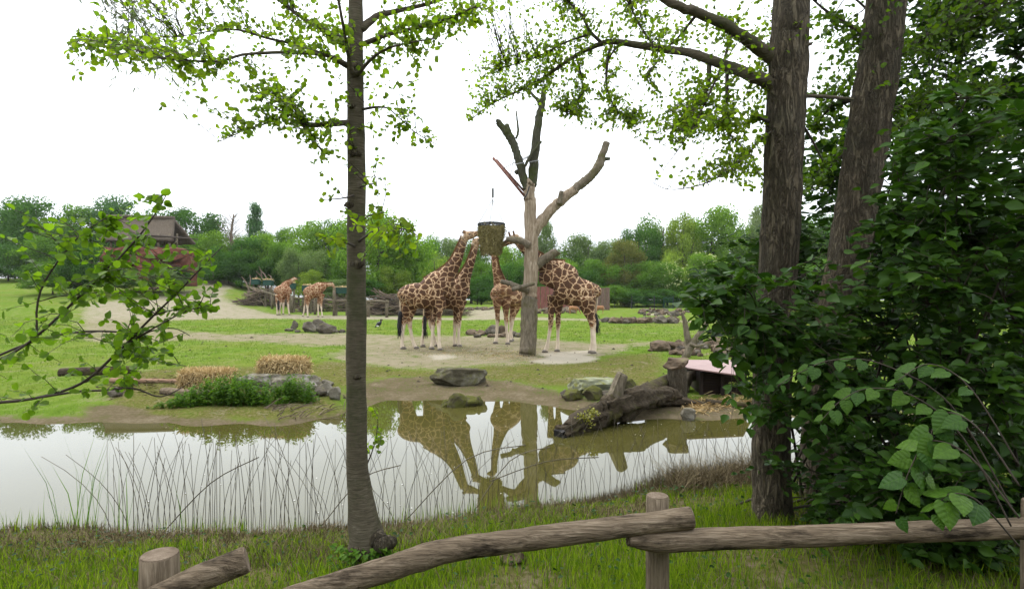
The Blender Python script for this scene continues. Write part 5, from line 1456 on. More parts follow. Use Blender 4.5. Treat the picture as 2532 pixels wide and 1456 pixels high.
def bale(label, px, pytop, pybot, wpx, yaw, seed):
    g = GP(px, pybot, 9, 30) if seed != 2 else P(px, pybot, 14.6)
    W = wpx * g.y / F * .93; H = (pybot - pytop) * g.y / F; D = .5
    t = thing('straw_bale', label, 'straw bale', g, 'straw bales on the far bank')
    rot = Matrix.Rotation(yaw, 3, 'Z')
    import bmesh
    bm = bmesh.new(); bmesh.ops.create_cube(bm, size=1); bmesh.ops.subdivide_edges(bm, edges=bm.edges[:], cuts=7, use_grid_fill=True)
    vs = []
    for v in bm.verts:
        p = v.co.copy(); e = sum(abs(abs(c) - .5) < 1e-3 for c in p)
        if e >= 2: p *= .955
        q = Vector((p.x * W, p.y * D, (p.z + .5) * H * .96)); q = rot @ q + g
        vs.append(q + Vector((mnoise.noise(q * 9), mnoise.noise(q * 9 + Vector((5, 0, 0))), mnoise.noise(q * 7))) * .03)
    m = MB(); m.add(vs, [[v.index for v in f.verts] for f in bm.faces]); bm.free()
    m.build('bale_core', M['straw_gap_shade'], t, True)
    q = np.random.default_rng(seed); pos, dd, nn, ss = [], [], [], []
    for _ in range(4200):
        ax = q.choice(3, p=[.2, .4, .4]); p = q.uniform(-.5, .5, 3); p[ax] = q.choice([-.5, .5]); 
        if ax == 2: p[2] = .5
        if ax == 1: p[1] = -.5
        n = np.zeros(3); n[ax] = np.sign(p[ax])
        wp = rot @ Vector((p[0] * W * .99, p[1] * D * .99, (p[2] + .5) * H)); nv = rot @ Vector(n)
        pos.append(tuple(wp + g)); d = q.normal(0, 1, 3) * np.array([.6, .6, .8]) + np.array(nv) * q.normal(.2, .25) + np.array([0, 0, -.35 * (ax != 2)])
        dd.append(d); nn.append(tuple(nv + Vector(q.normal(0, .3, 3)))); ss.append(q.uniform(.04, .12))
    link('loose_straw', leaf_mesh('loose_straw', np.array(pos), np.array(dd), np.array(nn), np.array(ss) * 1.4, 'straw', g), M['straw'], t, 'stuff')
    for s_ in (-.22, .22):
        pts = [rot @ Vector((s_ * W, -D * .51, 0.01)) + g, rot @ Vector((s_ * W, -D * .52, H * .99)) + g, rot @ Vector((s_ * W, D * .5, H * 1.0)) + g]
        MB().tube(pts, .006, 4).build('twine', M['twig'], t)
    return t
bale('lower dull straw bale at the end of the peeled pole', 514, 917, 962, 122, .08, 1)
bale('upper golden straw bale on top of the pale boulders', 703, 889, 928, 118, -.05, 2)
rock_thing('boulder', 'long pale boulder between the two straw bales', 626, 924, 962, 118, M['rock_pale'], 21, sub=4, depth=.6, cuts=10, flat=.55)
rock_thing('boulder', 'pale boulder under the upper straw bale', 722, 922, 962, 110, M['rock_pale'], 22, sub=4, depth=.6, cuts=10, flat=.6)
for k, (px, yt, yb, w, lab) in enumerate([(688, 938, 966, 38, 'square pale stone below the upper straw bale'), (674, 955, 972, 22, 'small stone beside the green weeds'), (752, 946, 970, 34, 'grey stone right under the pale boulder'), (782, 944, 962, 40, 'long flat stone right of the pale boulder'),
        (806, 950, 980, 36, 'large end stone of the bank left of the alder trunk'), (786, 962, 982, 34, 'low wedge stone in front of the flat stones'), (828, 960, 990, 30, 'tilted stone beside the slim alder trunk'), (765, 970, 988, 26, 'small dark stone at the right of the weeds'),
        (806, 940, 954, 30, 'thin slab stone behind the large end stone'), (278, 958, 980, 34, 'dark stone at the left end of the far bank')]):
    rock_thing('stone', lab, px, yt, yb, w, M['rock_grey'] if k % 2 else M['rock_pale'], 60 + k, sub=3)

def weeds(name, label, poly_c, n_stem, leaf, hgt, seed, spread):
    q = np.random.default_rng(seed)
    c = GP(poly_c[0], poly_c[1], 9, 30)
    t = thing(name, label, 'weeds', c)
    tw, pos, dd, nn, ss = [], [], [], [], []
    for _ in range(n_stem):
        x = c.x + q.normal(0, spread[0]); y = c.y + abs(q.normal(0, spread[1])); z = gz(x, y)
        h = hgt * q.uniform(.5, 1.1) * math.exp(-((x - c.x) / spread[0] / 2.2) ** 2)
        lean = q.normal(0, .12, 2)
        p0 = np.array([x, y, z]); p1 = p0 + np.array([lean[0] * h, lean[1] * h, h])
        tw.append(([p0, (p0 + p1) / 2, p1], .006))
        for k in range(int(9 + 14 * h)):
            u = q.uniform(.12, 1.0); a = q.uniform(0, 6.28)
            d = np.array([math.cos(a), math.sin(a), q.normal(.05, .3)])
            pos.append(p0 + (p1 - p0) * u); dd.append(d); nn.append(np.array([0, 0, 1]) + q.normal(0, .35, 3)); ss.append(leaf * q.uniform(.6, 1.2) * (1.15 - .5 * u))
    twigs_part(t, tw, M['weed_leaf'])
    add_leaves(t, pos, dd, nn, ss, 'oval', M['weed_leaf'], 260)
weeds('nettle_patch', 'dense green nettle clump on the bank below the lower straw bale', (550, 1005), 260, .085, .62, 1, (.62, .4))
weeds('nettle_patch', 'smaller green nettle clump below the upper straw bale', (716, 1000), 130, .075, .62, 2, (.26, .25))
weeds('nettle_patch', 'low leafy weeds trailing left of the nettle clump', (452, 1008), 70, .07, .28, 3, (.28, .15))

# ------------------------------------------------------------------ far bank of the pond, middle and right
for k, (px, yt, yb, w, lab) in enumerate([(1125, 974, 1008, 50, 'tallest mossy rock standing in the pond'), (1158, 980, 1006, 42, 'middle mossy rock in the pond'), (1180, 982, 1005, 26, 'right hand small mossy rock in the pond'), (1100, 990, 1008, 26, 'left low mossy rock in the pond')]):
    Yr = CZ * F / (yb - HY); c = P(px, yb, Yr); W = w * Yr / F / 2; H = (yb - yt) * Yr / F / 2
    o = rock_mb((0, 0, H * .7), W, W * .8, H * 1.3, 90 + k, 3).build('boulder', M['rock_moss'], None, org=Vector((0, 0, 0))); o.location = (c.x, c.y + .2, -.02)
    tag(o, lab, 'rock')
rock_thing('boulder', 'tilted lichen covered slab on the right bank', 1470, 934, 978, 140, M['rock_lichen'], 41, sub=5, depth=.5, cuts=11, flat=.55)
for k, (px, yt, yb, w, mt, lab) in enumerate([(1416, 962, 990, 48, 'rock_moss', 'round mossy rock left in front of the lichen slab'), (1465, 955, 991, 48, 'rock_moss', 'dark upright rock in front of the lichen slab'), (1396, 964, 984, 24, 'rock_grey', 'small grey stone at the left end of the lichen slab'),
        (1498, 968, 984, 36, 'rock_grey', 'flat stone beside the dark upright rock'), (1497, 930, 955, 20, 'rock_brown', 'pointed stone behind the branch stub of the fallen log'), (1552, 938, 970, 44, 'rock_moss', 'mossy rock right behind the branch stub of the log'), (1530, 962, 978, 40, 'rock_moss', 'low yellow mossed rock behind the fallen log')]):
    rock_thing('boulder' if w > 30 else 'stone', lab, px, yt, yb, w, M[mt], 110 + k, sub=3)

# fallen log reaching into the water
lg = thing('fallen_log', 'rotting fallen trunk sloping into the pond on the right', 'log', P(1500, 1040, 11.2))
def LW(l): return l
limb(lg, [(1386, 1076, 22, 10.25), (1412, 1062, 25, 10.45), (1450, 1040, 29, 10.8), (1490, 1022, 31, 11.1), (1530, 1006, 33, 11.4), (1580, 990, 29, 11.9), (1620, 978, 22, 12.3), (1650, 975, 18, 12.6), (1672, 978, 14, 12.8)], M['log'], 'trunk', 4, 9, 32, .08, .42)
MB().tube([P(1386, 1076, 10.24), P(1380, 1079, 10.20)], [.155, .13], 20, .1, 4, True, 3.0, .4).build('cut_end', M['hair'], lg)
MB().tube([P(1513, 1004, 11.4), P(1523, 972, 11.45), P(1531, 948, 11.5), P(1539, 927, 11.5), P(1541, 923, 11.5)], [.17, .145, .13, .115, .09], 22, .03, 5, True, 2.0, .22).build('branch_stub', M['dead_mid'], lg)
limb(lg, [(1610, 992, 17, 12.4), (1660, 990, 14, 12.7), (1705, 997, 11, 12.8), (1745, 1003, 8, 12.9)], M['log'], 'root', 6, 6, 16, .07, .35)
limb(lg, [(1570, 985, 22, 12.0), (1610, 962, 19, 12.8), (1650, 942, 16, 13.8), (1680, 930, 12, 14.4)], M['log'], 'branch', 7, 5, 14, .07, .35)
limb(lg, [(1690, 985, 12, 14.0), (1696, 945, 13, 14.2), (1720, 922, 12, 14.4), (1760, 915, 10, 14.6)], M['dead_mid'], 'branch', 8, 5, 10, .07)
a = P(1391, 1070, 10.27)
q = np.random.default_rng(2)
pos, dd, nn, ss = [], [], [], []
for (px, py, sp_) in ((1440, 1030, .06), (1452, 1042, .07), (1468, 1020, .04)):
    for _ in range(90):
        c = P(px, py, 10.5) + Vector(q.normal(0, sp_, 3)); pos.append(tuple(c)); dd.append(q.normal(0, 1, 3)); nn.append(np.array([0, -.5, 1]) + q.normal(0, .5, 3)); ss.append(q.uniform(.02, .05))
M['moss'] = leaf_mat('yellow_moss', (0.13, 0.13, 0.012), (0.22, 0.21, 0.02), .2)
link('moss_tuft', leaf_mesh('moss_tuft', np.array(pos), np.array(dd), np.array(nn), np.array(ss), 'round', ORG[lg.name]), M['moss'], lg, 'stuff')
log_thing('log', 'dark thin log on the straw strewn bank right of the fallen trunk', [(1745, 1000, 8), (1800, 1003, 8), (1880, 1008, 7)], M['log'], 9)

# post with cap stone, shelter
Yp = groundY(1674, 986)
pr = thing('bark_post', 'stout bark covered post behind the fallen log', 'post', (P(1674, 985, Yp).x, Yp, gz(P(1674, 985, Yp).x, Yp)))
A = [P(1676, 992, Yp), P(1675, 950, Yp), P(1674, 908, Yp)]
A[0].z = pr.location.z - .05
MB().tube([Vector(a) for a in cat_rom([tuple(a) for a in A], 6)], [23 * Yp / F] * 13, 24, .07, 3, True, 6).build('post', M['old_bark'], pr, True)
MB().tube([A[2] - Vector((0, 0, .01)), A[2] + Vector((0, 0, .012))], 20 * Yp / F, 16, .1, 3).build('end_grain', M['endgrain'], pr)
c = P(1673, 899, Yp)
o = rock_mb((0, 0, 0), 35 * Yp / F, .25, 17 * Yp / F, 131, 3, 10).build('cap_stone', M['rock_brown'], None, org=Vector((0, 0, 0))); o.location = (c.x, c.y, c.z + .01)
tag(o, 'block of stone balanced on the bark covered post', 'stone')
YQ = groundY(1785, 977)
sh = thing('shelter', 'low dark louvred shelter with a faded red sheet roof', 'shelter', (P(1800, 975, YQ).x, YQ, gz(P(1800, 975, YQ).x, YQ)))
a, b, c, d = P(1694, 889, YQ + 1.7), P(1856, 890, YQ + 1.7), P(1838, 928, YQ - .45), P(1686, 907, YQ - .1)
m = MB(); th = Vector((0, 0, -.03))
m.add([a, b, c, d, a + th, b + th, c + th, d + th], [[3, 2, 1, 0], [4, 5, 6, 7], [0, 1, 5, 4], [1, 2, 6, 5], [2, 3, 7, 6], [3, 0, 4, 7]])
m.build('roof_sheet', M['roof_sheet'], sh)
x0, x1 = P(1733, 930, YQ).x, P(1850, 930, YQ).x
zt, zb = P(1733, 922, YQ).z, P(1733, 980, YQ).z
MB().box(((x0 + x1) / 2, YQ + .72, (zt + zb) / 2), x1 - x0 - .1, 1.1, zt - zb).build('shelter_box', M['dark_board'], sh)
k = 0
z = zb
while z < zt - .03:
    for (xa_, xb_) in ((x0 + .1, x0 + .52), (x0 + .60, x1 - .1)):
        MB().box(((xa_ + xb_) / 2, YQ + .13, z + .025), xb_ - xa_, .02, .045, Matrix.Rotation(.35, 3, 'X')).build('slat', M['dark_board'], sh)
    z += .06
for x in (x0 + .04, x0 + .55, x1 - .04):
    MB().box((x, YQ + .11, (zt + zb) / 2), .08, .06, zt - zb).build('frame_post', M['dark_board'], sh)
MB().box((P(1712, 913, YQ).x, YQ + .1, P(1712, 913, YQ).z), .5, .06, .07).build('roof_beam', M['dark_board'], sh)

fk = thing('forked_dead_tree', 'small grey forked dead trunk behind the red roofed shelter', 'tree', GP(1694, 884, 15, 30))
Yk = fk.location.y
limb(fk, [(1692, 890, 10, Yk), (1706, 862, 10, Yk), (1722, 836, 9, Yk), (1740, 812, 7, Yk), (1752, 790, 4, Yk)], M['dead_mid'], 'trunk', 2, 5, 10)
limb(fk, [(1702, 862, 9, Yk + .1), (1700, 832, 8, Yk + .1), (1694, 800, 6, Yk + .1), (1686, 772, 3, Yk + .1)], M['dead_mid'], 'branch', 3, 5, 10)
limb(fk, [(1706, 850, 5, Yk - .1), (1725, 856, 4, Yk - .2), (1745, 850, 2, Yk - .2)], M['dead_mid'], 'branch', 4, 4, 8)

rk = P(1702, 1030, CZ * F / (1038 - HY))
o = rock_mb((0, 0, .1), .17, .12, .14, 141, 3, 9).build('stone', M['rock_pale'], None, org=Vector((0, 0, 0))); o.location = (rk.x, rk.y, -.01)
tag(o, 'pale pinkish stone at the water edge right of the log', 'stone')

def straw_litter(label, spots, n, seed, mat=None, L=(.08, .3)):
    q = np.random.default_rng(seed); pos, dd, nn, ss = [], [], [], []
    for _ in range(n):
        cx, cy, rx, ry = spots[q.integers(len(spots))]
        g = GP(cx + q.normal(0, rx), cy + q.normal(0, ry), 9.5, 25)
        if g.z < .01: continue
        pos.append((g.x, g.y, g.z + q.uniform(.01, .06))); a = q.uniform(0, 6.28); dd.append((math.cos(a), math.sin(a), q.normal(0, .2))); nn.append((0, 0, 1)); ss.append(q.uniform(*L))
    o = link('straw_litter', leaf_mesh('straw_litter', np.array(pos), np.array(dd), np.array(nn), np.array(ss), 'fine', (0, 0, 0)), mat or M['straw'])
    return tag(o, label, 'straw', kind='stuff')
straw_litter('loose straw strewn on the bank around the shelter', [(1760, 1000, 40, 10), (1730, 1010, 15, 7), (1820, 990, 40, 8)], 700, 1)
straw_litter('loose straw and stalks strewn around the peeled pole', [(380, 960, 60, 9), (330, 950, 40, 6), (440, 945, 40, 6)], 420, 2, M['dry'])
straw_litter('fine hay scattered on the sand below the basket', [(1200, 872, 70, 9), (1120, 868, 60, 8), (1250, 880, 40, 8)], 2600, 3, M['straw'], (.04, .12))
sroot = thing('driftwood_sticks', 'dead sticks lying at the water edge below the nettles', 'sticks', GP(760, 1025, 9, 20))
rr = random.Random(31)
for k in range(34):
    px = rr.uniform(650, 850); py = rr.uniform(1008, 1042); g = GP(px, py, 9.5, 16); a = rr.gauss(.2, .5); L = rr.uniform(.15, .5)
    d = Vector((math.cos(a) * L, rr.gauss(0, .15), abs(math.sin(a)) * L * .8))
    MB().tube([g + Vector((0, 0, .02)), g + d * .5 + Vector((0, 0, .05)), g + d + Vector((0, 0, .03))], [.012, .009, .004], 5).build('stick', M['branch'], sroot)
for (px, py) in ((845, 985), (860, 1000), (835, 1000), (852, 1015), (1910 - 1046, 1020)):
    pass

# ------------------------------------------------------------------ grass, turf and reeds
def blades(name, X, Y, h, w, lean, mat, label, cat, seed, zoff=0.0):
    q = np.random.default_rng(seed); n = len(X)
    Z = zg(X, Y) + zoff
    a = q.uniform(0, 2 * math.pi, n); sx, sy = np.cos(a) * w / 2, np.sin(a) * w / 2
    la = q.uniform(0, 2 * math.pi, n); L = np.abs(q.normal(lean, lean * .6, n)) * h
    dx, dy = np.cos(la) * L, np.sin(la) * L
    V = np.zeros((n, 5, 3))
    V[:, 0] = np.stack([X - sx, Y - sy, Z - .01], -1); V[:, 1] = np.stack([X + sx, Y + sy, Z - .01], -1)
    V[:, 2] = np.stack([X + sx * .75 + dx * .35, Y + sy * .75 + dy * .35, Z + h * .55], -1); V[:, 3] = np.stack([X - sx * .75 + dx * .35, Y - sy * .75 + dy * .35, Z + h * .55], -1)
    V[:, 4] = np.stack([X + dx, Y + dy, Z + h], -1)
    b = (np.arange(n) * 5)[:, None]
    me = bpy.data.meshes.new(name)
    fq = np.concatenate([b + np.array([[0, 1, 2, 3]]), b + np.array([[3, 2, 4]])], 1).astype(np.int32)
    me.vertices.add(n * 5); me.vertices.foreach_set('co', V.reshape(-1).astype(np.float32))
    me.loops.add(n * 7); me.loops.foreach_set('vertex_index', fq.ravel())
    me.polygons.add(n * 2)
    st = np.stack([np.arange(n) * 7, np.arange(n) * 7 + 4], -1).astype(np.int32)
    me.polygons.foreach_set('loop_start', st.ravel()); me.update(calc_edges=True)
    o = link(name, me, mat)
    return tag(o, label, cat, kind='stuff')

def near_pts(n, seed, y0=1.4, off=(0.1, 5.5), pw=1.0):
    q = np.random.default_rng(seed)
    Y = q.uniform(y0, 8.2, n * 3); X = q.uniform(-1, 1, n * 3) * (Y * 1.02 + .8)
    s = np.interp(X / Y, nu, nY) - Y
    ok = (s > off[0]) & (s < off[1])
    dens = fbm(X * 1.1, Y * 1.1, seed, 3)
    ok &= q.uniform(0, 1, n * 3) < np.clip((dens - .2) * 2.4, .25, 1) * np.clip(1.6 / np.maximum(Y / 3, .5), .3, 1) 
    X, Y = X[ok][:n], Y[ok][:n]
    return X, Y
q = np.random.default_rng(9)
X, Y = near_pts(150000, 3); n = len(X)
tall = fbm(X * .8, Y * .8, 55, 2)
sN = np.interp(X / Y, nu, nY) - Y
shade = np.clip((X / Y - .38) / .12, 0, 1)
h = (.04 + .13 * q.uniform(0, 1, n) ** 2.0) * (.4 + 1.1 * tall) * np.clip(.12 + sN * .36, .15, 1.05)
keep = q.uniform(0, 1, n) < np.clip(.25 + sN * .5, .2, 1) * np.clip((fbm(X * 1.6, Y * 1.6, 63, 3) - .31) * 4.5, .15, 1)
X, Y, h = X[keep], Y[keep], h[keep]; n = len(X)
blades('bank_grass', X, Y, h, q.uniform(.004, .009, n), .35, M['grass'], 'lush green grass on the near pond bank', 'grass', 4)
X, Y = near_pts(42000, 13, off=(0.0, 1.6)); n = len(X)
blades('dead_bank_grass', X, Y, q.uniform(.03, .12, n), q.uniform(.004, .008, n), .9, M['dry'], 'matted dead brown grass along the near water edge', 'grass', 5)
X, Y = near_pts(46000, 113, off=(.7, 5.5)); k_ = Y < 3.9; X, Y = X[k_], Y[k_]; n = len(X)
blades('bank_grass', X, Y, (.04 + .13 * q.uniform(0, 1, n) ** 1.5) * (.55 + .9 * fbm(X * 1.2, Y * 1.2, 56, 2)), q.uniform(.003, .007, n), .4, M['grass'], 'fine green grass right behind the log rails', 'grass', 14)
X, Y = near_pts(16000, 213, off=(.8, 5.5)); n = len(X)
blades('dead_bank_grass', X, Y, q.uniform(.03, .13, n), q.uniform(.003, .006, n), .9, M['dry'], 'withered blades mixed into the grass by the log rails', 'grass', 15)
# broad low weeds between the grass
X, Y = near_pts(2400, 23, off=(.5, 5)); n = len(X); pos = np.stack([X, Y, zg(X, Y) + q.uniform(.02, .10, n)], -1)
a = q.uniform(0, 6.28, n)
o = link('ground_weeds', leaf_mesh('ground_weeds', pos, np.stack([np.cos(a), np.sin(a), q.normal(.1, .2, n)], -1), np.array([0, 0, 1]) + q.normal(0, .3, (n, 3)), q.uniform(.02, .045, n), 'round', (0, 0, 0)), M['dark_leaf'])
tag(o, 'small round leaved weeds among the bank grass', 'weeds', kind='stuff')
# shoots at the water edge
u_ = q.uniform(-1.0, 1.0, 2600); Yn_ = np.interp(u_, nu, nY) + q.normal(-.05, .22, 2600); X = u_ * Yn_
dens = fbm(X * 1.7, Yn_ * 0.5, 77, 2); ok = q.uniform(0, 1, 2600) < np.clip((dens - .3) * 2.5, .05, 1); X, Yn_ = X[ok], Yn_[ok]; n = len(X)
blades('reed_shoots', X, Yn_, q.uniform(.05, .26, n), q.uniform(.005, .010, n), .12, M['grass'], 'upright green reed shoots at the near water edge', 'reeds', 6)
u_ = np.concatenate([q.uniform(.05, .46, 5200), q.uniform(-.95, .05, 2200)]); Yn_ = np.interp(u_, nu, nY) + q.normal(-.05, .16, len(u_)) ; X = u_ * Yn_; n = len(X)
hh = np.where(u_ > .05, q.uniform(.10, .34, n) * np.clip((u_ - .02) * 4.2, .25, 1.0), q.uniform(.04, .13, n))
blades('reed_stubble', X, Yn_, hh, q.uniform(.004, .008, n), .16, M['dry'], 'brown dead reed stubble along the near water edge', 'reeds', 7)
u_ = q.uniform(.28, .47, 2600); Yn_ = np.interp(u_, nu, nY) + q.normal(-.55, .3, 2600); X = u_ * Yn_; n = len(X)
blades('fallen_reeds', X, Yn_, q.uniform(.14, .38, n), q.uniform(.004, .008, n), 1.1, M['dry'], 'tangled fallen brown reeds left of the thick alder foot', 'reeds', 8)
# reeds at the left edge
u_ = q.normal(-.745, .04, 30); Yn_ = np.interp(u_, nu, nY) + q.normal(.05, .2, 30); X = u_ * Yn_; n = len(X)
blades('reed_clump', X, Yn_, q.uniform(.4, 1.15, n), q.uniform(.006, .012, n), .22, M['weed_leaf'], 'tall leafy reeds in the water at the left edge', 'reeds', 9)
# turf on the meadow
nT = 170000
Y = 10.5 * np.exp(q.uniform(0, 1, nT) ** .8 * math.log(46 / 10.5)); X = q.uniform(-1, 1, nT) * (Y * .98 + 1)
Z = zg(X, Y); sa, mu, dr, pa = masks(X, Y, Z)
ok = (Z > .06) & (q.uniform(0, 1, nT) < np.clip(1 - sa * .97 - mu * .85 - pa - dr * .55, .0, 1)) & (fbm(X * 1.5, Y * 1.5, 91, 2) > q.uniform(.2, .6, nT))
X, Y = X[ok], Y[ok]; n = len(X)
blades('meadow_turf', X, Y, q.uniform(.015, .055, n) * np.clip(Y / 18, .8, 1.6), q.uniform(.007, .014, n) * np.clip(Y / 15, .8, 2.2), .6, M['turf'], 'short bright turf of the giraffe meadow', 'grass', 10)

# ------------------------------------------------------------------ willow rod screen in the water
ws = thing('willow_screen', 'screen of thin crossing willow rods stuck along the near water edge', 'screen', (0, 6.6, 0))
rr = random.Random(12)
def rodx(px): return float(np.interp((px - CX) / F, nu, nY))
px = 268.0; sgn = 1
nrod = 0
while px < 1900 and nrod < 294:
    Yr = rodx(px) + rr.uniform(-.02, .22)
    basep = P(px, HY + (CZ + .05) * F / Yr, Yr); basep.z = -.08
    topy = np.interp(px, [264, 860, 1200, 1500, 1900], [1105, 1080, 1072, 1058, 1062]) + rr.gauss(0, 22)
    if rr.random() < .1: topy += rr.uniform(30, 110)
    H = CZ + (HY - topy) / F * Yr
    sgn = -sgn
    lean = sgn * abs(rr.gauss(.20, .11)) * H
    if rr.random() < .22: lean = rr.gauss(0, .03) * H
    if rr.random() < .03: lean = rr.choice((-1, 1)) * H * rr.uniform(.6, .9)
    pw = rr.uniform(1.7, 2.4)
    pts = []
    for k in range(7):
        t_ = k / 6
        pts.append(basep + Vector((lean * t_ ** pw, rr.uniform(-.006, .006), (H + .08) * t_ * (1 - .06 * abs(lean / H) * t_))))
    r0 = rr.uniform(.0026, .0042)
    MB().tube(pts, list(np.linspace(r0, r0 * .62, 7)), 4).build('rod', M['rod'], ws, True)
    nrod += 1
    px += rr.uniform(4.0, 8.8)
for (x0, y0, x1, y1, sag) in ((400, 1320, 640, 1130, 30), (795, 1300, 990, 1150, 40), (1155, 1290, 1360, 1105, 60), (1210, 1190, 1480, 1130, 20), (1000, 1290, 1300, 1100, 60), (1590, 1270, 1760, 1150, 20)):
    Ya, Yb_ = rodx(x0), rodx(x1) + .1
    A, Bp = P(x0, y0, Ya), P(x1, y1, Yb_)
    mid = (A + Bp) / 2 + Vector((0, 0, sag / F * 6))
    MB().tube([Vector(a) for a in cat_rom([tuple(A), tuple(mid), tuple(Bp)], 4)], [.006] * 9, 5).build('rod', M['rod'], ws, True)

# ------------------------------------------------------------------ alder trees in the foreground
def trunk(root, pix, mat, seed, seg=28, per=14, rough=.07, freq=3.0):
    A = cat_rom(pix, per)
    pts = [P(a[0], a[1], a[3]) for a in A]; rad = [a[2] * a[3] / F for a in A]
    o = MB().tube(pts, rad, seg, rough, seed, True, freq, rough * .7).build('trunk', mat, root, True)
    return pts, rad

YA = 4.35
g0 = P(905, 1395, YA)
al = thing('alder_tree', 'slim grey barked alder with a flared foot on the near bank', 'tree', (g0.x, YA, gz(g0.x, YA)))
tp, tr_ = trunk(al, [(902, 1412, 62, YA), (906, 1385, 54, YA), (908, 1345, 46, YA), (900, 1290, 38, YA), (890, 1220, 30, YA), (884, 1150, 26, YA), (881, 1000, 24.5, YA), (881, 800, 23.5, YA), (881, 600, 22.5, YA), (882, 420, 22, YA), (880, 300, 20.5, YA), (878, 130, 19.5, YA), (879, 30, 17.5, YA), (882, -300, 15, YA), (876, -800, 11, YA), (884, -1300, 6, YA), (880, -1700, 2, YA)], M['alder_bark'], 3, 26, 10, .07, 5)
limb(al, [(925, 1330, 26, YA - .05), (945, 1342, 22, YA - .1), (962, 1340, 17, YA - .12), (970, 1338, 13, YA - .12)], M['old_bark'], 'root_stub', 3, 4, 12, .15)
limb(al, [(895, 1350, 30, YA - .04), (880, 1380, 26, YA - .10), (862, 1405, 20, YA - .14)], M['old_bark'], 'root_flare', 4, 4, 12, .15)
limb(al, [(920, 1365, 30, YA - .04), (935, 1390, 24, YA - .08), (944, 1410, 18, YA - .1)], M['old_bark'], 'root_flare', 5, 4, 12, .15)
for k, (px, py, w) in enumerate([(876, 168, 13), (882, 385, 15), (870, 510, 11), (890, 655, 14), (874, 270, 8), (888, 930, 9)]):
    c = P(px, py, YA) + Vector((0, -.065, 0))
    rock_mb(c, w * YA / F, .014, w * YA / F * .6, 200 + k, 3, 3, .3).build('bark_knot', M['old_bark'], al, True)
LA = []
for k, l in enumerate([
    [(862, 165, 8, YA), (830, 148, 7, YA - .1), (800, 136, 5, YA - .2), (700, 130, 4.2, YA - .3), (600, 136, 3.6, YA - .4), (540, 152, 3.2, YA - .5), (460, 150, 2.8, YA - .6), (380, 140, 2.2, YA - .6), (290, 110, 1.2, YA - .7), (200, 100, .8, YA - .7)],
    [(800, 136, 4, YA - .2), (750, 115, 3.5, YA), (660, 95, 3, YA + .1), (590, 75, 2.4, YA + .2), (520, 78, 1.8, YA + .3), (440, 92, 1, YA + .3)],
    [(865, 108, 9, YA), (800, 75, 7, YA + .2), (740, 40, 5, YA + .4), (690, 0, 4, YA + .6), (600, -60, 2, YA + .8)],
    [(872, 185, 7, YA - .08), (860, 130, 5, YA - .16), (848, 60, 4, YA - .3), (835, -10, 3, YA - .4), (815, -120, 1.5, YA - .5)],
    [(890, 75, 10, YA), (930, 42, 8, YA + .1), (980, 28, 6, YA + .2), (1080, 4, 4, YA + .4), (1200, -40, 2, YA + .6)],
    [(890, 112, 7, YA), (960, 86, 5, YA - .2), (1040, 66, 3.6, YA - .3), (1110, 45, 2.6, YA - .4), (1180, 15, 1.4, YA - .5)],
    [(884, 185, 6, YA - .06), (920, 145, 4, YA - .3), (960, 120, 3, YA - .4), (1020, 105, 2.2, YA - .5), (1080, 95, 1.2, YA - .6)],
    [(870, 303, 8, YA), (820, 306, 7, YA - .2), (780, 309, 6.5, YA - .3), (748, 306, 6, YA - .35)],
    [(755, 305, 3.5, YA - .35), (715, 285, 2.6, YA - .3), (660, 305, 2.0, YA - .3), (600, 325, 1.5, YA - .3), (545, 350, .8, YA - .3)],
    [(748, 307, 2.5, YA - .35), (770, 340, 2, YA - .4), (800, 380, 1.2, YA - .4)],
    [(748, 307, 2.8, YA - .35), (720, 260, 2, YA - .3), (680, 225, 1.2, YA - .3)],
    [(890, 272, 4, YA), (950, 265, 2.4, YA - .2), (985, 290, 1.8, YA - .3), (1030, 330, 1.4, YA - .4), (1095, 365, .7, YA - .4)],
    [(884, 480, 3, YA), (850, 490, 1.8, YA - .2), (800, 494, 1.0, YA - .3)],
    [(884, 465, 2.5, YA), (915, 455, 1.6, YA - .2), (935, 460, .8, YA - .2)],
    [(880, 610, 4, YA), (850, 598, 2.6, YA - .5), (810, 590, 1.6, YA - .9), (790, 585, 1, YA - 1)],
    [(884, 600, 4, YA), (930, 570, 2.6, YA - .5), (980, 565, 1.8, YA - .9), (1025, 570, 1, YA - 1)],
    [(884, 560, 3, YA), (910, 535, 2, YA - .4), (950, 525, 1.2, YA - .7)],
    [(890, 1180, 3, YA), (915, 1130, 1.8, YA + .1), (930, 1080, 1.2, YA + .1), (935, 1030, .7, YA + .1)],
]):
    LA += limb(al, l, M['alder_bark'] if l[0][2] > 5 else M['twig'], 'branch', 20 + k, 4, 8 if l[0][2] > 4 else 6, .1)
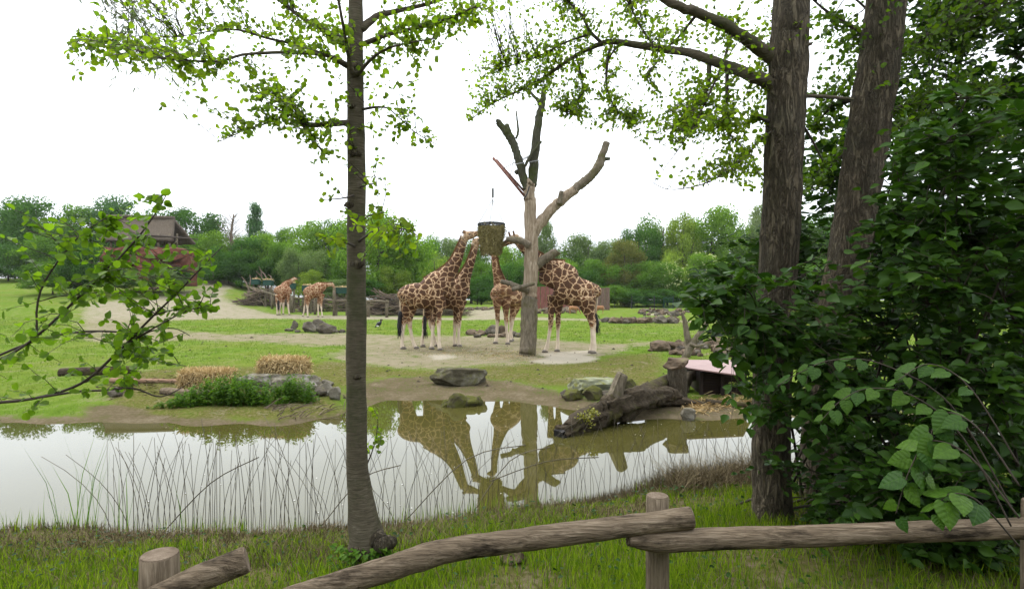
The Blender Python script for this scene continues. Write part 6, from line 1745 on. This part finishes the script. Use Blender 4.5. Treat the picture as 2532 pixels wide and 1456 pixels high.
regs = [(430, 140, 150, 66, 300, 3.8), (330, 120, 60, 50, 110, 3.7), (220, 120, 90, 80, 170, 3.7), (480, 200, 60, 45, 90, 3.8), (560, 60, 110, 28, 70, 4.4), (690, 60, 80, 36, 110, 4.5), (770, 95, 85, 55, 330, 4.4), (820, 60, 50, 40, 150, 4.1), (720, 150, 100, 26, 60, 4.1),
        (700, 235, 110, 45, 260, 4.0), (660, 280, 110, 36, 180, 4.0), (620, 310, 80, 26, 70, 4.0), (790, 330, 70, 40, 130, 4.0), (800, 375, 45, 36, 60, 3.95), (565, 335, 30, 22, 22, 4.0), (835, 230, 24, 50, 50, 4.2), (640, 215, 50, 26, 50, 4.1),
        (1000, 80, 120, 60, 230, 4.0), (1080, 60, 110, 50, 200, 4.1), (1170, 40, 90, 40, 150, 4.3), (1010, 150, 60, 36, 60, 3.8), (950, 200, 34, 60, 40, 4.2), (1050, 170, 26, 22, 18, 3.8),
        (930, 300, 30, 45, 34, 4.1), (1000, 275, 60, 22, 30, 4.0), (1040, 340, 45, 30, 34, 3.95), (975, 350, 36, 20, 20, 4.0), (935, 375, 20, 20, 14, 4.1),
        (915, 455, 22, 16, 16, 4.15), (815, 494, 26, 10, 16, 4.05), (850, 515, 18, 26, 16, 4.15), (925, 525, 36, 22, 30, 3.7), (835, 580, 40, 40, 40, 3.4), (815, 630, 36, 20, 14, 3.4), (960, 570, 66, 40, 80, 3.4), (920, 610, 40, 40, 40, 3.6), (1000, 620, 34, 24, 24, 3.4),
        (930, 1050, 18, 40, 26, 4.45), (940, 1110, 16, 24, 12, 4.4),
        (700, -80, 260, 90, 600, 4.6), (1050, -90, 200, 80, 500, 4.5), (880, -400, 380, 260, 1500, 4.6), (880, -900, 340, 300, 1400, 4.6), (880, -1350, 220, 240, 700, 4.4), (420, -60, 220, 90, 400, 4.2)]
LA2 = LA + tp[len(tp) // 2:]
regs = [(a, b, c, d, e * (1.25 if b > -20 else 1), f) for a, b, c, d, e, f in regs]
tw, pos, dd, nn, ss = spray(LA2, regs, .039, 7, .35, .25, 5)
twigs_part(al, tw, M['twig'])
add_leaves(al, pos, dd, nn, ss, 'round', M['alder_leaf'])

# right hand thick alder
YR = 5.0
g1 = P(1912, 1300, YR)
ar = thing('alder_tree', 'thick furrowed alder trunk in front of the dogwood shrub, left of the leaning one', 'tree', (g1.x, YR, gz(g1.x, YR)))
tp, _ = trunk(ar, [(1910, 1345, 58, YR), (1910, 1310, 52, YR), (1908, 1250, 46, YR), (1906, 1100, 44, YR), (1908, 950, 44, YR), (1916, 800, 44, YR), (1924, 650, 44, YR), (1934, 500, 45, YR), (1940, 350, 44, YR), (1946, 220, 44, YR), (1952, 100, 43, YR), (1956, 30, 42, YR), (1966, -300, 36, YR + .1), (1985, -800, 26, YR + .2), (2000, -1300, 14, YR + .2), (2010, -1700, 4, YR + .2)], M['old_bark'], 5, 36, 14, .08, 6)
for k, (px, py, w) in enumerate([]):
    c = P(px, py, YR) + Vector((0, -.150, 0))
    rock_mb(c, w * YR / F, .016, w * YR / F * .5, 220 + k, 3, 3, .3).build('bark_scar', M['old_bark'], ar, True)
LR = []
for k, l in enumerate([
    [(1925, 218, 20, YR), (1895, 204, 16, YR), (1850, 186, 14, YR), (1780, 156, 12, YR + .2), (1700, 131, 10.5, YR + .4), (1620, 119, 9, YR + .6), (1530, 105, 7.5, YR + .8), (1490, 108, 6.5, YR + .9), (1420, 140, 5, YR + 1), (1350, 190, 4, YR + 1.1), (1290, 222, 3, YR + 1.2), (1220, 255, 1.8, YR + 1.2), (1160, 300, 1, YR + 1.2)],
    [(1930, 158, 22, YR), (1895, 132, 17, YR), (1850, 100, 15, YR - .1), (1790, 60, 13, YR - .2), (1730, 35, 12, YR - .2), (1680, 15, 11, YR - .3), (1580, -30, 8, YR - .3), (1450, -90, 4, YR - .3)],
    [(1490, 108, 4.5, YR + .9), (1460, 80, 4, YR + .9), (1440, 40, 3.5, YR + .9), (1400, 0, 2, YR + 1)],
    [(1460, 85, 3, YR + .9), (1400, 105, 2.6, YR + 1.1), (1330, 140, 2, YR + 1.3), (1240, 170, 1.2, YR + 1.4)],
    [(1755, 150, 6, YR + .3), (1752, 195, 5.5, YR + .2), (1748, 220, 4.5, YR + .2), (1735, 245, 3, YR + .2), (1700, 280, 1.6, YR + .2)],
    [(1797, 165, 5, YR + .2), (1798, 230, 4.5, YR + .1), (1795, 290, 3.6, YR), (1790, 312, 3, YR), (1815, 345, 2.2, YR), (1850, 380, 1.4, YR), (1870, 430, .9, YR)],
    [(1512, 112, 4, YR + .8), (1502, 150, 3.6, YR + .7), (1500, 210, 2.8, YR + .7), (1520, 265, 1.8, YR + .7), (1560, 300, 1, YR + .7)],
    [(1425, 140, 3, YR + 1), (1436, 185, 2.6, YR + .9), (1440, 230, 1.8, YR + .9), (1400, 280, 1, YR + .9)],
    [(1530, 112, 3, YR + .8), (1515, 130, 2.5, YR + .7), (1505, 152, 1, YR + .7)],
    [(1815, 60, 3.5, YR - .1), (1790, 150, 3, YR - .3), (1755, 230, 2.4, YR - .4), (1705, 330, 1.6, YR - .5), (1640, 420, .8, YR - .5)],
    [(1915, 322, 3, YR), (1880, 345, 2.5, YR - .2), (1850, 380, 2.1, YR - .3), (1800, 425, 1.8, YR - .4), (1730, 458, 1.5, YR - .5), (1650, 468, 1.1, YR - .6), (1598, 440, .6, YR - .6)],
    [(1900, 300, 5, YR - .05), (1888, 296, 4, YR - .1), (1876, 290, 3, YR - .1)],
    [(1960, 130, 6, YR), (1990, 115, 5, YR - .1), (2006, 108, 4, YR - .1)],
    [(1960, 232, 6, YR), (2000, 238, 5, YR), (2050, 240, 4.2, YR + .1), (2110, 246, 3, YR + .2)],
    [(1985, 310, 4, YR + .1), (2010, 350, 3, YR + .2), (2035, 400, 1.8, YR + .3)],
    [(1620, 119, 3, YR + .6), (1580, 60, 2.4, YR + .7), (1550, 0, 1.4, YR + .8)],
    [(1720, 40, 4, YR - .2), (1680, 90, 3, YR - .1), (1640, 130, 2, YR), (1600, 190, 1.2, YR)],
]):
    LR += limb(ar, l, M['alder_bark'] if l[0][2] > 5 else M['twig'], 'branch', 50 + k, 4, 10 if l[0][2] > 8 else 6, .1)
LR2 = LR + tp[len(tp) * 2 // 3:]
regs = [(1290, 170, 120, 70, 420, 6.2), (1240, 230, 90, 50, 230, 6.2), (1180, 290, 50, 26, 40, 6.1), (1180, 160, 60, 60, 120, 6.3), (1330, 110, 130, 60, 330, 6.2), (1420, 180, 120, 60, 380, 6.0), (1460, 260, 110, 50, 330, 5.8), (1400, 60, 200, 46, 420, 6.0), (1560, 60, 160, 46, 330, 5.8),
        (1540, 300, 110, 30, 230, 5.7), (1440, 310, 50, 20, 40, 5.8), (1600, 210, 90, 70, 170, 5.5), (1690, 285, 110, 50, 380, 5.2), (1640, 320, 90, 36, 230, 5.2), (1780, 280, 90, 70, 360, 5.0), (1850, 240, 55, 80, 240, 5.1), (1840, 330, 60, 60, 210, 4.9), (1810, 400, 90, 46, 210, 4.8), (1750, 430, 60, 26, 90, 4.7), (1860, 450, 50, 40, 90, 4.8),
        (1700, 70, 110, 46, 230, 5.0), (1820, 80, 80, 60, 260, 5.2), (1880, 120, 40, 60, 150, 5.3), (1740, 200, 60, 40, 110, 5.1), (1470, 130, 60, 30, 60, 6.0), (1960, 60, 70, 50, 150, 5.5), (1650, 250, 40, 36, 90, 5.3), (1700, 340, 70, 22, 110, 5.1), (1380, 250, 60, 40, 140, 5.9),
        (1500, -80, 400, 90, 1200, 5.6), (1950, -300, 500, 260, 2200, 5.4), (1980, -800, 460, 300, 1900, 5.3), (2000, -1300, 300, 260, 900, 5.2)]
regs = [(a, b, c, d, e * (1.6 if b > -20 else 1), f) for a, b, c, d, e, f in regs]
tw, pos, dd, nn, ss = spray(LR2, regs, .037, 7, .45, .25, 6)
twigs_part(ar, tw, M['twig'])
add_leaves(ar, pos, dd, nn, ss, 'round', M['alder_leaf'])

# leaning second alder
Y2 = 5.7
b2 = P(2040, 900, Y2)
a2 = thing('alder_tree', 'thick leaning alder trunk on the right, its foot hidden by the dogwood shrub', 'tree', (P(2020, 1200, Y2).x, Y2, gz(P(2020, 1200, Y2).x, Y2)))
tp, _ = trunk(a2, [(2030, 1260, 54, Y2), (2040, 1000, 47, Y2), (2070, 780, 45, Y2), (2096, 640, 45, Y2), (2120, 500, 46, Y2), (2142, 350, 47, Y2), (2166, 200, 46, Y2), (2186, 40, 45, Y2), (2230, -300, 38, Y2), (2290, -800, 26, Y2), (2330, -1300, 12, Y2), (2345, -1600, 4, Y2)], M['old_bark'], 15, 36, 14, .08, 6)
L2 = []
for k, l in enumerate([
    [(2170, 110, 9, Y2), (2120, 75, 6, Y2 + .2), (2060, 40, 4, Y2 + .3), (2010, 0, 2, Y2 + .3)],
    [(2150, 260, 7, Y2), (2100, 250, 5, Y2 + .2), (2050, 270, 3.4, Y2 + .3), (2010, 320, 2, Y2 + .3)],
    [(2140, 330, 6, Y2), (2090, 380, 4, Y2 + .2), (2040, 420, 2.6, Y2 + .3), (2000, 470, 1.4, Y2 + .3)],
    [(2200, 150, 8, Y2), (2260, 110, 5, Y2 + .2), (2340, 60, 3, Y2 + .3), (2430, 40, 2, Y2 + .3)],
    [(2180, 280, 8, Y2), (2250, 260, 5, Y2 + .2), (2340, 250, 3, Y2 + .3), (2430, 240, 2, Y2 + .3)],
    [(2185, 70, 5, Y2), (2140, 20, 3, Y2 + .2), (2080, -30, 2, Y2 + .3)],
]):
    L2 += limb(a2, l, M['twig'], 'branch', 80 + k, 4, 7, .1)
regs = [(2050, 90, 60, 60, 260, 6.0), (2040, 190, 60, 60, 220, 6.0), (2030, 300, 50, 50, 190, 6.0), (2050, 380, 60, 40, 200, 6.0), (2020, 450, 50, 40, 150, 6.0), (2090, 140, 40, 60, 150, 6.1), (2260, 130, 60, 90, 330, 6.0), (2340, 160, 90, 110, 500, 6.0), (2450, 150, 90, 140, 420, 6.0), (2270, 280, 50, 70, 280, 6.0),
        (2250, -350, 500, 260, 2200, 5.9), (2300, -850, 420, 300, 1600, 5.8), (2400, -60, 300, 90, 900, 5.8)]
tw, pos, dd, nn, ss = spray(L2 + tp[len(tp) * 2 // 3:], [(a, b, c, d, e * 1.3, f) for a, b, c, d, e, f in regs], .052, 7, .4, .25, 8)
twigs_part(a2, tw, M['twig'])
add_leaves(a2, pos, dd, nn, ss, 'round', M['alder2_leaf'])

# ------------------------------------------------------------------ dogwood shrub and other leafy growth on the right
FRONT = [(1690, 690), (1800, 640), (1870, 715), (1955, 750), (2030, 745), (2085, 660), (2130, 560), (2180, 440), (2215, 330), (2300, 240), (2640, 230), (2640, 1500), (2260, 1440), (2240, 1310), (2010, 1300), (1990, 1180), (1960, 1080), (1900, 1050), (1815, 1040), (1800, 930), (1790, 875), (1700, 765)]
BACK = [(1800, 590), (1960, 520), (1985, 300), (2060, 330), (2110, 290), (2200, 200), (2235, -40), (2640, -60), (2640, 1400), (1960, 1330), (1990, 900), (1880, 800), (1700, 720)]
def shrub(name, label, poly, n, yr, size, seed, kind='oval', mat=None, ground_pts=((2080, 5.2), (2200, 4.6), (2300, 5.0), (2450, 4.4), (2000, 5.4)), soft=26, flowers=0):
    q = np.random.default_rng(seed)
    p_ = np.array(poly); lo, hi = p_.min(0), p_.max(0)
    gx = [(P(px, 1000, Yg).x, Yg) for px, Yg in ground_pts]
    c0 = gx[0]
    t = thing(name, label, 'shrub', (c0[0], c0[1], gz(*c0)))
    # twig tips spread through the mass
    tips = []
    while len(tips) < n // 8:
        px, py = q.uniform(lo[0], hi[0]), q.uniform(lo[1], hi[1])
        if inside(np.array([px + q.normal(0, soft)]), np.array([py + q.normal(0, soft)]), poly)[0]:
            dens = vnoise(np.array([px / 70.0]), np.array([py / 70.0]), seed)[0]
            if q.uniform() < .35 + .65 * dens: tips.append(np.array(P(px, py, q.uniform(*yr))))
    tips = np.array(tips)
    tips[:, 2] = np.maximum(tips[:, 2], zg(tips[:, 0], tips[:, 1]) + .1)
    # stems
    stems = []
    for i in range(34):
        x, y = gx[q.integers(len(gx))]; x += q.normal(0, .25); y += q.normal(0, .25)
        tgt = tips[q.integers(len(tips))]
        p0 = np.array([x, y, gz(x, y)]); p2 = tgt; p1 = (p0 + p2) / 2 + np.array([0, 0, .25 * np.linalg.norm(p2 - p0)])
        pts = [(1 - u) ** 2 * p0 + 2 * u * (1 - u) * p1 + u * u * p2 for u in np.linspace(0, 1, 9)]
        stems.append(pts)
        MB().tube(pts, list(np.linspace(.014, .004, 9)), 6, .1, i).build('stem', M['twig'], t, True)
    S = np.array([p for s in stems for p in s[2:]])
    tw, pos, dd, nn, ss = [], [], [], [], []
    fl = []
    for tip in tips:
        dist = np.linalg.norm(S - tip, axis=1) + q.uniform(0, .3, len(S)); st = S[np.argmin(dist)]
        v = tip - st; ln = np.linalg.norm(v) + 1e-6
        if ln > .7: st = tip - v / ln * .7; v = tip - st; ln = .7
        mid = (st + tip) / 2 + np.array([0, 0, .1 * ln])
        pts = [st, mid, tip]; tw.append((pts, .004))
        for k in range(8):
            u = q.uniform(.3, 1.05); p = st + v * u + np.array([0, 0, .1 * ln * 4 * u * (1 - u) * .5])
            a = q.uniform(0, 6.28); d = np.array([math.cos(a), math.sin(a), q.normal(-.15, .3)]) + v / ln * .4
            s = size * q.uniform(.55, 1.2)
            pos.append(p + q.normal(0, .02, 3)); dd.append(d); nn.append(np.array([0, -.35, .8]) + q.normal(0, .4, 3)); ss.append(s)
        if q.uniform() < flowers: fl.append(tip)
    twigs_part(t, tw, M['twig'])
    add_leaves(t, pos, dd, nn, ss, kind, mat or M['shrub_leaf'])
    for f in fl:
        pts_, d_, n_, s_ = [], [], [], []
        for _ in range(14):
            pts_.append(f + np.array([q.normal(0, .018), q.normal(0, .018), .02 + q.uniform(0, .008)])); d_.append(q.normal(0, 1, 3) * np.array([1, 1, .2])); n_.append(np.array([0, -.3, 1]) + q.normal(0, .2, 3)); s_.append(.014)
        link('flower_head', leaf_mesh('flower_head', np.array(pts_), np.array(d_), np.array(n_), np.array(s_), 'round', ORG[t.name]), M['bud'], t)
    return t
M['bud'] = leaf_mat('flower_bud', (0.14, 0.19, 0.02), (0.24, 0.28, 0.05), .2)
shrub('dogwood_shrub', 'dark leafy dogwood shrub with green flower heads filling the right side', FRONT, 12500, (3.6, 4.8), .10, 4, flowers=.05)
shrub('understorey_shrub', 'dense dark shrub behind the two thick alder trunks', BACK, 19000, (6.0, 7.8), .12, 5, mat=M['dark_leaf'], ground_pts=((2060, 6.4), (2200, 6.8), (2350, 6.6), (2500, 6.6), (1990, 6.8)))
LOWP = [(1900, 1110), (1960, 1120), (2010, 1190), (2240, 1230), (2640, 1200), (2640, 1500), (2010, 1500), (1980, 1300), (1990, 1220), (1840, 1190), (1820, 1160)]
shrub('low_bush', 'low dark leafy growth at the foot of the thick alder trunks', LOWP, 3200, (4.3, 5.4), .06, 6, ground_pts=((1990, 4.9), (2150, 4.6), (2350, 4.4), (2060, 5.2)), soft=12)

# broad heart shaped leaves hanging into the picture, lower right
kn = thing('knotweed', 'arching stems with large bright heart shaped leaves at the lower right', 'plant', (P(2420, 1400, 2.6).x, 2.6, gz(P(2420, 1400, 2.6).x, 2.6)))
q = np.random.default_rng(15)
pos, dd, nn, ss = [], [], [], []
def kstem(l, n_leaf, size, seed):
    A = cat_rom(l, 6); pts = [P(a[0], a[1], a[2]) for a in A]
    MB().tube(pts, list(np.linspace(.0045, .002, len(pts))), 6).build('stem', M['twig'], kn, True)
    for k in range(n_leaf):
        i = int((.35 + .65 * k / max(1, n_leaf - 1)) * (len(pts) - 1)); p = np.array(pts[i]); sd = 1 if k % 2 else -1
        t_ = np.array(pts[min(i + 1, len(pts) - 1)] - pts[i - 1]); t_ /= np.linalg.norm(t_) + 1e-6
        perp = np.cross(t_, np.array([0, -.5, 1.0])); perp /= np.linalg.norm(perp)
        d = perp * sd * .8 + t_ * .5 + np.array([0, 0, -.35]) + q.normal(0, .12, 3)
        pos.append(p + d * .02); dd.append(d); nn.append(np.array([0, -.75, .75]) + q.normal(0, .18, 3)); ss.append(.85 * size * q.uniform(.8, 1.2) * (1 if k < n_leaf - 2 else .6))
for l, n_, s_ in [
    ([(2520, 1280, 2.5), (2400, 1130, 2.6), (2300, 1090, 2.7), (2250, 1160, 2.7), (2215, 1270, 2.7)], 11, .125),
    ([(2520, 1200, 2.5), (2420, 1060, 2.6), (2340, 1020, 2.7), (2300, 1080, 2.7), (2280, 1200, 2.7)], 10, .125),
    ([(2500, 1300, 2.9), (2380, 1080, 3.0), (2260, 980, 3.1), (2150, 960, 3.2), (2080, 990, 3.2), (2030, 1040, 3.2)], 13, .095),
    ([(2500, 1250, 3.1), (2350, 1000, 3.2), (2180, 900, 3.3), (2060, 890, 3.3), (1980, 920, 3.3), (1920, 955, 3.3)], 12, .085),
    ([(2520, 1350, 2.6), (2420, 1240, 2.6), (2350, 1220, 2.6), (2310, 1260, 2.6)], 7, .13),
    ([(2520, 1150, 2.9), (2400, 960, 3.0), (2300, 900, 3.1), (2220, 940, 3.1)], 8, .10),
]: kstem(l, n_, s_, 1)
add_leaves(kn, pos, dd, nn, ss, 'broad', M['broad_leaf'], 300)

# ------------------------------------------------------------------ sapling at the left edge
YS = 3.3
sp_ = thing('hazel_sapling', 'young leafy sapling reaching in from the left edge over the meadow', 'sapling', (P(-350, 1300, YS).x, YS, gz(P(-350, 1300, YS).x, YS)))
LS = []
zb = HY - (gz(P(-350, 1300, YS).x, YS) - CZ) / YS * F
for k, l in enumerate([
    [(-350, zb, 6.1, YS), (-310, 1120, 5, YS), (-120, 1015, 4.2, YS), (80, 985, 3.8, YS), (200, 948, 3.4, YS), (290, 872, 3.2, YS), (360, 800, 2.8, YS), (440, 722, 2.2, YS), (510, 650, 1.6, YS), (550, 610, 1, YS)],
    [(-352, zb, 6.1, YS), (-300, 1000, 4.6, YS), (20, 880, 3.6, YS), (220, 710, 2.8, YS - .1), (330, 600, 2.2, YS - .1), (390, 520, 1.5, YS - .1), (412, 480, 1, YS - .1)],
    [(-348, zb, 6.1, YS), (-330, 1100, 4, YS + .1), (40, 860, 3, YS + .2), (290, 820, 2.4, YS + .2), (350, 880, 1.8, YS + .2), (460, 905, 1, YS + .2)],
    [(80, 985, 3, YS), (190, 968, 2.8, YS - .05), (250, 965, 2.6, YS - .1), (330, 960, 2.4, YS - .1), (400, 980, 1.8, YS - .1), (470, 945, .8, YS - .1)],
    [(330, 840, 2.4, YS), (400, 800, 1.8, YS - .1), (460, 770, 1.4, YS - .1), (520, 755, .8, YS - .1)],
    [(380, 780, 2.2, YS), (440, 765, 1.6, YS + .1), (500, 775, .9, YS + .1)],
    [(-150, 1020, 2.4, YS), (-60, 850, 2, YS), (-40, 700, 1.0, YS)],
    [(90, 840, 2.6, YS), (100, 720, 2.2, YS), (180, 600, 1.8, YS), (260, 540, 1, YS)],
    [(300, 860, 2, YS), (370, 820, 1.8, YS), (430, 812, 1.2, YS), (470, 830, .8, YS)],
]):
    LS += limb(sp_, l, M['twig'], 'stem' if l[0][2] > 6 else 'branch', 100 + k, 5, 7, .05)
regs = [(320, 520, 50, 36, 40, 3.2), (400, 490, 18, 20, 14, 3.2), (310, 580, 60, 40, 90, 3.2), (350, 640, 60, 40, 80, 3.2), (300, 680, 50, 40, 90, 3.2), (380, 700, 60, 30, 45, 3.25), (300, 740, 50, 36, 80, 3.3), (470, 735, 60, 22, 36, 3.3), (500, 690, 36, 16, 18, 3.3), (505, 640, 40, 20, 22, 3.3), (510, 765, 26, 16, 16, 3.25), (440, 775, 50, 20, 34, 3.3),
        (300, 840, 50, 26, 60, 3.3), (380, 835, 50, 20, 30, 3.3), (420, 850, 20, 14, 10, 3.3), (320, 890, 70, 26, 80, 3.4), (310, 925, 60, 20, 50, 3.3), (380, 870, 40, 22, 24, 3.4), (260, 640, 40, 60, 90, 3.2), (250, 800, 40, 60, 70, 3.3), (180, 640, 70, 100, 260, 3.2), (120, 800, 90, 120, 330, 3.2), (60, 620, 110, 110, 330, 3.2), (20, 900, 120, 150, 360, 3.2), (180, 950, 70, 60, 140, 3.3)]
regs = [(a, b, c, d, e * (1.05 if a > 255 else .25), f) for a, b, c, d, e, f in regs]
tw, pos, dd, nn, ss = spray(LS, regs, .046, 6, .22, .2, 9)
twigs_part(sp_, tw, M['twig'])
add_leaves(sp_, pos, dd, nn, ss, 'round', M['sapling_leaf'])

# willow branches hanging in at the upper left
wt = thing('willow_tree', 'willow with drooping thin leaved twigs hanging in at the upper left', 'tree', (-7.5, 6.2, gz(-7.5, 6.2)))
b = ORG[wt.name]
MB().tube([b + Vector((0, 0, -.1)), b + Vector((.1, 0, 1.5)), b + Vector((0.1, 0, 3.4)), b + Vector((.5, 0, 5.2)), b + Vector((1.0, 0, 6.8))], [.24, .18, .15, .11, .07], 12, .1, 3).build('trunk', M['old_bark'], wt, True)
LWl = []
top = b + Vector((.5, 0, 5.2))
for k, tgt in enumerate([(420, -40), (500, -60), (360, 0), (300, -20)]):
    e = P(tgt[0], tgt[1], 5.6 + .2 * k)
    A = cat_rom([tuple(top), tuple((top + e) / 2 + Vector((0, 0, .7))), tuple(e)], 8)
    MB().tube([Vector(a) for a in A], list(np.linspace(.045, .012, len(A))), 6).build('branch', M['twig'], wt, True)
    LWl += [Vector(a) for a in A[-8:]]
q = np.random.default_rng(19); tw, pos, dd, nn, ss = [], [], [], [], []
for _ in range(48):
    st = np.array(LWl[q.integers(len(LWl))]); px = q.uniform(270, 540); py = q.uniform(90, 285) - abs(px - 470) * .35
    tip = np.array(P(px, py, 5.7 + q.normal(0, .3)))
    mid = np.array([st[0] * .5 + tip[0] * .5, st[1], max(st[2], tip[2]) * .75 + tip[2] * .25])
    pts = [(1 - u) ** 2 * st + 2 * u * (1 - u) * mid + u * u * tip for u in np.linspace(0, 1, 7)]
    tw.append((pts, .004))
    for k in range(16):
        u = q.uniform(.35, 1); i = min(int(u * 6), 5); p = pts[i] + (pts[i + 1] - pts[i]) * (u * 6 - i); v = pts[i + 1] - pts[i]; v /= np.linalg.norm(v)
        pos.append(p); dd.append(v + q.normal(0, .45, 3)); nn.append(q.normal(0, 1, 3)); ss.append(q.uniform(.06, .11))
twigs_part(wt, tw, M['twig'])
add_leaves(wt, pos, dd, nn, ss, 'narrow', M['willow_leaf'], 200)

# ------------------------------------------------------------------ log rail fence in front
fe = thing('log_fence', 'rustic log rail fence across the foreground with thick weathered rails', 'fence', (P(1625, 1442, 3.05).x, 3.05, gz(P(1625, 1442, 3.05).x, 3.05)))
def railp(pix, seed, label=None):
    A = cat_rom(pix, 8); pts = [P(a[0], a[1], a[3]) for a in A]; rad = [a[2] * a[3] / F for a in A]
    o = MB().tube(pts, rad, 24, .07, seed, True, 4).build('rail', M['rail'], fe, True)
    if label: o['label'] = label
    t_ = (pts[-1] - pts[-2]).normalized()
    MB().tube([pts[-1] - t_ * .002, pts[-1] + t_ * .005], [rad[-1] * .97, rad[-1] * .93], 22, .05, seed, True, 4).build('end_grain', M['endgrain'], o)
railp([(560, 1530, 30, 2.55), (690, 1490, 30, 2.6), (807, 1452, 30, 2.65), (940, 1412, 30, 2.7), (1030, 1382, 30, 2.74), (1116, 1358, 29, 2.78), (1230, 1342, 28, 2.82), (1337, 1328, 28, 2.86), (1500, 1306, 27, 2.9), (1640, 1288, 26.5, 2.94), (1708, 1279, 26, 2.95)], 3, 'long bent rail resting on the post')
railp([(1553, 1335, 14, 2.90), (1590, 1336, 22, 2.92), (1640, 1338, 26, 2.93), (1800, 1330, 27, 2.95), (2000, 1325, 26, 2.98), (2200, 1316, 25, 3.0), (2330, 1312, 25, 3.02), (2700, 1300, 25, 3.05)], 4, 'straight rail with a tapered left end')
railp([(200, 1580, 31, 2.1), (330, 1510, 32, 2.12), (430, 1458, 33, 2.16), (520, 1418, 33, 2.2), (608, 1383, 31, 2.25)], 5, 'short rail with a sawn end')
def postp(px, pytop, w, Y, seed, flat=False):
    t_ = P(px, pytop, Y); zb_ = gz(t_.x, Y) - .2
    r_ = w / 2 * Y / F
    n_ = 9
    pts = [Vector((t_.x, Y, zb_ + (t_.z - zb_) * k / n_)) for k in range(n_ + 1)]
    o = MB().tube(pts, [r_] * n_ + [r_ * .97], 24, .05, seed, True, 4).build('post', M['post'], fe, True)
    MB().tube([pts[-1], pts[-1] + Vector((0, 0, .006))], [r_ * .95, r_ * .9], 20, .05, seed).build('end_grain', M['endgrain'], o)
postp(1625, 1226, 56, 3.06, 5)
postp(395, 1372, 90, 2.3, 6)
postp(2560, 1240, 56, 3.15, 7)
o = rock_thing('stone', 'rough reddish stone in the grass under the long rail', 1270, 1366, 1398, 62, M['rock_brown'], 151, 2.5, 6, 3, .7)

# ivy leaves on the foot of the slim alder
q = np.random.default_rng(41); n = 150
an = q.uniform(-2.9, -.2, n); rr_ = q.uniform(.14, .26, n)
X = g0.x + np.cos(an) * rr_; Yv = YA + np.sin(an) * rr_; Z = zg(X, Yv) + q.uniform(.02, .18, n)
iv = thing('ivy', 'small ivy leaves around the foot of the slim alder', 'ivy', (g0.x, YA - .2, gz(g0.x, YA - .2)))
add_leaves(iv, np.stack([X, Yv, Z], -1), np.stack([np.cos(an), np.sin(an), q.normal(-.2, .3, n)], -1), np.stack([np.cos(an), np.sin(an), np.full(n, .7)], -1) + q.normal(0, .2, (n, 3)), q.uniform(.03, .055, n), 'heart', M['weed_leaf'], 300)

# unseen wood behind the viewpoint, added to darken the surfaces facing it
wd = thing('shading_woodland', 'unseen wood added behind the viewpoint to shade the near side of the pond', 'shading_woodland', (0, -7, gz(0, -7)))
wd['kind'] = 'stuff'
rr = random.Random(77)
for k in range(12):
    x = -15 + 30 * k / 11 + rr.uniform(-.8, .8); y = -9.5 - rr.uniform(0, 4.0); w = rr.uniform(3.0, 4.0); hz = rr.uniform(4.2, 5.5)
    c = link('crown', CROWN['round'][k % 4], None, wd); c.location = (x, y + 7, hz + .2); c.scale = (w, w * .8, hz); c.rotation_euler = (0, 0, rr.uniform(0, 6)); c.color = (*TINT['dark'], 1)
    t_ = link('trunk', TRUNKS[k % 3], None, wd); t_.location = (x, y + 7, 0); t_.scale = (4, 4, 8)
# clods, dung and pebbles on the worn ground
q = np.random.default_rng(61); m = MB(); cnt = 0
while cnt < 900:
    Y = 12.5 * math.exp(q.uniform(0, 1) * math.log(44 / 12.5)); X = q.uniform(-.75, .6) * Y
    z = gz(X, Y)
    if z < .06: continue
    sz = abs(q.normal(0, .022)) + .012
    if q.uniform() < .03: sz *= 2.2
    a = q.uniform(0, 6.28); e = [Vector((X + sz * math.cos(a + k * 1.257) * q.uniform(.7, 1.2), Y + sz * math.sin(a + k * 1.257), z)) for k in range(5)]
    m.add(e + [Vector((X, Y, z + sz * .75))], [[k, (k + 1) % 5, 5] for k in range(5)]); cnt += 1
o = m.build('clods', M['clod'], None, kind='stuff')
tag(o, 'small dark clods and droppings scattered over the meadow and sand', 'clods')
q = np.random.default_rng(62); pos = []
while len(pos) < 75:
    px, py = q.uniform(270, 1860), q.uniform(1010, 1290)
    if px > 1450 and q.uniform() < .5: py = q.uniform(1040, 1110)
    Y = CZ * F / (py - HY); X = (px - CX) / F * Y
    if zg(X, Y) < -.05: pos.append((X, Y, .004))
n = len(pos); a = q.uniform(0, 6.28, n)
o = link('floating_petals', leaf_mesh('floating_petals', np.array(pos), np.stack([np.cos(a), np.sin(a), np.zeros(n)], -1), np.tile([0, 0, 1.0], (n, 1)), q.uniform(.010, .028, n), 'round', (0, 0, 0)), M['white'])
tag(o, 'pale petals and bits floating on the pond', 'petals', kind='stuff')

# thin air between here and the far trees
if HAZE:
    hm, nt, out = new_mat('haze'); n = N(nt)
    v = n("ShaderNodeVolumePrincipled", {'Color': (0.93, 0.96, 1.0, 1), 'Density': HAZE, 'Anisotropy': 0.2})
    nt.links.new(v.outputs[0], out.inputs[1])
    hz = MB().box((0, 45, 7), 240, 160, 20).build('haze', hm)
    tag(hz, 'thin pale haze in the air over the meadow and far trees', 'haze', kind='stuff')
